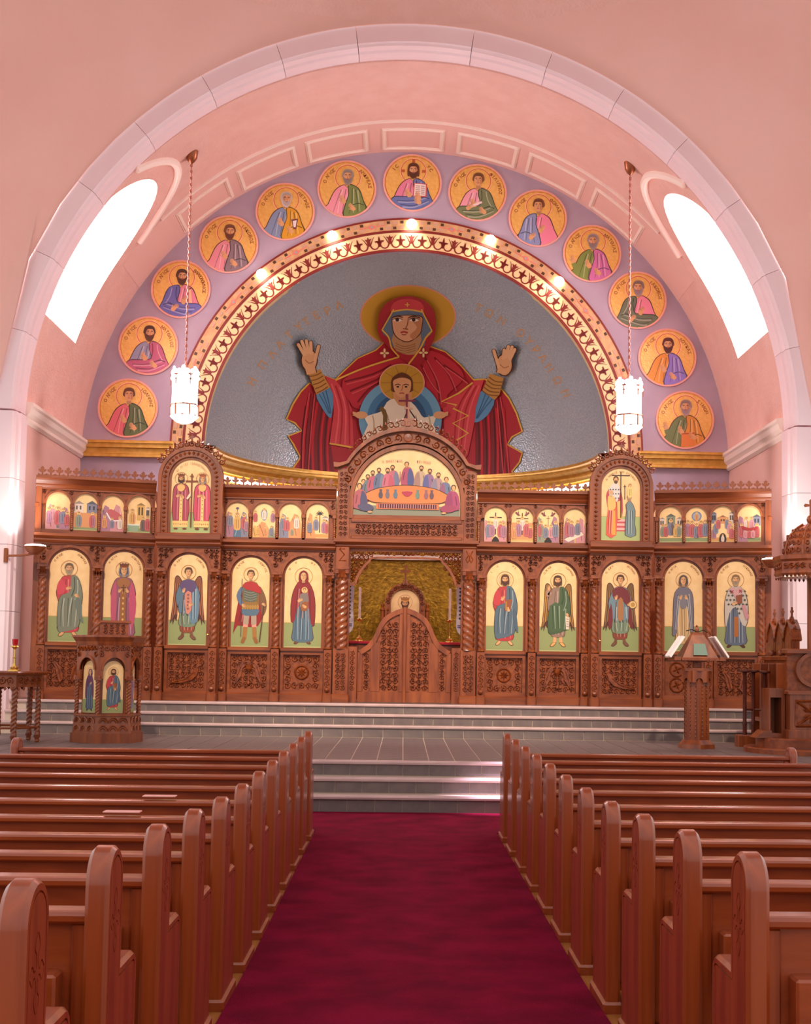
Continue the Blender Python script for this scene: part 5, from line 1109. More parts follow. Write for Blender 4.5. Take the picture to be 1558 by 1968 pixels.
# ---- screen bays
SCAT = 'icon screen'
for b, lb, mo, sg in (('A', 'angled carved oak screen bay nearest the candle table', ['big', 'roundels'], 1), ('a', 'angled carved oak screen bay nearest the throne', ['roundels', 'big'], -1)):
    p = empty('icon_screen_bay', world(b, 0, 0, 0), BAYS[b][2], lb, SCAT, 'bays of the carved icon screen')
    s = 1 if b == 'A' else -1
    ic = [(-.651, -.051), (.177, .777)] if b == 'A' else [(-.777, -.177), (.051, .651)]
    x0, x1 = (-.90, .93) if b == 'A' else (-.93, .90)
    cols = [-.762*1, .065, .865] if b == 'A' else [-.865, -.065, .762]
    lower(p, x0, x1, ic, cols, .90, 2.345, 2.47, mo, sg, 11 if s > 0 else 12)
    upper(p, x0, x1, UPX[b], 2.66, 3.25, 3.315, 3.485, 21 if s > 0 else 22)
    xe = x0 if b == 'A' else x1
    MB().box(min(xe, xe+s*.09), max(xe, xe+s*.09), -.03, .16, 0, 3.32).build('end_post', 'wood', p)
    MB().box(x0, x1, .02, .16, 2.58, 2.66).build('tier_rail', 'wood_h', p)
for b, lb, mo, sg in (('C', 'carved oak screen bay under the soldier and mother-and-child icons', ['birds', 'rosette'], 1), ('c', 'carved oak screen bay under the Christ and winged prophet icons', ['rosette', 'birds'], -1)):
    p = empty('icon_screen_bay', world(b, 0, 0, 0), 0, lb, SCAT, 'bays of the carved icon screen')
    ic = [(-.718, -.118), (.13, .73)] if b == 'C' else [(-.764, -.164), (.104, .704)]
    cols = [-.83, .006, .85] if b == 'C' else [-.85, -.03, .83]
    x0, x1 = (-.90, .93) if b == 'C' else (-.93, .90)
    lower(p, x0, x1, ic, cols, .87, 2.315, 2.47, mo, sg, 31 if b == 'C' else 32)
    upper(p, x0, x1, UPX[b], 2.64, 3.216, 3.30, 3.466, 41 if b == 'C' else 42)
    MB().box(x0, x1, .02, .16, 2.57, 2.64).build('tier_rail', 'wood_h', p)
def bigarch(g, r0, r1, zs, z0, w0=None):
    o = [(-r1, z0)]+arch_pts(0, zs, r1, 24)+[(r1, z0)]; i = [(-r0, z0)]+arch_pts(0, zs, r0, 24)+[(r0, z0)]
    return i, o
for b, lb, mo, sg in (('B', 'arched carved oak screen bay holding the violet-hooded angel', ['peacock'], 1), ('b', 'arched carved oak screen bay holding the red-caped angel', ['peacock'], -1)):
    p = empty('icon_screen_bay', world(b, 0, 0, 0), 0, lb, SCAT, 'bays of the carved icon screen')
    lower(p, -.50, .50, [(-.30, .30)], [-.425, .425], .88, 2.325, 2.48, mo, sg, 51 if b == 'B' else 52)
    zb = 2.60
    i, o = bigarch(p, .355, .50, 3.54, zb)
    MB().strip(i, o, -.02, .12).build('upper_arch_frame', 'wood', p)
    i2, o2 = bigarch(p, .315, .36, 3.54, zb+.06); MB().strip(i2, o2, .02, .12).build('upper_arch_reveal', 'wood', p)
    i3, o3 = bigarch(p, .46, .515, 3.54, zb); MB().strip(i3, o3, -.05, .12).build('upper_arch_moulding', 'wood', p)
    MB().box(-.5, .5, .09, .14, zb, 3.6).build('upper_back', 'wood', p); MB().bevbox(-.51, .51, -.09, .12, zb-.005, zb+.065, .012).build('upper_sill', 'wood_h', p)
    cv = MB(); N_ = 44
    for k in range(N_):
        # bead-and-leaf run along the frame
        t = k/(N_-1)*(2*.9+PI*.41); 
        if t < .9: x, z, a = -.41, zb+.1+t*1.0, PI/2
        elif t < .9+PI*.41: th = PI-(t-.9)/.41; x, z, a = .41*math.cos(th), 3.54+.41*math.sin(th), th-PI/2
        else: x, z, a = .41, 3.54-(t-.9-PI*.41), -PI/2
        cv.leaf(x, z, .055, .07, a, -.02, .025)
        cv.lathe([(.0, 0), (.014, .004), (.016, .012), (.0, .024)], 8, (x, -.03, z-.01))
    for k in range(15):                       # pierced crown over the arch
        a = math.radians(30+120*k/14); R = .56
        cv.ribbon(spiral(R*math.cos(a), 3.54+R*math.sin(a), .05, a, 1 if k % 2 else -1), .012, .02, -.01); cv.leaf((R+.05)*math.cos(a), 3.54+(R+.05)*math.sin(a), .07, .04, a, -.01, .02)
    cv.build('upper_arch_carving', 'wood_carved', p)['kind'] = 'stuff'
    MB().prism([(-.36, 3.97), (-.2, 4.06), (0, 4.16), (.2, 4.06), (.36, 3.97), (.2, 4.0), (0, 4.03), (-.2, 4.0)], -.012, .03).build('crown_cresting', 'wood', p)
    MB().prism([(-.015, 4.1), (.015, 4.1), (.012, 4.2), (.04, 4.2), (.04, 4.225), (.012, 4.225), (.0, 4.27), (-.012, 4.225), (-.04, 4.225), (-.04, 4.2), (-.012, 4.2)], -.012, .012).build('crown_finial', 'wood', p)
    MB().lathe([(0, -.012), (.015, -.01), (.018, 0), (.015, .01), (0, .012)], 10, (.335*sg, -.03, 1.05)).build('door_knob', 'brass', p)
# tall arched upper icons
def royal(P, x, col, crowncol, veil=None, beard=None):
    P.poly([(x-.05, .80), (x-.12, .74), (x-.135, .55), (x-.12, .2), (x+.12, .2), (x+.135, .55), (x+.12, .74), (x+.05, .80)], OUT, 2); P.poly([(x-.05, .79), (x-.11, .73), (x-.125, .55), (x-.11, .2), (x+.11, .2), (x+.125, .55), (x+.11, .73), (x+.05, .79)], col, 2)
    folds(P, ([(x-.1, .7), (x-.11, .22)], [(x+.1, .7), (x+.11, .22)]), col, 6, .01); P.poly([(x-.125, .2), (x+.12, .2), (x+.115, .1), (x-.12, .1)], (236, 196, 120), 0); P.poly([(x-.02, .6), (x+.03, .6), (x+.03, .1), (x-.02, .1)], (238, 200, 128))
    for k in range(7): P.ell(x+.005, .14+.065*k, .008, .008, (150, 84, 50), 6); P.ell(x-.1+.033*k, .15, .01, .01, (190, 120, 70), 6)
    for s in (-1, 1): P.ell(x+s*.07, .075, .035, .015, (120, 50, 30), 10)
    hand(P, x+.03, .58, .05, 2.2); hand(P, x-.05, .6, .05, .4); P.poly([(x-.06, .76), (x, .80), (x+.06, .76), (x+.05, .7), (x, .67), (x-.05, .7)], (232, 180, 110), 2)
    halo(P, x, .88, .10); head(P, x, .875, .058, BROWN, beard, veil, crown=crowncol, long=bool(beard))
def scene2(P):
    base_paint(P, .64, .34, (168, 182, 120), None, None); royal(P, -.16, (176, 64, 84), (120, 60, 30), None, (70, 36, 20)); royal(P, .18, (206, 70, 96), (150, 76, 40), (150, 130, 120))
    crossp(P, .01, .1, .96, .10, .84, .022, (120, 56, 32)); P.stroke([(-.02, .92), (.04, .92)], .016, (120, 56, 32), 0); P.poly([(-.07, .56), (.0, .68), (.0, .6), (-.05, .54)], (226, 214, 180))
    P.arctext('ΟΙ ΑΓΙΟΙ ΙΣΑΠΟΣΤΟΛΟΙ', 0, .86, .255, -58, 58, .04, (180, 130, 90))
def scene3(P):
    base_paint(P, .64, .40, (178, 190, 124), None, None)
    P.poly([(-.09, .16), (.14, .16), (.14, .36), (-.09, .36)], (206, 84, 90)); 
    for k in range(3): P.poly([(-.09, .18+.07*k), (.14, .18+.07*k), (.13, .22+.07*k), (-.07, .22+.07*k)], (240, 180, 170))
    P.poly([(-.2, .84), (-.24, .72), (-.2, .5), (-.14, .36), (.02, .36), (.03, .7), (-.02, .88), (-.1, .92)], (196, 70, 80), 2); P.poly([(-.19, .86), (-.18, .7), (-.06, .64), (-.01, .8), (-.04, .93), (-.1, .95)], (226, 214, 206), 2)
    for k in range(12): P.ell(-.17+.045*(k % 4), .7+.07*(k//4), .012, .012, (70, 60, 60), 6)
    P.poly([(-.06, .64), (-.01, .66), (.02, .36), (-.05, .36)], (230, 190, 110)); head(P, -.08, 1.0, .05, (90, 50, 26), (90, 50, 26), detail=False)
    crossp(P, .0, .38, 1.13, .145, 1.07, .016, (60, 34, 24)); crossp(P, .065, .68, .92, .02, .89, .012, (60, 34, 24))
    P.poly([(-.24, .1), (-.21, .5), (-.2, .72), (-.12, .72), (-.07, .6), (-.07, .1)], (226, 96, 74), 2); P.poly([(-.14, .1), (-.14, .5), (-.09, .5), (-.08, .1)], (236, 166, 70)); P.poly([(-.21, .72), (-.13, .74), (-.08, .62), (-.1, .52), (-.2, .5)], (240, 190, 110), 2); folds(P, ([(-.2, .5), (-.22, .12)], [(-.12, .5), (-.13, .12)]), (226, 96, 74), 4, .012); head(P, -.16, .78, .045, (214, 170, 140), (214, 180, 150), detail=False)
    P.poly([(.07, .1), (.09, .5), (.08, .6), (.16, .66), (.24, .5), (.23, .3), (.25, .1)], OUT, 2); P.poly([(.08, .1), (.1, .5), (.09, .6), (.16, .65), (.23, .5), (.22, .3), (.24, .1)], (120, 140, 144), 2); folds(P, ([(.1, .5), (.09, .12)], [(.21, .5), (.23, .12)]), (120, 140, 144), 5, .014); head(P, .14, .71, .045, (150, 100, 60), (170, 130, 100), detail=False)
    mini(P, .15, .72, .22, (236, 206, 130)); P.arctext('Η ΥΨΩΣΙΣ ΤΟΥ ΣΤΑΥΡΟΥ', 0, .86, .255, -58, 58, .04, (180, 130, 90))
for b, lb, fn in (('B', 'tall arched icon of a king and queen either side of a cross', scene2), ('b', 'tall arched icon of a bishop raising a tall thin cross', scene3)):
    g = panel('arched_icon', lb, b, 0, 2.665, .64, 1.195, .06, 'tall arched icons over the angel bays')
    P = Paint(); fn(P); P.build('painted_scene', g, y0=-.0125)
# ---- central doorway
p = empty('icon_screen_doorway', world('D', 0, 0, 0), 0, 'carved oak doorway bay with pierced fretwork and a great arched top', SCAT, 'bays of the carved icon screen')
for s in (-1, 1):
    x = s*1.025
    MB().box(x-.12, x+.12, -.02, .16, 0, 2.56).build('door_post', 'wood', p)
    c = link('column', SHAFT[s*-1], p, (x, -.06, .86), scale=(1.75, 1.2, 1.10))
    cp = link('capital', CAPITAL, p, (x, -.06, 1.96), scale=(1.35, 1.1, 1.5))
    MB().box(x-.12, x+.12, -.09, .0, .13, .86).build('pedestal', 'wood', p); MB().bevbox(x-.145, x+.145, -.13, .16, 0, .135, .014).build('plinth_block', 'wood_h', p)
    cv = MB(); carve(cv, x-.085, x+.085, .2, .8, -.09, None, .085, 61+s, .022); cv.build('pedestal_carving', 'wood_carved', p)['kind'] = 'stuff'
    MB().bevbox(x-.11, x+.11, -.10, .0, 2.18, 2.55, .01).build('monogram_block', 'wood', p)
    cv = MB()
    if s < 0:
        cv.ribbon([(x+.04, 2.47), (x-.05, 2.47), (x+.03, 2.38), (x-.05, 2.28), (x+.06, 2.28)], .012, .012, -.10, taper=False)
        cv.ribbon([(x-.03, 2.49), (x-.055, 2.45)], .01, .012, -.10)
    else:
        cv.ribbon([(x-.05, 2.47), (x-.02, 2.40), (x-.055, 2.33), (x-.03, 2.28), (x, 2.33), (x, 2.44)], .012, .012, -.10, taper=False); cv.ribbon([(x+.05, 2.47), (x+.02, 2.40), (x+.055, 2.33), (x+.03, 2.28), (x, 2.33)], .012, .012, -.10, taper=False)
    cv.build('monogram', 'wood_carved', p)
    x = s*.835       # inner jamb below
    MB().box(x-.07, x+.07, -.02, .12, 0, .90).build('inner_jamb', 'wood', p)
    cv = MB(); carve(cv, x-.045, x+.045, .2, .84, -.02, None, .08, 71+s, .018); cv.build('jamb_carving', 'wood_carved', p)['kind'] = 'stuff'
# pierced fretwork arch in the opening
fo = [(-.905, 2.47)]+[(-.905, 1.92), (-.80, 1.92)]
arc = [(-.80+.0*i, 1.92) for i in range(1)]
curve = crom([(-.80, 1.90), (-.76, 2.02), (-.68, 2.16), (-.58, 2.27), (-.46, 2.33), (.46, 2.33), (.58, 2.27), (.68, 2.16), (.76, 2.02), (.80, 1.90)], 4, False)
MB().strip(curve, [(x*1.045, z+.028) for x, z in curve], -.02, .05).build('fretwork_edge', 'wood', p)
fr = MB()
def infr(x, z):
    if abs(x) > .90 or z > 2.47: return False
    lim = 2.35 if abs(x) < .5 else 2.35-.45*max(0, (abs(x)-.46)/.34)**1.6
    return z > lim+.01
rnd = random.Random(5)
for j in range(7):
    for i in range(24):
        x, z = -.88+i*.0765, 1.96+j*.078
        if infr(x, z):
            for yy in (0.0, .02): fr.ribbon(spiral(x, z, .045, rnd.uniform(0, 6), 1 if (i+j) % 2 else -1, 1.2, 9), .009, .018, yy)
            fr.leaf(x+.03, z+.03, .06, .025, rnd.uniform(0, 3), .0, .015)
for s in (-1, 1): fr.box(min(s*.89, s*.905), max(s*.89, s*.905), -.01, .03, 1.92, 2.47)
fr.build('fretwork', 'wood', p)['kind'] = 'stuff'
MB().box(-.905, .905, -.015, .05, 2.44, 2.5).build('fretwork_rail', 'wood_h', p)
MB().box(-.90, -.82, -.02, .05, 1.88, 1.93).build('fretwork_foot', 'wood', p); MB().box(.82, .90, -.02, .05, 1.88, 1.93).build('fretwork_foot', 'wood', p)
moulding(p, 'shelf', -1.17, 1.17, [(-.09, 2.49), (-.12, 2.52), (-.12, 2.54), (-.17, 2.575), (-.2, 2.58), (-.2, 2.63), (.16, 2.63), (.16, 2.49)])
# great arched top with the supper icon
zt = 2.62
MB().box(-1.13, 1.13, .0, .16, zt, zt+.42).build('top_base', 'wood_h', p)
cv = MB(); carve(cv, -.83, .83, zt+.10, zt+.28, -.005, None, .088, 81, .026)
cv.build('top_base_carving', 'wood_carved', p)['kind'] = 'stuff'
MB().bevbox(-.9, .9, -.03, .02, zt+.30, zt+.36, .01).build('top_rail', 'wood_h', p); MB().bevbox(-.9, .9, -.03, .02, zt+.03, zt+.08, .01).build('top_rail', 'wood_h', p)
ca_, cr = 3.28, 1.0          # arch centre height and radius of outer moulding
def flatarch(rx, rz, zc, z0, hw): return [(-hw, z0), (-hw, zc)]+arch_pts(0, zc, rx, 28, rz=rz)[1:-1]+[(hw, zc), (hw, z0)]
for s in (-1, 1):
    MB().box(min(s*.93, s*1.13), max(s*.93, s*1.13), -.02, .16, zt, 3.79).build('top_stile', 'wood', p)
    cv = MB(); carve(cv, min(s*.96, s*1.1), max(s*.96, s*1.1), zt+.06, 3.74, -.022, None, .085, 85+s, .022); cv.build('top_stile_carving', 'wood_carved', p)['kind'] = 'stuff'
i_ = [(-.875, zt+.36)]+arch_pts(0, 3.26, .875, 28, rz=.875)+[(.875, zt+.36)]
o_ = [(-.94, zt+.36)]+arch_pts(0, 3.26, .94, 28, rz=.94)+[(.94, zt+.36)]
MB().strip(i_, o_, -.03, .1).build('top_arch_reveal', 'wood', p)
A1 = arch_pts(0, 3.30, .93, 28, PI*.93, PI*.07); A2 = [(x*1.19, 3.30+(z-3.30)*1.185) for x, z in A1]
MB().strip(A1, A2, -.0265, .138).build('top_arch_plate', 'wood_ground', p)
cv = MB()
for k in range(17):
    a = PI*(.1+.8*k/16); R = 1.015
    if abs(k-8) < 1: continue
    cv.ribbon(spiral(R*math.cos(a), 3.30+R*math.sin(a), .062, a*3, 1 if k % 2 else -1), .015, .03, -.026)
    for q in range(3): cv.leaf(R*math.cos(a)+.06*math.cos(q*2+a), 3.30+R*math.sin(a)+.06*math.sin(q*2+a), .06, .03, q*2+a, -.02, .02)
cv.build('top_arch_carving', 'wood_carved', p)['kind'] = 'stuff'
MB().lathe([(.0, 0), (.075, .0), (.08, .012), (.06, .02), (.0, .024)], 18).build('top_boss', 'wood', p, (0, -.02, 4.315), (PI/2, 0, 0))
B1 = [(-1.19, 3.80), (-1.13, 3.80)]+[(x*1.165, 3.30+(z-3.30)*1.17) for x, z in arch_pts(0, 3.30, .95, 26, PI*.83, PI*.17)]+[(1.13, 3.80), (1.19, 3.80)]
B2 = [(-1.2, 3.88), (-1.1, 3.87)]+[(x*1.21, 3.30+(z-3.30)*1.24) for x, z in arch_pts(0, 3.30, .95, 26, PI*.83, PI*.17)]+[(1.1, 3.87), (1.2, 3.88)]
MB().strip(B1, B2, -.12, .16).build('top_hood_moulding', 'wood', p)
MB().prism([(-1.1, zt+.4)]+[(x*1.1, 3.30+(z-3.30)*1.1) for x, z in arch_pts(0, 3.30, .95, 20)]+[(1.1, zt+.4)], .1, .15).build('top_back', 'wood', p)
cr_ = MB()
for k in range(23):
    a = PI*(.22+.56*k/22); R = 1.215; x, z = R*math.cos(a)*.98, 3.30+R*math.sin(a)*1.0; g_ = .035+.035*(1-abs(k-11)/11)
    for yy in (-.06, -.04): cr_.ribbon(spiral(x, z+g_*.4, g_, a+1, 1 if k % 2 else -1, 1.2, 10), .009, .014, yy)
    cr_.leaf(x+.01, z+g_*1.2, g_*1.5, .03, PI/2+(a-PI/2)*.6, -.05, .02); cr_.leaf(x+.01, z+g_*1.2, -g_*1.5, .03, PI/2+(a-PI/2)*.6, -.05, -.012)
cr_.build('top_cresting', 'wood_carved', p)['kind'] = 'stuff'
MB().prism([(-.11, 4.5), (-.13, 4.56), (-.07, 4.58), (-.09, 4.63), (-.02, 4.62), (0, 4.66), (.02, 4.62), (.09, 4.63), (.07, 4.58), (.13, 4.56), (.11, 4.5)], -.07, -.03).build('top_finial', 'wood', p)
MB().prism([(-.016, 4.64), (.016, 4.64), (.014, 4.78), (.07, 4.78), (.07, 4.81), (.014, 4.81), (.014, 4.90), (-.014, 4.90), (-.014, 4.81), (-.07, 4.81), (-.07, 4.78), (-.014, 4.78)], -.06, -.035).build('top_cross', 'wood', p)
# supper icon
g = empty('supper_icon', world('D', 0, .04, 3.0), 0, 'wide arched icon of a supper round an orange semicircular table', 'icon')
MB().prism([(-.87, 0)]+arch_pts(0, .26, .87, 28)+[(.87, 0)], -.01, .055).build('gold_panel', 'gold_leaf', g)
P = Paint(); 
P.poly([(-.86, .004), (.86, .004), (.86, .20), (-.86, .20)], (140, 138, 118))
def sit(x, z, c1, c2, s=1.0, d=0):
    h = .30*s; P.poly([(x-.10*s, z-.05), (x-.09*s, z+h*.5), (x-.04*s, z+h*.75), (x+.04*s, z+h*.75), (x+.09*s, z+h*.5), (x+.10*s, z-.05)], c1, 2); P.poly([(x+d*.02, z+h*.7), (x+d*.09*s, z+h*.45), (x+d*.10*s, z-.05), (x, z-.05)], c2, 2)
    P.stroke([(x-d*.05, z+h*.5), (x-d*.07, z+.02)], .014, dk(c1, .6), 0); head(P, x-d*.015, z+h*.92, .042*s, (84, 50, 34), (96, 60, 44) if int(x*100) % 2 else None, detail=False)
halo(P, 0, .775, .07)
SUP = [(-.70, .32), (-.63, .40), (-.55, .465), (-.45, .51), (-.23, .56), (-.31, .51), (.21, .56), (.35, .51), (.49, .45), (.62, .38)]
cols_ = [((120, 90, 120), (90, 96, 130)), ((110, 120, 130), (90, 110, 130)), ((186, 90, 110), (120, 110, 140)), ((100, 110, 140), (120, 130, 150)), ((190, 110, 120), (120, 120, 150)), ((206, 110, 130), (196, 90, 110)), ((200, 170, 140), (170, 130, 120)), ((150, 110, 150), (100, 100, 150)), ((180, 140, 140), (140, 130, 150)), ((110, 120, 150), (150, 90, 120))]
for (x, z), c in zip(SUP, cols_): sit(x, z, c[0], c[1], .95, 1 if x < 0 else -1)
sit(0, .60, (180, 80, 110), (84, 90, 140), 1.0, 1)
P.poly([(-.70, .36), (-.62, .43), (-.45, .49), (-.2, .53), (0, .54), (.2, .53), (.45, .49), (.62, .42), (.68, .36), (.62, .27), (.4, .235), (-.4, .235), (-.62, .27)], OUT, 3)
P.poly([(-.69, .36), (-.61, .42), (-.45, .48), (-.2, .52), (0, .53), (.2, .52), (.45, .48), (.61, .41), (.67, .36), (.61, .28), (.4, .245), (-.4, .245), (-.61, .28)], (224, 132, 76), 3)
P.poly([(-.50, .14), (.52, .14), (.52, .235), (-.50, .235)], (214, 120, 80)); P.poly([(-.46, .155), (.48, .155), (.48, .225), (-.46, .225)], (84, 24, 40))
for k in range(24): P.poly([(-.45+.039*k, .158), (-.438+.039*k, .158), (-.438+.039*k, .222), (-.45+.039*k, .222)], (214, 150, 150))
P.poly([(-.09, .43), (.09, .43), (.05, .37), (.02, .35), (-.02, .35), (-.05, .37)], (186, 60, 84), 2)
for x, c in ((-.19, (96, 120, 140)), (.17, (110, 140, 130)), (-.32, (120, 110, 120)), (.31, (150, 100, 110)), (-.43, (90, 80, 90)), (.40, (110, 80, 90))): P.poly([(x-.02, .32), (x-.035, .38), (x-.015, .43), (x-.025, .46), (x+.025, .46), (x+.015, .43), (x+.035, .38), (x+.02, .32)], c, 2)
sit(-.76, .20, (176, 90, 100), (80, 76, 110), 1.1, 1); sit(.74, .20, (170, 70, 110), (150, 60, 100), 1.1, -1)
for s in (-1, 1): P.poly([(s*.80, .2), (s*.62, .22), (s*.54, .16), (s*.6, .1), (s*.76, .12)], (86, 80, 110) if s < 0 else (160, 66, 96), 2); P.ell(s*.6, .09, .04, .016, SKIN, 8)
P.text('Ο ΜΥΣΤΙΚΟΣ', .045, (190, 130, 120), lambda i, n: (-.40+.034*i, .90+.02*math.sin(i*.2), .12)); P.text('ΔΕΙΠΝΟΣ', .045, (190, 130, 120), lambda i, n: (.16+.034*i, .92-.004*i, -.12))
P.stroke([(-.12, .60), (-.12, .76)], .010, (110, 60, 50), 0)
P.build('painted_scene', g, y0=-.0105)
# ---- royal doors
for s in (-1, 1):
    d = empty('royal_door', world('D', 0, .05, 0.012), 0, 'carved oak holy door leaf with swept top, %s' % ('hinged beside the mother-and-child icon' if s < 0 else 'hinged beside the Christ icon'), 'door', 'pair of holy doors')
    prof = [(.0, 1.525), (.07, 1.512), (.15, 1.485), (.22, 1.45), (.29, 1.41), (.34, 1.367), (.385, 1.31), (.415, 1.26), (.44, 1.205), (.46, 1.155), (.485, 1.095), (.506, 1.05), (.535, 1.0), (.566, .96), (.61, .915), (.657, .884), (.705, .85), (.748, .83)]
    out = [(s*.004, .0)]+[(s*max(x, .004), z) for x, z in prof]+[(s*.755, 0)]
    MB().prism(out, .012, .035).build('door_ground', 'wood_ground', d)
    inn = [(max(x-.075*(1 if x > .1 else 0), 0.0) if x < .74 else x-.075, z-.085) for x, z in prof]
    def ztop(x):
        for (xa, za), (xb, zb) in zip(prof, prof[1:]):
            if xa <= x <= xb: return za+(zb-za)*(x-xa)/(xb-xa)
        return .83
    A_ = [(s*max(x, .004), z) for x, z in prof]; B_ = [(s*max(x-.05*min(1, x/.3), .004), z-.085+.02*min(1, x/.3)) for x, z in prof]
    MB().strip(A_, B_, -.03, .04).build('top_rail', 'wood', d)
    st = MB()
    for xa, xb, zt_ in ((.004, .085, 1.47), (.40, .545, None), (.68, .752, .80)):
        zz = zt_ if zt_ else min(ztop(xa), ztop(xb))-.03
        st.box(min(s*xa, s*xb), max(s*xa, s*xb), -.02, .04, .165, zz)
    st.box(min(0.004*s, s*.752), max(.004*s, s*.752), -.02, .04, 0, .17)
    st.build('stiles_and_bottom_rail', 'wood', d)
    if s < 0: MB().bevbox(-.03, .03, -.06, -.015, 0, 1.54, .012).build('meeting_stile', 'wood', d)
    cv = MB()
    carve(cv, .095, .39, .19, 1.40, .012, lambda x, z: z < ztop(x)-.09 and z > .18, .098, 91, .03)
    carve(cv, .555, .67, .19, .88, .012, lambda x, z: z < ztop(x)-.085, .09, 92, .025)
    cv.v = [(s*x, y, z) for x, y, z in cv.v]
    cv.build('door_carving', 'wood_carved', d)['kind'] = 'stuff'
# ================================================================== PEWS
def offset_poly(P, d):
    n = len(P); out = []; ar = sum(P[i][0]*P[(i+1) % n][1]-P[(i+1) % n][0]*P[i][1] for i in range(n)); sg = 1 if ar > 0 else -1
    for i in range(n):
        a, b, c = P[i-1], P[i], P[(i+1) % n]
        def nrm(p, q):
            l = math.hypot(q[0]-p[0], q[1]-p[1]) or 1e-9; return (-(q[1]-p[1])/l*sg, (q[0]-p[0])/l*sg)
        n1, n2 = nrm(a, b), nrm(b, c); mx, my = n1[0]+n2[0], n1[1]+n2[1]; l2 = (mx*mx+my*my) or 1e-9
        k = 2*d/l2; out.append((b[0]+mx*k, b[1]+my*k))
    return out
PE = [(0, 0), (0, .905)]+[(.105-.105*math.cos(PI*i/20), .905+.105*math.sin(PI*i/20)) for i in range(1, 20)]+[(.21, .905), (.21, .64), (.40, .64), (.43, .632), (.452, .612), (.46, .585), (.46, 0)]
def end_mesh():
    mb = MB(); b = .012; Q = offset_poly(PE, b); n = len(PE); t = .07
    vs = [(0, *p) for p in Q]+[(b, *p) for p in PE]+[(t-b, *p) for p in PE]+[(t, *p) for p in Q]
    tr = tessellate_polygon([[Vector((p[0], p[1], 0)) for p in Q]])
    fs = [tuple(x) for x in tr]+[tuple(3*n+i for i in reversed(x)) for x in tr]
    for k in range(3): fs += [(k*n+i, k*n+(i+1) % n, (k+1)*n+(i+1) % n, (k+1)*n+i) for i in range(n)]
    mb.add(vs, fs); return mb
LP = 2.78
def make_pew():
    root = empty('pew')
    e = end_mesh().build('end_panel', 'pew_end', root, smooth=32)
    # grooves really cut into the aisle face: a line following the edge, and the outline of a budded cross
    G0, G1 = offset_poly(PE, .028), offset_poly(PE, .0335)
    def loop(x0, x1):
        m = MB(); n = len(G0)
        m.add([(x0, *p) for p in G0]+[(x0, *p) for p in G1]+[(x1, *p) for p in G0]+[(x1, *p) for p in G1],
              [f for i in range(n) for f in ((i, (i+1) % n, n+(i+1) % n, n+i), (2*n+i, 3*n+i, 3*n+(i+1) % n, 2*n+(i+1) % n), (i, 2*n+i, 2*n+(i+1) % n, (i+1) % n), (n+i, n+(i+1) % n, 3*n+(i+1) % n, 3*n+i))])
        return m
    cy, cz = .105, .79; lines = []
    for k in range(4):
        a = k*PI/2; c, q = math.cos(a), math.sin(a); L_ = .095 if k % 2 else .062
        T_ = lambda u, v: (cy+u*c-v*q, cz+u*q+v*c)
        for s in (-1, 1):
            lines.append(crom([T_(.014, s*.009), T_(L_*.45, s*.008), T_(L_*.62, s*.022), T_(L_*.8, s*.017), T_(L_, s*.003)], 3, False))
    def strokes(x0, x1, w):
        out = []
        for p in lines:
            A_, B_ = [], []
            for j in range(len(p)):
                u, v = p[max(j-1, 0)], p[min(j+1, len(p)-1)]; dx, dz = v[0]-u[0], v[1]-u[1]; l = math.hypot(dx, dz) or 1e-9
                A_.append((p[j][0]-dz/l*w, p[j][1]+dx/l*w)); B_.append((p[j][0]+dz/l*w, p[j][1]-dx/l*w))
            out.append(MB().strip(A_, B_, x0, x1, 'x'))
        return out
    for m in [loop(-.02, .006)]+strokes(-.02, .008, .0028):
        cut = m.build('cut', 'pew_end')
        for ob in (cut, e):
            bm_ = bmesh.new(); bm_.from_mesh(ob.data); bmesh.ops.remove_doubles(bm_, verts=bm_.verts, dist=1e-6); bmesh.ops.recalc_face_normals(bm_, faces=bm_.faces); bm_.to_mesh(ob.data); bm_.free()
        md = e.modifiers.new('b', 'BOOLEAN'); md.operation = 'DIFFERENCE'; md.object = cut; md.solver = 'EXACT'
        bpy.context.view_layer.update()
        me = bpy.data.meshes.new_from_object(e.evaluated_get(bpy.context.evaluated_depsgraph_get())); e.modifiers.clear(); e.data = me
        bpy.data.objects.remove(cut)
    e.data.polygons.foreach_set('use_smooth', [True]*len(e.data.polygons)); e.data.set_sharp_from_angle(angle=math.radians(32))
    loop(.0056, .0066).build('edge_groove', 'pew_end', e)
    cc = MB()
    for m in strokes(.0076, .0086, .0028): cc.add(m.v, m.f)
    cc.build('cross_carving', 'pew_end', e)['kind'] = 'stuff'
    MB().bevbox(-.014, .084, -.014, .475, 0, .055, .012).build('end_plinth', 'pew_end', e)
    e2 = link('end_panel', e.data, root, (LP-.07, 0, 0), scale=(1, 1, .905)); MB().bevbox(-.014, .084, -.014, .475, 0, .055, .012).build('end_plinth', 'pew_end', e2)
    x0, x1 = .065, LP-.065
    MB().box(x0, x1, .06, .085, .13, .80).build('back_panel', 'pew_back', root)
    for xa, xb in ((x0, x0+.05), (x1-.05, x1)): MB().bevbox(xa, xb, .045, .065, .13, .79, .006).build('back_stile', 'pew_end', root)
    MB().prism([(.03, .792), (.022, .80), (.022, .815), (.03, .825), (.045, .828), (.12, .828), (.13, .818), (.13, .792)], x0, x1, 'x').build('top_rail', 'pew_rail', root)
    MB().bevbox(x0, x1, .045, .095, .10, .15, .008).build('bottom_rail', 'pew_rail', root)
    MB().bevbox(x0, x1, .07, .45, .40, .435, .01).build('seat', 'pew_rail', root)
    MB().box(x0, x1, .40, .42, .30, .40).build('seat_apron', 'pew_back', root)
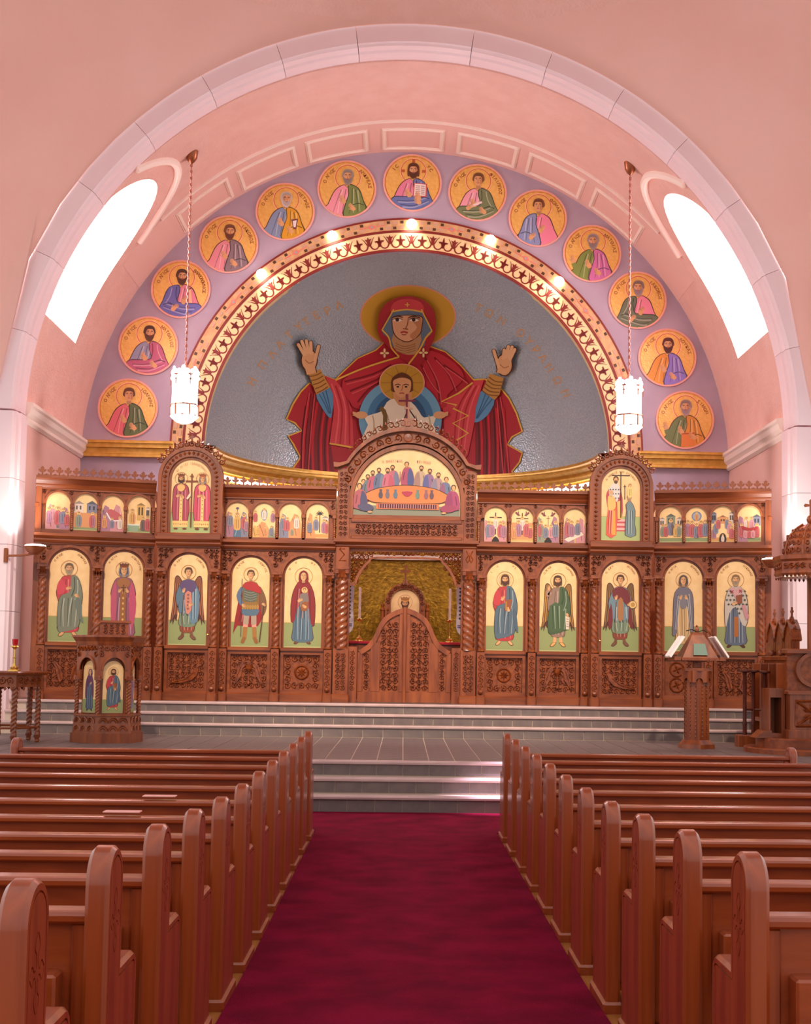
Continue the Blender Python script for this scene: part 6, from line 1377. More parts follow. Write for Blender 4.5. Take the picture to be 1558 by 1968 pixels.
    for xa in (.14, 1.5):
        r = MB().bevbox(xa, xa+.62, -.025, .062, .50, .655, .008).build('book_rack', 'pew_back', root)
        MB().lathe([(0, -.012), (.008, -.012), (.008, 0), (0, .001)], 8).build('rack_screw', 'brass', r, (xa+.06, -.026, .58), (PI/2, 0, 0))
    MB().bevbox(x0+.02, x1-.02, -.17, -.02, .10, .15, .01).build('kneeler', 'pew_back', root)
    for xx in (.3, LP-.4): MB().box(xx, xx+.05, -.14, -.05, 0, .105).build('kneeler_leg', 'pew_back', root)
    for xx in (.9, 1.9): MB().box(xx, xx+.05, .06, .40, 0, .405).build('seat_bracket', 'pew_back', root)
    return root
ORD = ['first', 'second', 'third', 'fourth', 'fifth', 'sixth', 'seventh', 'eighth', 'ninth', 'tenth', 'eleventh', 'twelfth']
pew0 = make_pew(); used = False
for i in range(12):
    y = 12.74-.8716*i
    for s in (-1, 1):
        if s > 0 and i == 11: continue
        o = pew0 if not used else copy_tree(pew0); used = True
        o.location = (-.857 if s < 0 else 1.015-.0083*(y-4.1), y, ramp(y)); o.scale = (s, 1, 1)
        tag(o, 'oak pew, %s row from the steps, on the %s side of the carpet' % (ORD[i], 'candle table' if s < 0 else 'throne'), 'pew', 'oak pews either side of the aisle')
for px, row, lb in ((235, 6, 'pink booklet lying on the seventh pew rail from the steps'), (306, 5, 'pink booklet lying on the sixth pew rail from the steps')):
    y = 12.74-.8716*row+.075; p = at(px, 1560, y)
    tag(MB().bevbox(-.10, .10, -.04, .045, 0, .006, .002).build('booklet', 'rim_pink', None, (p.x, y, .827)), lb, 'booklet', 'booklets on the pews')
# ================================================================== HANGING LANTERNS
def make_lantern(label, loc):
    g = empty('hanging_lantern', loc, 0, label, 'lantern', 'lanterns hanging before the apse')
    R = .225
    MB().lathe([(R*.97, .30), (R, .32), (R, .74), (R*.97, .78)], 6, a0=PI/6).build('glass_body', 'lantern_glass', g)
    MB().lathe([(.03, .0), (.13, .03), (.19, .08), (.235, .125), (.22, .14)], 18).build('bottom_bowl', 'lantern_glass', g, smooth=30)
    lob = [(-.11, .0), (-.12, .05), (-.085, .075), (-.115, .12), (-.07, .165), (-.035, .15), (-.03, .2), (0, .215), (.03, .2), (.035, .15), (.07, .165), (.115, .12), (.085, .075), (.12, .05), (.11, .0)]
    lm = MB().prism(crom(lob, 3), -.008, .008).mesh('crown_lobe', 'lantern_glass')
    qf = []
    for k in range(4):
        for j in range(5):
            a = k*PI/2+PI/4+(j-2)*.42; qf.append((.045*math.cos(k*PI/2+PI/4)+.052*math.cos(a), .04*math.sin(k*PI/2+PI/4)+.045*math.sin(a)))
    qm = MB().prism(qf, -.006, .006).mesh('quatrefoil', 'lantern_glass')
    xm = MB().prism([(-.006, -.10), (.006, -.10), (.007, -.03), (.02, -.015), (.007, 0), (.007, .05), (.04, .06), (.04, .075), (-.04, .075), (-.04, .06), (-.007, .05), (-.007, 0), (-.02, -.015), (-.007, -.03)], -.006, .006).mesh('corner_cross', 'bronze')
    for k in range(6):
        a = k*PI/3; ap = R*math.cos(PI/6)
        link('crown_lobe', lm, g, (ap*math.sin(a)*1.02, -ap*math.cos(a)*1.02, .74), (0, 0, a))
        link('quatrefoil', qm, g, (ap*1.05*math.sin(a), -ap*1.05*math.cos(a), .225), (0, 0, a))
        a2 = a+PI/6
        link('corner_cross', xm, g, (R*1.05*math.sin(a2), -R*1.05*math.cos(a2), .74), (0, 0, a2))
        MB().box(-.012, .012, -.012, .012, .13, .32).build('band_bar', 'bronze', g, (R*1.02*math.sin(a2), -R*1.02*math.cos(a2), 0))
    for z in (.135, .315): MB().tube([(R*1.03*math.cos(PI/6+PI/3*k), R*1.03*math.sin(PI/6+PI/3*k), z) for k in range(6)], .012, 6, close=True).build('band_ring', 'bronze', g)
    MB().lathe([(R*.8, .14), (R*.8, .31)], 6, a0=PI/6).build('band_glow', 'lantern_glass', g)
    MB().lathe([(.0, .93), (.06, .94), (.03, .99), (.012, 1.04)], 12).build('top_boss', 'chain_metal', g)
    ztop = VZ+math.sqrt(VR**2-loc[0]**2)-loc[2]
    ch = MB(); n = int((ztop-1.1)/.055)
    for k in range(n):
        z = 1.04+.055*k; P = []
        for j in range(8):
            t = 2*PI*j/8; u, v = .016*math.cos(t), .036*math.sin(t)
            P.append((u, 0, z+v) if k % 2 else (0, u, z+v))
        ch.tube(P, .0075, 4, close=True)
    tag(ch.build('chain', 'chain_metal', g), kind='stuff')
    MB().tube([(0, 0, 1.0), (.004, 0, 2.5), (-.003, 0, ztop-.08)], .006, 5).build('lamp_cord', 'chain_metal', g)
    MB().lathe([(.012, ztop-.17), (.03, ztop-.15), (.06, ztop-.12), (.095, ztop-.06), (.11, ztop+.06)], 14).build('ceiling_canopy', 'bronze', g, smooth=40)
make_lantern('white hexagonal lantern on a chain beside the beardless saint in green', (-3.72, 22.4, 5.55))
make_lantern('white hexagonal lantern on a chain beside the saint in orange mantle', (3.70, 22.4, 5.53))
# ================================================================== SCONCES
for s, px, py in ((-1, 68, 1050), (1, 1483, 1076)):
    p = at(px, py, 20.72)
    g = empty('wall_sconce', (p.x, 20.72, p.z), 0, 'bowl-shaped wall lamp on the %s pier, glowing upwards' % ('candle table' if s < 0 else 'throne'), 'wall lamp', 'bowl lamps on the piers')
    MB().lathe([(.01, -.13), (.06, -.12), (.12, -.085), (.16, -.03), (.165, .0), (.155, .0)], 24).build('bowl', 'bronze', g, smooth=40)
    MB().lathe([(.157, -.004), (.15, .02), (.10, .03), (.02, .034)], 24).build('lamp_disc', 'lamp_glass', g, smooth=40)
    x = s*6.12-p.x
    MB().tube([(0, 0, -.11), (x*.5, .05, -.14), (x, .17, -.14)], .018, 8).build('arm', 'bronze', g)
    MB().bevbox(x-.03, x+.03, .14, .20, -.24, -.02, .01).build('wall_plate', 'bronze', g)
    light('sconce_glow', 'SPOT', (p.x, 20.72, p.z+.06), 70, (1, .93, .86), .06, (s*6.1, 21.0, p.z+1.2), spot=1.9, blend=.8)
# ================================================================== ICON PEDESTAL (hexagonal)
def hexring(mb, r, z0, z1, r2=None, a0=0.0, mi=0): return mb.lathe([(r, z0), (r2 or r, z1)], 6, a0=a0, mi=mi)
AP = math.radians(23); px_, py_ = at(205, 1420, 18.75).x, 18.75
g = empty('icon_pedestal', (px_, py_, ZP), AP, 'hexagonal carved oak pedestal with arched icon niches and a small desk on top', 'pedestal'); g.scale = (.88, .88, 1)
r6 = .49; ap6 = r6*math.cos(PI/6)
mb = MB(); hexring(mb, .56, 0, .13); mb.build('plinth', 'wood', g)
mb = MB(); hexring(mb, .53, .13, .25, .52); hexring(mb, .52, .25, .375, .50); mb.build('base', 'wood', g)
mb = MB(); hexring(mb, .53, .36, .385); mb.build('base_moulding', 'wood', g)
mb = MB(); hexring(mb, .40, .375, 1.36); mb.build('core', 'wood', g)
mb = MB(); hexring(mb, .50, 1.31, 1.36, .52); hexring(mb, .52, 1.36, 1.42, .57); hexring(mb, .58, 1.42, 1.445); mb.build('cornice', 'wood', g)
fa = ap6
pl = [(-.245, 1.32), (-.245, .86), (-.165, .86)]+[(x, z) for x, z in arch_pts(0, .98, .165, 14)]+[(.165, .86), (.245, .86), (.245, 1.32)]
plm = MB().prism(pl, -.0, .04).mesh('niche_arch', 'wood')
cv = MB(); carve(cv, -.235, .235, .98, 1.31, 0, lambda x, z: math.hypot(x, z-.98) > .20, .085, 7, .02); cvm = cv.mesh('niche_carving', 'wood_carved')
am = MB().strip(arch_pts(0, .98, .165, 14), arch_pts(0, .98, .195, 14), -.02, .03).mesh('niche_moulding', 'wood')
sc_ = MB()
for z in (.20, .31):
    for k in range(3): sc_.ribbon(arch_pts(-.15+.15*k, z-.04, .07, 8), .01, .014, 0, taper=False); sc_.ribbon(arch_pts(-.15+.15*k, z-.04, .04, 6), .008, .012, 0, taper=False)
scm = sc_.mesh('base_scallops', 'wood_carved')
for k in range(6):
    a = k*PI/3
    for nm, me, d in (('niche_arch', plm, fa), ('niche_moulding', am, fa)): link(nm, me, g, (d*math.sin(a), -d*math.cos(a), 0), (0, 0, a))
    link('niche_carving', cvm, g, (fa*math.sin(a), -fa*math.cos(a), 0), (0, 0, a))['kind'] = 'stuff'
    link('base_scallops', scm, g, (.455*math.sin(a), -.455*math.cos(a), 0), (0, 0, a))['kind'] = 'stuff'
    a2 = a+PI/6
    link('corner_column', SHAFT[1], g, (.475*math.sin(a2), -.475*math.cos(a2), .385), scale=(.6, .6, .46))
    MB().bevbox(-.045, .045, -.045, .045, .84, .90, .008).build('column_capital', 'wood', g, (.475*math.sin(a2), -.475*math.cos(a2), 0), (0, 0, a2))
def pedicon(k, lb, fn):
    a = k*PI/3+AP; d = (.40*math.cos(PI/6)+.002)*.88; b = k*PI/3
    o = empty('pedestal_icon', (px_+d*math.sin(a), py_-d*math.cos(a), ZP+.40), a, lb, 'icon', 'icons in the pedestal niches')
    w_, h_ = .27, .70
    MB().prism([(-w_/2, 0)]+arch_pts(0, h_-w_/2, w_/2, 14)+[(w_/2, 0)], -.012, .004).build('gold_panel', 'gold_leaf', o)
    P = Paint(sc=.48); P.poly([(-.29, .01), (.29, .01), (.29, .38), (-.29, .38)], GR); fn(P); P.build('painted_figure', o, y0=-.0125)
pedicon(0, 'small arched icon of Christ in pink and blue on the hexagonal pedestal', f6)
pedicon(-1, 'small arched icon of a woman in purple veil on the hexagonal pedestal', lambda P: (halo(P, 0, 1.15, .12), feet(P, 0, .1, (60, 40, 40), .06), robe(P, (76, 90, 112), .12, .13, .1, .14, seed=4), P.poly([(0, 1.1), (-.1, 1.02), (-.17, .8), (-.17, .4), (-.1, .5), (-.06, .8), (.05, .8), (.1, .5), (.16, .45), (.16, .8), (.1, 1.02)], (96, 50, 84), 2), hand(P, .05, .82, .055, 1.0), head(P, .02, 1.14, .078, None, None, veil=(96, 50, 84))))
pedicon(1, 'small arched icon of a figure in pale blue on the hexagonal pedestal', lambda P: (halo(P, 0, 1.15, .12), feet(P), robe(P, (130, 140, 170), .13, .14, .11, .17, seed=6), diag(P, (150, 110, 140), 1, .3), head(P, 0, 1.14, .078, (110, 70, 40), (120, 80, 50))))
d_ = empty('book_desk', (px_+.05, py_+.02, ZP+1.445), math.radians(12), 'small slanted oak book desk with carved front standing on the icon pedestal', 'desk'); d_.scale = (.9, .9, 1)
MB().prism([(-.30, 0), (-.21, .02), (-.21, .17), (.21, .17), (.21, 0)], -.17, .17).build('desk_body', 'wood_h', d_)
MB().prism([(-.36, .035), (-.20, .175), (.25, .175), (.25, .205), (-.205, .205), (-.375, .055)], -.20, .20).build('sloping_top', 'wood_h', d_)
cv = MB(); carve(cv, -.17, .18, .02, .16, -.171, None, .09, 3, .018); cv.build('desk_carving', 'wood_carved', d_)['kind'] = 'stuff'
# ================================================================== CANDLE TABLE
tx, ty = -5.33, 18.45
g = empty('candle_table', (tx, ty, ZP), 0, 'hexagonal oak table with carved apron and twisted legs by the pier', 'table')
mb = MB(); hexring(mb, .53, .90, .925, .55); hexring(mb, .55, .925, .945, .54); mb.build('table_top', 'wood', g)
mb = MB(); hexring(mb, .47, .74, .90); mb.build('apron', 'wood', g)
cv = MB(); carve(cv, -.2, .2, .76, .88, 0, None, .09, 9, .016)
for k in range(5): cv.leaf(-.18+.09*k, .72, .07, .05, PI/2, .005, .02)
cm = cv.mesh('apron_carving', 'wood_carved')
for k in range(6):
    a = k*PI/3; link('apron_carving', cm, g, (.408*math.sin(a+PI/6-PI/6), -.408*math.cos(a), 0), (0, 0, a))['kind'] = 'stuff'
    x, y = .42*math.cos(a), .42*math.sin(a)
    l = link('leg', SHAFT[1], g, (x, y, .13), scale=(.7, .7, .62))
    MB().lathe([(.02, 0), (.035, .02), (.03, .05), (.045, .08), (.04, .13), (.03, .15)], 12).build('foot', 'wood_carved', g, (x, y, 0), smooth=40)
    MB().lathe([(.022, -.02), (.028, .0), (.024, .03)], 10).build('foot_cap', 'brass', g, (x, y, .02), smooth=40)
    MB().tube([(x, y, .2), (.42*math.cos(a+PI/3), .42*math.sin(a+PI/3), .2)], .018, 6).build('stretcher', 'wood_h', g)
def candlestick(name, lb, loc, h, grp=None, cup=False, candle=0.0):
    g = empty(name, loc, 0, lb, 'candlestick', grp)
    k = h
    MB().lathe([(.085, 0), (.08, .015), (.05, .03), (.055, .05), (.025, .07), (.018, .10)], 16).build('foot', 'brass', g, smooth=40)
    MB().lathe([(.014, .09), (.012, k*.5), (.028, k*.52), (.012, k*.55), (.012, k-.05), (.03, k-.03), (.06, k-.015), (.055, k)], 12).build('stem', 'brass', g, smooth=40)
    if cup: MB().lathe([(.022, k), (.036, k+.02), (.042, k+.09), (.036, k+.09), (.02, k+.03)], 12).build('red_glass_cup', 'ruby', g, smooth=40)
    if candle:
        MB().lathe([(.021, k), (.021, k+candle), (.008, k+candle+.006)], 12).build('candle', 'wax', g); MB().tube([(0, 0, k+candle), (.004, 0, k+candle+.03)], .003, 5).build('wick', 'black', g)
p = at(27, 1290, 18.4)
candlestick('candlestick', 'slim brass candlestick with a red glass cup on the candle table', (p.x, 18.4, ZP+.945), .34, cup=True)
# ================================================================== CHANTER'S LECTERN
lx, ly = at(1338, 1430, 18.95).x, 18.95
g = empty('chant_lectern', (lx, ly, ZP), 0, 'hexagonal carved oak lectern with a revolving pyramid desk on the platform', 'lectern')
mb = MB(); hexring(mb, .27, 0, .06, .26, PI/6); hexring(mb, .25, .06, .12, .2, PI/6); mb.build('base', 'wood', g)
mb = MB(); hexring(mb, .185, .11, 1.08, .175, PI/6); mb.build('shaft', 'wood', g)
cv = MB()
for k in range(16):
    z = .17+.054*k
    for x in (-.045, .045): cv.leaf(x, z, .05, .028, PI/2, 0, .012); cv.lathe([(0, 0), (.008, .003), (.0, .01)], 6, (x, -.008, z+.022))
cm = cv.mesh('shaft_beading', 'wood_carved')
arm_ = MB().prism([(-.10, 1.08), (-.10, .92), (-.05, .92)]+arch_pts(0, .93, .05, 8)+[(.05, .92), (.10, .92), (.10, 1.08)], -.03, .0).mesh('shaft_arcade', 'wood')
for k in range(6):
    a = k*PI/3+PI/6*0; link('shaft_beading', cm, g, (.158*math.sin(a), -.158*math.cos(a), 0), (0, 0, a))['kind'] = 'stuff'; link('shaft_arcade', arm_, g, (.160*math.sin(a), -.160*math.cos(a), 0), (0, 0, a))
mb = MB(); hexring(mb, .22, 1.08, 1.12, None, PI/6); mb.build('capital', 'wood', g); MB().lathe([(.06, 1.11), (.06, 1.2), (.14, 1.21), (.14, 1.225)], 16).build('swivel', 'wood_ground', g)
desk = MB().lathe([(.37, 1.225), (.37, 1.25), (.35, 1.265), (.12, 1.58), (.10, 1.60), (.10, 1.62)], 4, a0=PI/4).build('pyramid_desk', 'wood', g)
MB().lathe([(.02, 1.615), (.035, 1.64), (.03, 1.68), (.012, 1.70), (.02, 1.71), (.0, 1.73)], 12).build('finial', 'wood', g, smooth=40)
MB().tube([(-.16, -.05, 1.64), (-.08, -.05, 1.66), (0, -.05, 1.62), (.08, -.05, 1.655), (.14, -.05, 1.62)], .008, 6).build('lamp_bracket', 'black', g)
MB().add([(-.10, -.25, 1.30), (.10, -.25, 1.30), (.08, -.155, 1.46), (-.08, -.155, 1.46)], [(0, 1, 2, 3)]).add([(-.10, -.262, 1.30), (.10, -.262, 1.30), (.08, -.167, 1.46), (-.08, -.167, 1.46)], [(0, 1, 2, 3)]).build('glass_plate', 'glass_green', g)
for s in (-1, 1):
    MB().box(min(s*.27, s*.36), max(s*.27, s*.36), -.24, .24, 1.225, 1.275).build('book_ledge', 'wood', g)
    b = empty('chant_book', (lx+s*.275, ly, ZP+1.38), 0, 'open white-paged book on the %s of the lectern' % ('side facing the icon pedestal' if s < 0 else 'side facing the throne'), 'book', 'books on the lectern')
    b.rotation_euler = (0, s*math.radians(56), 0)
    sl = 1 if s > 0 else -1
    for q in (-1, 1):
        MB().prism([(q*.0, .012), (q*.05, .03), (q*.12, .034), (q*.19, .024), (q*.19, .008), (q*.0, .004)], -.17, .17, 'x').build('page_block', 'paper', b)
    MB().box(-.175, .175, -.2, .2, -.004, .008).build('cover', 'paper', b)
    b.location.z += .03; b.location.x += s*.03
# ================================================================== BISHOP'S THRONE
bx, by = at(1552, 1400, 18.3).x, 18.3
g = empty('bishop_throne', (bx, by, ZP), 0, 'carved oak throne with a domed canopy and cross on round steps', 'throne')
MB().lathe([(.86, 0), (.86, .06), (.84, .075)], 40).build('round_step', 'wood_h', g); MB().lathe([(.70, .07), (.70, .19), (.68, .205)], 36).build('round_step', 'wood_h', g)
MB().bevbox(-.36, .50, -.35, .42, .20, .32, .015).build('seat_plinth', 'wood', g)
MB().box(-.33, .48, -.30, .40, .31, .80).build('seat_box', 'wood', g)
cv = MB()
x0, x1, z0, z1 = -.25, .25, .37, .70; cx, cz = 0, .535
for s in (-1, 1): cv.ribbon([(x0, cz-s*.165), (x1, cz+s*.165)], .02, .03, -.301, taper=False)
cv.ribbon([(x0, z0), (x1, z0), (x1, z1), (x0, z1), (x0, z0)], .022, .03, -.301, taper=False)
for k in range(8): a = k*PI/4+PI/8; cv.leaf(.12*math.cos(a), cz+.09*math.sin(a), .11, .05, a, -.301, .03)
cv.build('lattice_panel', 'wood_carved', g); MB().box(-.24, .24, -.3005, -.29, .38, .69).build('lattice_ground', 'wood_ground', g)
MB().bevbox(-.36, .50, -.33, .42, .79, .84, .012).build('seat_rail', 'wood_h', g)
MB().box(-.56, -.54, -.1, .3, .20, .86).box(-.39, -.34, -.1, .3, .20, .86).box(-.54, -.39, -.1, .3, .20, .26).box(-.54, -.39, -.1, .3, .74, .86).build('side_box', 'wood', g); MB().box(-.54, -.39, .26, .3, .26, .74).build('side_recess', 'wood', g); MB().prism([(-.78, .20), (-.56, .20), (-.56, .30), (-.66, .30)], -.25, .1).build('foot_wedge', 'wood_h', g)
# C-shaped arm
ring_ = [(.02+.26*math.cos(a), 1.12+.24*math.sin(a)) for a in [PI*.25+2*PI*.80*i/22 for i in range(23)]]
MB().strip(ring_, [(.02+(x-.02)*.80, 1.12+(z-1.12)*.80) for x, z in ring_], -.28, -.22).build('scroll_arm', 'wood', g)
MB().prism([(-.34, .82), (.48, .82), (.48, 1.34), (.2, 1.36), (-.05, 1.36), (-.34, 1.30)], -.21, -.16).build('arm_panel', 'wood_ground', g)
cv = MB(); carve(cv, .25, .47, .85, 1.3, -.212, None, .09, 4, .025); cv.build('arm_carving', 'wood_carved', g)['kind'] = 'stuff'
MB().bevbox(-.36, .52, -.30, .02, 1.34, 1.40, .012).build('arm_rest', 'wood_h', g)
MB().box(.12, .48, .34, .42, .8, 2.55).build('back_board', 'wood', g)
br = crom([(.0, 1.95), (-.03, 2.05), (.02, 2.2), (-.04, 2.32), (-.14, 2.40), (-.20, 2.46)], 4, False)
MB().tube([(x+.30, -.1, z) for x, z in br], .035, 8).build('canopy_bracket', 'wood', g)
MB().tube([(x+.30, .36, z) for x, z in br], .035, 8).build('canopy_bracket', 'wood', g)
mb = MB(); mb.lathe([(.47, 2.38), (.50, 2.42), (.49, 2.45), (.49, 2.58), (.52, 2.61), (.52, 2.66), (.40, 2.68)], 8, (.05, 0, 0), a0=PI/8); mb.build('canopy_drum', 'wood', g)
cv = MB()
for k in range(8):
    a = k*PI/4; m_ = MB(); carve(m_, -.17, .17, 2.46, 2.57, 0, None, .09, k, .018)
    for i in range(6): m_.leaf(-.15+.06*i, 2.37, .06, .04, PI/2, .01, .015)
    c, q = math.cos(a), math.sin(a); R_ = .455
    cv.add([(.05+x*c-(y-R_)*q, x*q+(y-R_)*c, z) for x, y, z in m_.v], m_.f)
cv.build('canopy_carving', 'wood_carved', g)['kind'] = 'stuff'
MB().lathe([(.36, 2.66), (.37, 2.76), (.345, 2.86), (.29, 2.96), (.21, 3.04), (.11, 3.10), (.03, 3.12)], 24, (.05, 0, 0)).build('dome', 'wood', g, smooth=40)
cv = MB()
for k in range(8):
    a = k*PI/4+.2
    rib = [(.375, 2.68), (.38, 2.76), (.355, 2.86), (.30, 2.965), (.22, 3.05), (.12, 3.11)]
    cv.tube([(.05+r*math.cos(a), r*math.sin(a), z) for r, z in rib], .014, 5)
    for z, r in ((2.74, .378), (2.84, .362), (2.93, .32), (3.01, .25)):
        for q in (-.22, .0, .22): cv.tube([(.05+r*math.cos(a+.39+q+.07*math.cos(t)), r*math.sin(a+.39+q+.07*math.cos(t)), z+.03*math.sin(t)) for t in [2*PI*i/7 for i in range(7)]], .009, 4, close=True)
cv.build('dome_tracery', 'wood_carved', g)['kind'] = 'stuff'
MB().lathe([(.02, 3.11), (.05, 3.14), (.06, 3.18), (.045, 3.22), (.015, 3.24), (.015, 3.26)], 14, (.05, 0, 0)).build('dome_ball', 'wood', g, smooth=40)
MB().prism([(.05+x, z) for x, z in [(-.014, 3.24), (.014, 3.24), (.014, 3.36), (.08, 3.35), (.095, 3.372), (.08, 3.395), (.014, 3.385), (.02, 3.44), (.05-.05, 3.46), (-.02, 3.44), (-.014, 3.385), (-.08, 3.395), (-.095, 3.372), (-.08, 3.35), (-.014, 3.36)]], -.014, .014).build('dome_cross', 'wood', g)
# ================================================================== CHOIR STALL with three gabled backs
g = empty('choir_stall', (5.60, 19.86, ZP), 0, 'oak choir stall with three gabled backs topped by small crosses', 'stall'); g.scale = (1, 1, .94)
MB().box(-.10, .10, -.68, .70, 0, 1.34).build('stall_back', 'wood', g); MB().box(-.28, -.08, -.66, .68, .36, .42).build('stall_seat', 'wood_h', g)
for y in (-.68, -.24, .22, .65): MB().bevbox(-.29, .10, y, y+.05, 0, 1.28, .012).build('stall_divider', 'wood', g)
MB().bevbox(-.14, .13, -.69, .71, 1.33, 1.40, .012).build('stall_rail', 'wood_h', g)
for y in (-.44, .02, .48):
    gb = [(-.215, 1.39), (-.215, 1.62), (-.15, 1.78), (-.06, 1.88), (0, 1.93), (.06, 1.88), (.15, 1.78), (.215, 1.62), (.215, 1.39)]
    b = MB().prism([(y+a, z) for a, z in gb], -.05, .05, 'x').build('gable_back', 'wood', g)
    cv = MB(); cv.strip([(y+a, z) for a, z in gb[1:8]], [(y+a*1.16, z+.03) for a, z in gb[1:8]], -.075, .075, 'x')
    for a, z in gb[2:7]: cv.lathe([(0, -.035), (.03, -.02), (.035, 0), (.02, .03), (0, .04)], 8, (0, y+a*1.2, z+.05))
    cv.build('gable_crockets', 'wood_carved', g)['kind'] = 'stuff'
    MB().prism([(y-.15, 1.42), (y-.15, 1.60)]+[(y+x, z) for x, z in arch_pts(0, 1.60, .15, 10)]+[(y+.15, 1.42)], -.058, -.04, 'x').build('gable_panel', 'wood_h', g)
    MB().lathe([(.02, 1.93), (.04, 1.96), (.02, 2.0), (.012, 2.02)], 10, (0, y, 0)).build('gable_ball', 'wood', g)
    MB().prism([(y+a, z) for a, z in [(-.011, 2.0), (.011, 2.0), (.012, 2.07), (.05, 2.065), (.05, 2.10), (.012, 2.095), (.012, 2.15), (-.012, 2.15), (-.012, 2.095), (-.05, 2.10), (-.05, 2.065), (-.012, 2.07)]], -.012, .012, 'x').build('gable_cross', 'wood', g)
for y in (-.21, .25): MB().lathe([(.0, 1.40), (.04, 1.41), (.05, 1.45), (.03, 1.49), (0, 1.5)], 12, (-.1, y, 0)).build('rail_ball', 'wood', g, smooth=40)
# ================================================================== STANDING REST with three tall posts
sx, sy = at(1447, 1415, 19.55).x, 19.55
g = empty('standing_rest', (sx, sy, ZP), 0, 'dark oak standing rest of slender posts with flat round caps beside the throne', 'stand')
for x, y, h in ((-.15, -.1, 1.10), (.0, .0, 1.10), (.15, -.06, 1.09)):
    MB().lathe([(.032, .0), (.03, .3), (.034, .32), (.028, .36), (.028, h-.05), (.04, h-.03)], 10, (x, y, 0)).build('post', 'pew_dark', g, smooth=40)
    MB().lathe([(.06, h-.035), (.085, h-.02), (.085, h), (.07, h+.006)], 16, (x, y, 0)).build('post_cap', 'pew_dark', g, smooth=40)
MB().tube([(-.15, -.1, .53), (0, 0, .53), (.15, -.06, .53)], .018, 6).build('cross_rail', 'pew_dark', g); MB().bevbox(-.27, -.02, -.2, .02, 0, .17, .012).build('foot_block', 'wood', g)
# ================================================================== SANCTUARY seen through the doorway
g = empty('altar_table', (0, 24.3, ZS), 0, 'altar table with a red cloth seen over the holy doors', 'altar')
MB().box(-1.0, 1.0, -.5, .5, 0, .98).build('altar_body', 'wood', g); MB().bevbox(-1.06, 1.06, -.55, .55, .975, 1.02, .01).build('red_cloth', 'cloth_red', g)
for s in (-1, 1):
    candlestick('altar_candlestick', 'brass candlestick with a tall pale candle on the altar, %s' % ('beside the mother-and-child icon bay' if s < 0 else 'beside the Christ icon bay'), (s*.80-.005, 24.05, ZS+1.02), .40, 'altar candles', candle=.55)
    b = empty('altar_banner', (s*1.07, 23.2, ZS), 0, 'white embroidered banner hanging behind the door post on the %s side' % ('candle table' if s < 0 else 'throne'), 'banner', 'white banners in the sanctuary')
    MB().tube([(0, .03, 0), (0, .03, 2.15)], .018, 8).build('pole', 'brass', b); MB().lathe([(.14, 0), (.13, .02), (.03, .05)], 16, (0, .03, 0)).build('pole_foot', 'brass', b)
    MB().prism(crom([(-.19, 1.95), (-.1, 2.02), (.1, 2.02), (.19, 1.95), (.18, 1.6), (.19, 1.25), (.1, 1.12), (0, 1.05), (-.1, 1.12), (-.19, 1.25), (-.18, 1.6)], 3), -.01, .01).build('cloth', 'cloth_white', b)
    P = Paint()
    for k in range(9):
        for j in range(4):
            x, z = -.13+.085*j, 1.42+.065*k; P.stroke([(x-.02, z), (x+.02, z)], .016, (60, 40, 60), 0); P.stroke([(x, z-.02), (x, z+.02)], .016, (60, 40, 60), 0)
    for z in (1.27, 1.30): P.stroke([(-.17, z), (.17, z)], .014, (90, 70, 140), 0)
    P.build('embroidery', b, y0=-.011)['kind'] = 'stuff'
g = empty('high_throne', (0, 28.5, ZS), 0, 'arched carved throne back with a saint icon and cross before the gold wall', 'throne')
MB().box(-.42, .42, 0, .3, 0, 1.6).build('throne_body', 'wood', g)
i1 = [(-.30, 1.2)]+arch_pts(0, 1.90, .30, 18)+[(.30, 1.2)]; o1 = [(-.42, 1.2)]+arch_pts(0, 1.90, .42, 18)+[(.42, 1.2)]
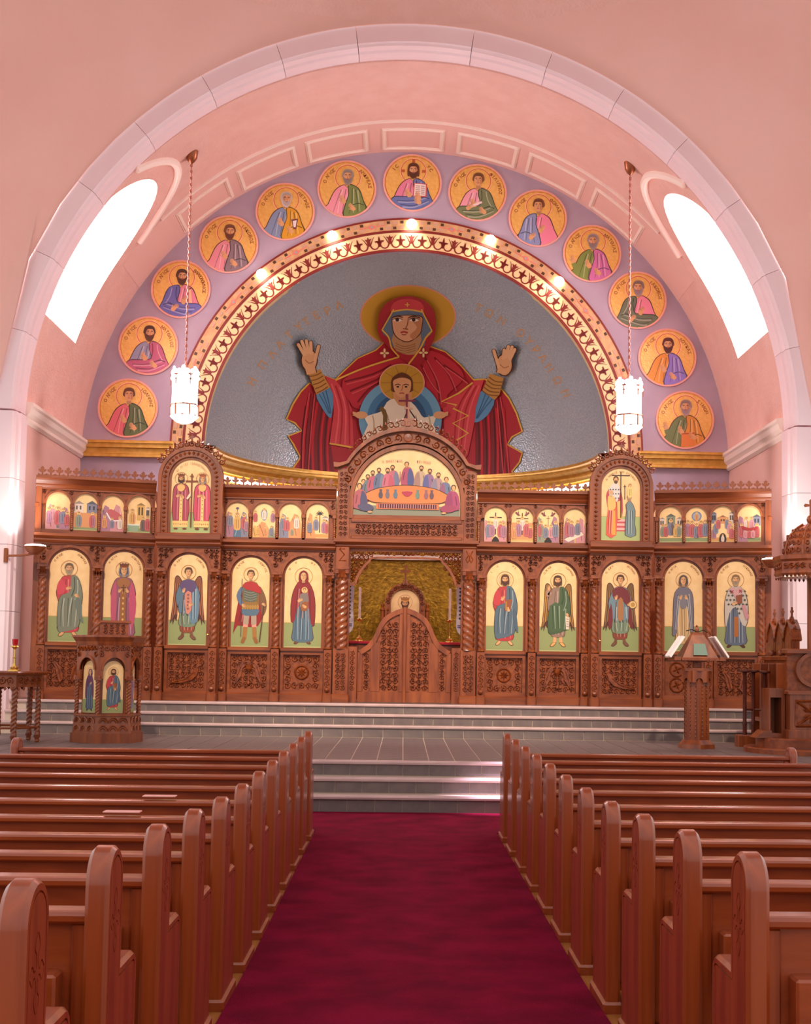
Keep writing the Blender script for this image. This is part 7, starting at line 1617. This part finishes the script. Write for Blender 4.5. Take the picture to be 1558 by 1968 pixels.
MB().strip(i1, o1, -.05, .12).build('throne_arch', 'wood', g); MB().prism([(-.36, 1.2)]+arch_pts(0, 1.90, .36, 18)+[(.36, 1.2)], .02, .1).build('throne_panel', 'gold_leaf', g)
cv = MB()
for k in range(15): a = PI*k/14; cv.ribbon(spiral(.36*math.cos(a), 1.90+.36*math.sin(a), .045, a, 1 if k % 2 else -1), .012, .03, -.05)
for s in (-1, 1):
    for k in range(6): cv.leaf(s*.36, 1.25+.1*k, .09, .06, PI/2, -.05, .03)
cv.build('throne_carving', 'wood_carved', g)['kind'] = 'stuff'
for s in (-1, 1): MB().lathe([(.04, 1.2), (.045, 1.72), (.06, 1.75), (.03, 1.8), (.04, 1.86), (.0, 1.92)], 10, (s*.47, 0, 0)).build('side_finial', 'wood', g)
MB().lathe([(.08, 2.28), (.05, 2.36), (.02, 2.4)], 10).build('top_boss', 'wood', g)
MB().prism([(-.018, 2.38), (.018, 2.38), (.018, 2.55), (.10, 2.54), (.11, 2.57), (.10, 2.60), (.018, 2.59), (.025, 2.68), (0, 2.71), (-.025, 2.68), (-.018, 2.59), (-.10, 2.60), (-.11, 2.57), (-.10, 2.54), (-.018, 2.55)], -.015, .015).build('throne_cross', 'wood', g)
P = Paint(); halo(P, 0, 1.92, .15); P.poly([(-.27, 1.3), (-.25, 1.6), (-.12, 1.74), (.12, 1.74), (.25, 1.6), (.27, 1.3)], (190, 150, 120), 2); P.poly([(-.1, 1.74), (0, 1.55), (.1, 1.74), (.06, 1.3), (-.06, 1.3)], (236, 220, 210)); head(P, 0, 1.88, .10, (110, 60, 40), (96, 56, 40), crown=(170, 110, 50))
P.build('painted_saint', g, y0=.018)
prof = [(.0, 0), (.10, 0), (.10, .10), (.0, .10)]
mb = MB()
for i in range(41):
    th = PI*(.05+.9*i/40)
    for d, z in prof: mb.v.append(((AR-d)*math.cos(th), YB+.1+(AR-d)*math.sin(th), 3.86+z))
for i in range(40):
    for j in range(4): mb.f.append((i*4+j, i*4+(j+1) % 4, (i+1)*4+(j+1) % 4, (i+1)*4+j)); mb.mi.append(0)
tag(mb.build('trim_8', 'plaster_trim'), 'pale ledge running round the gold apse wall', kind='structure')
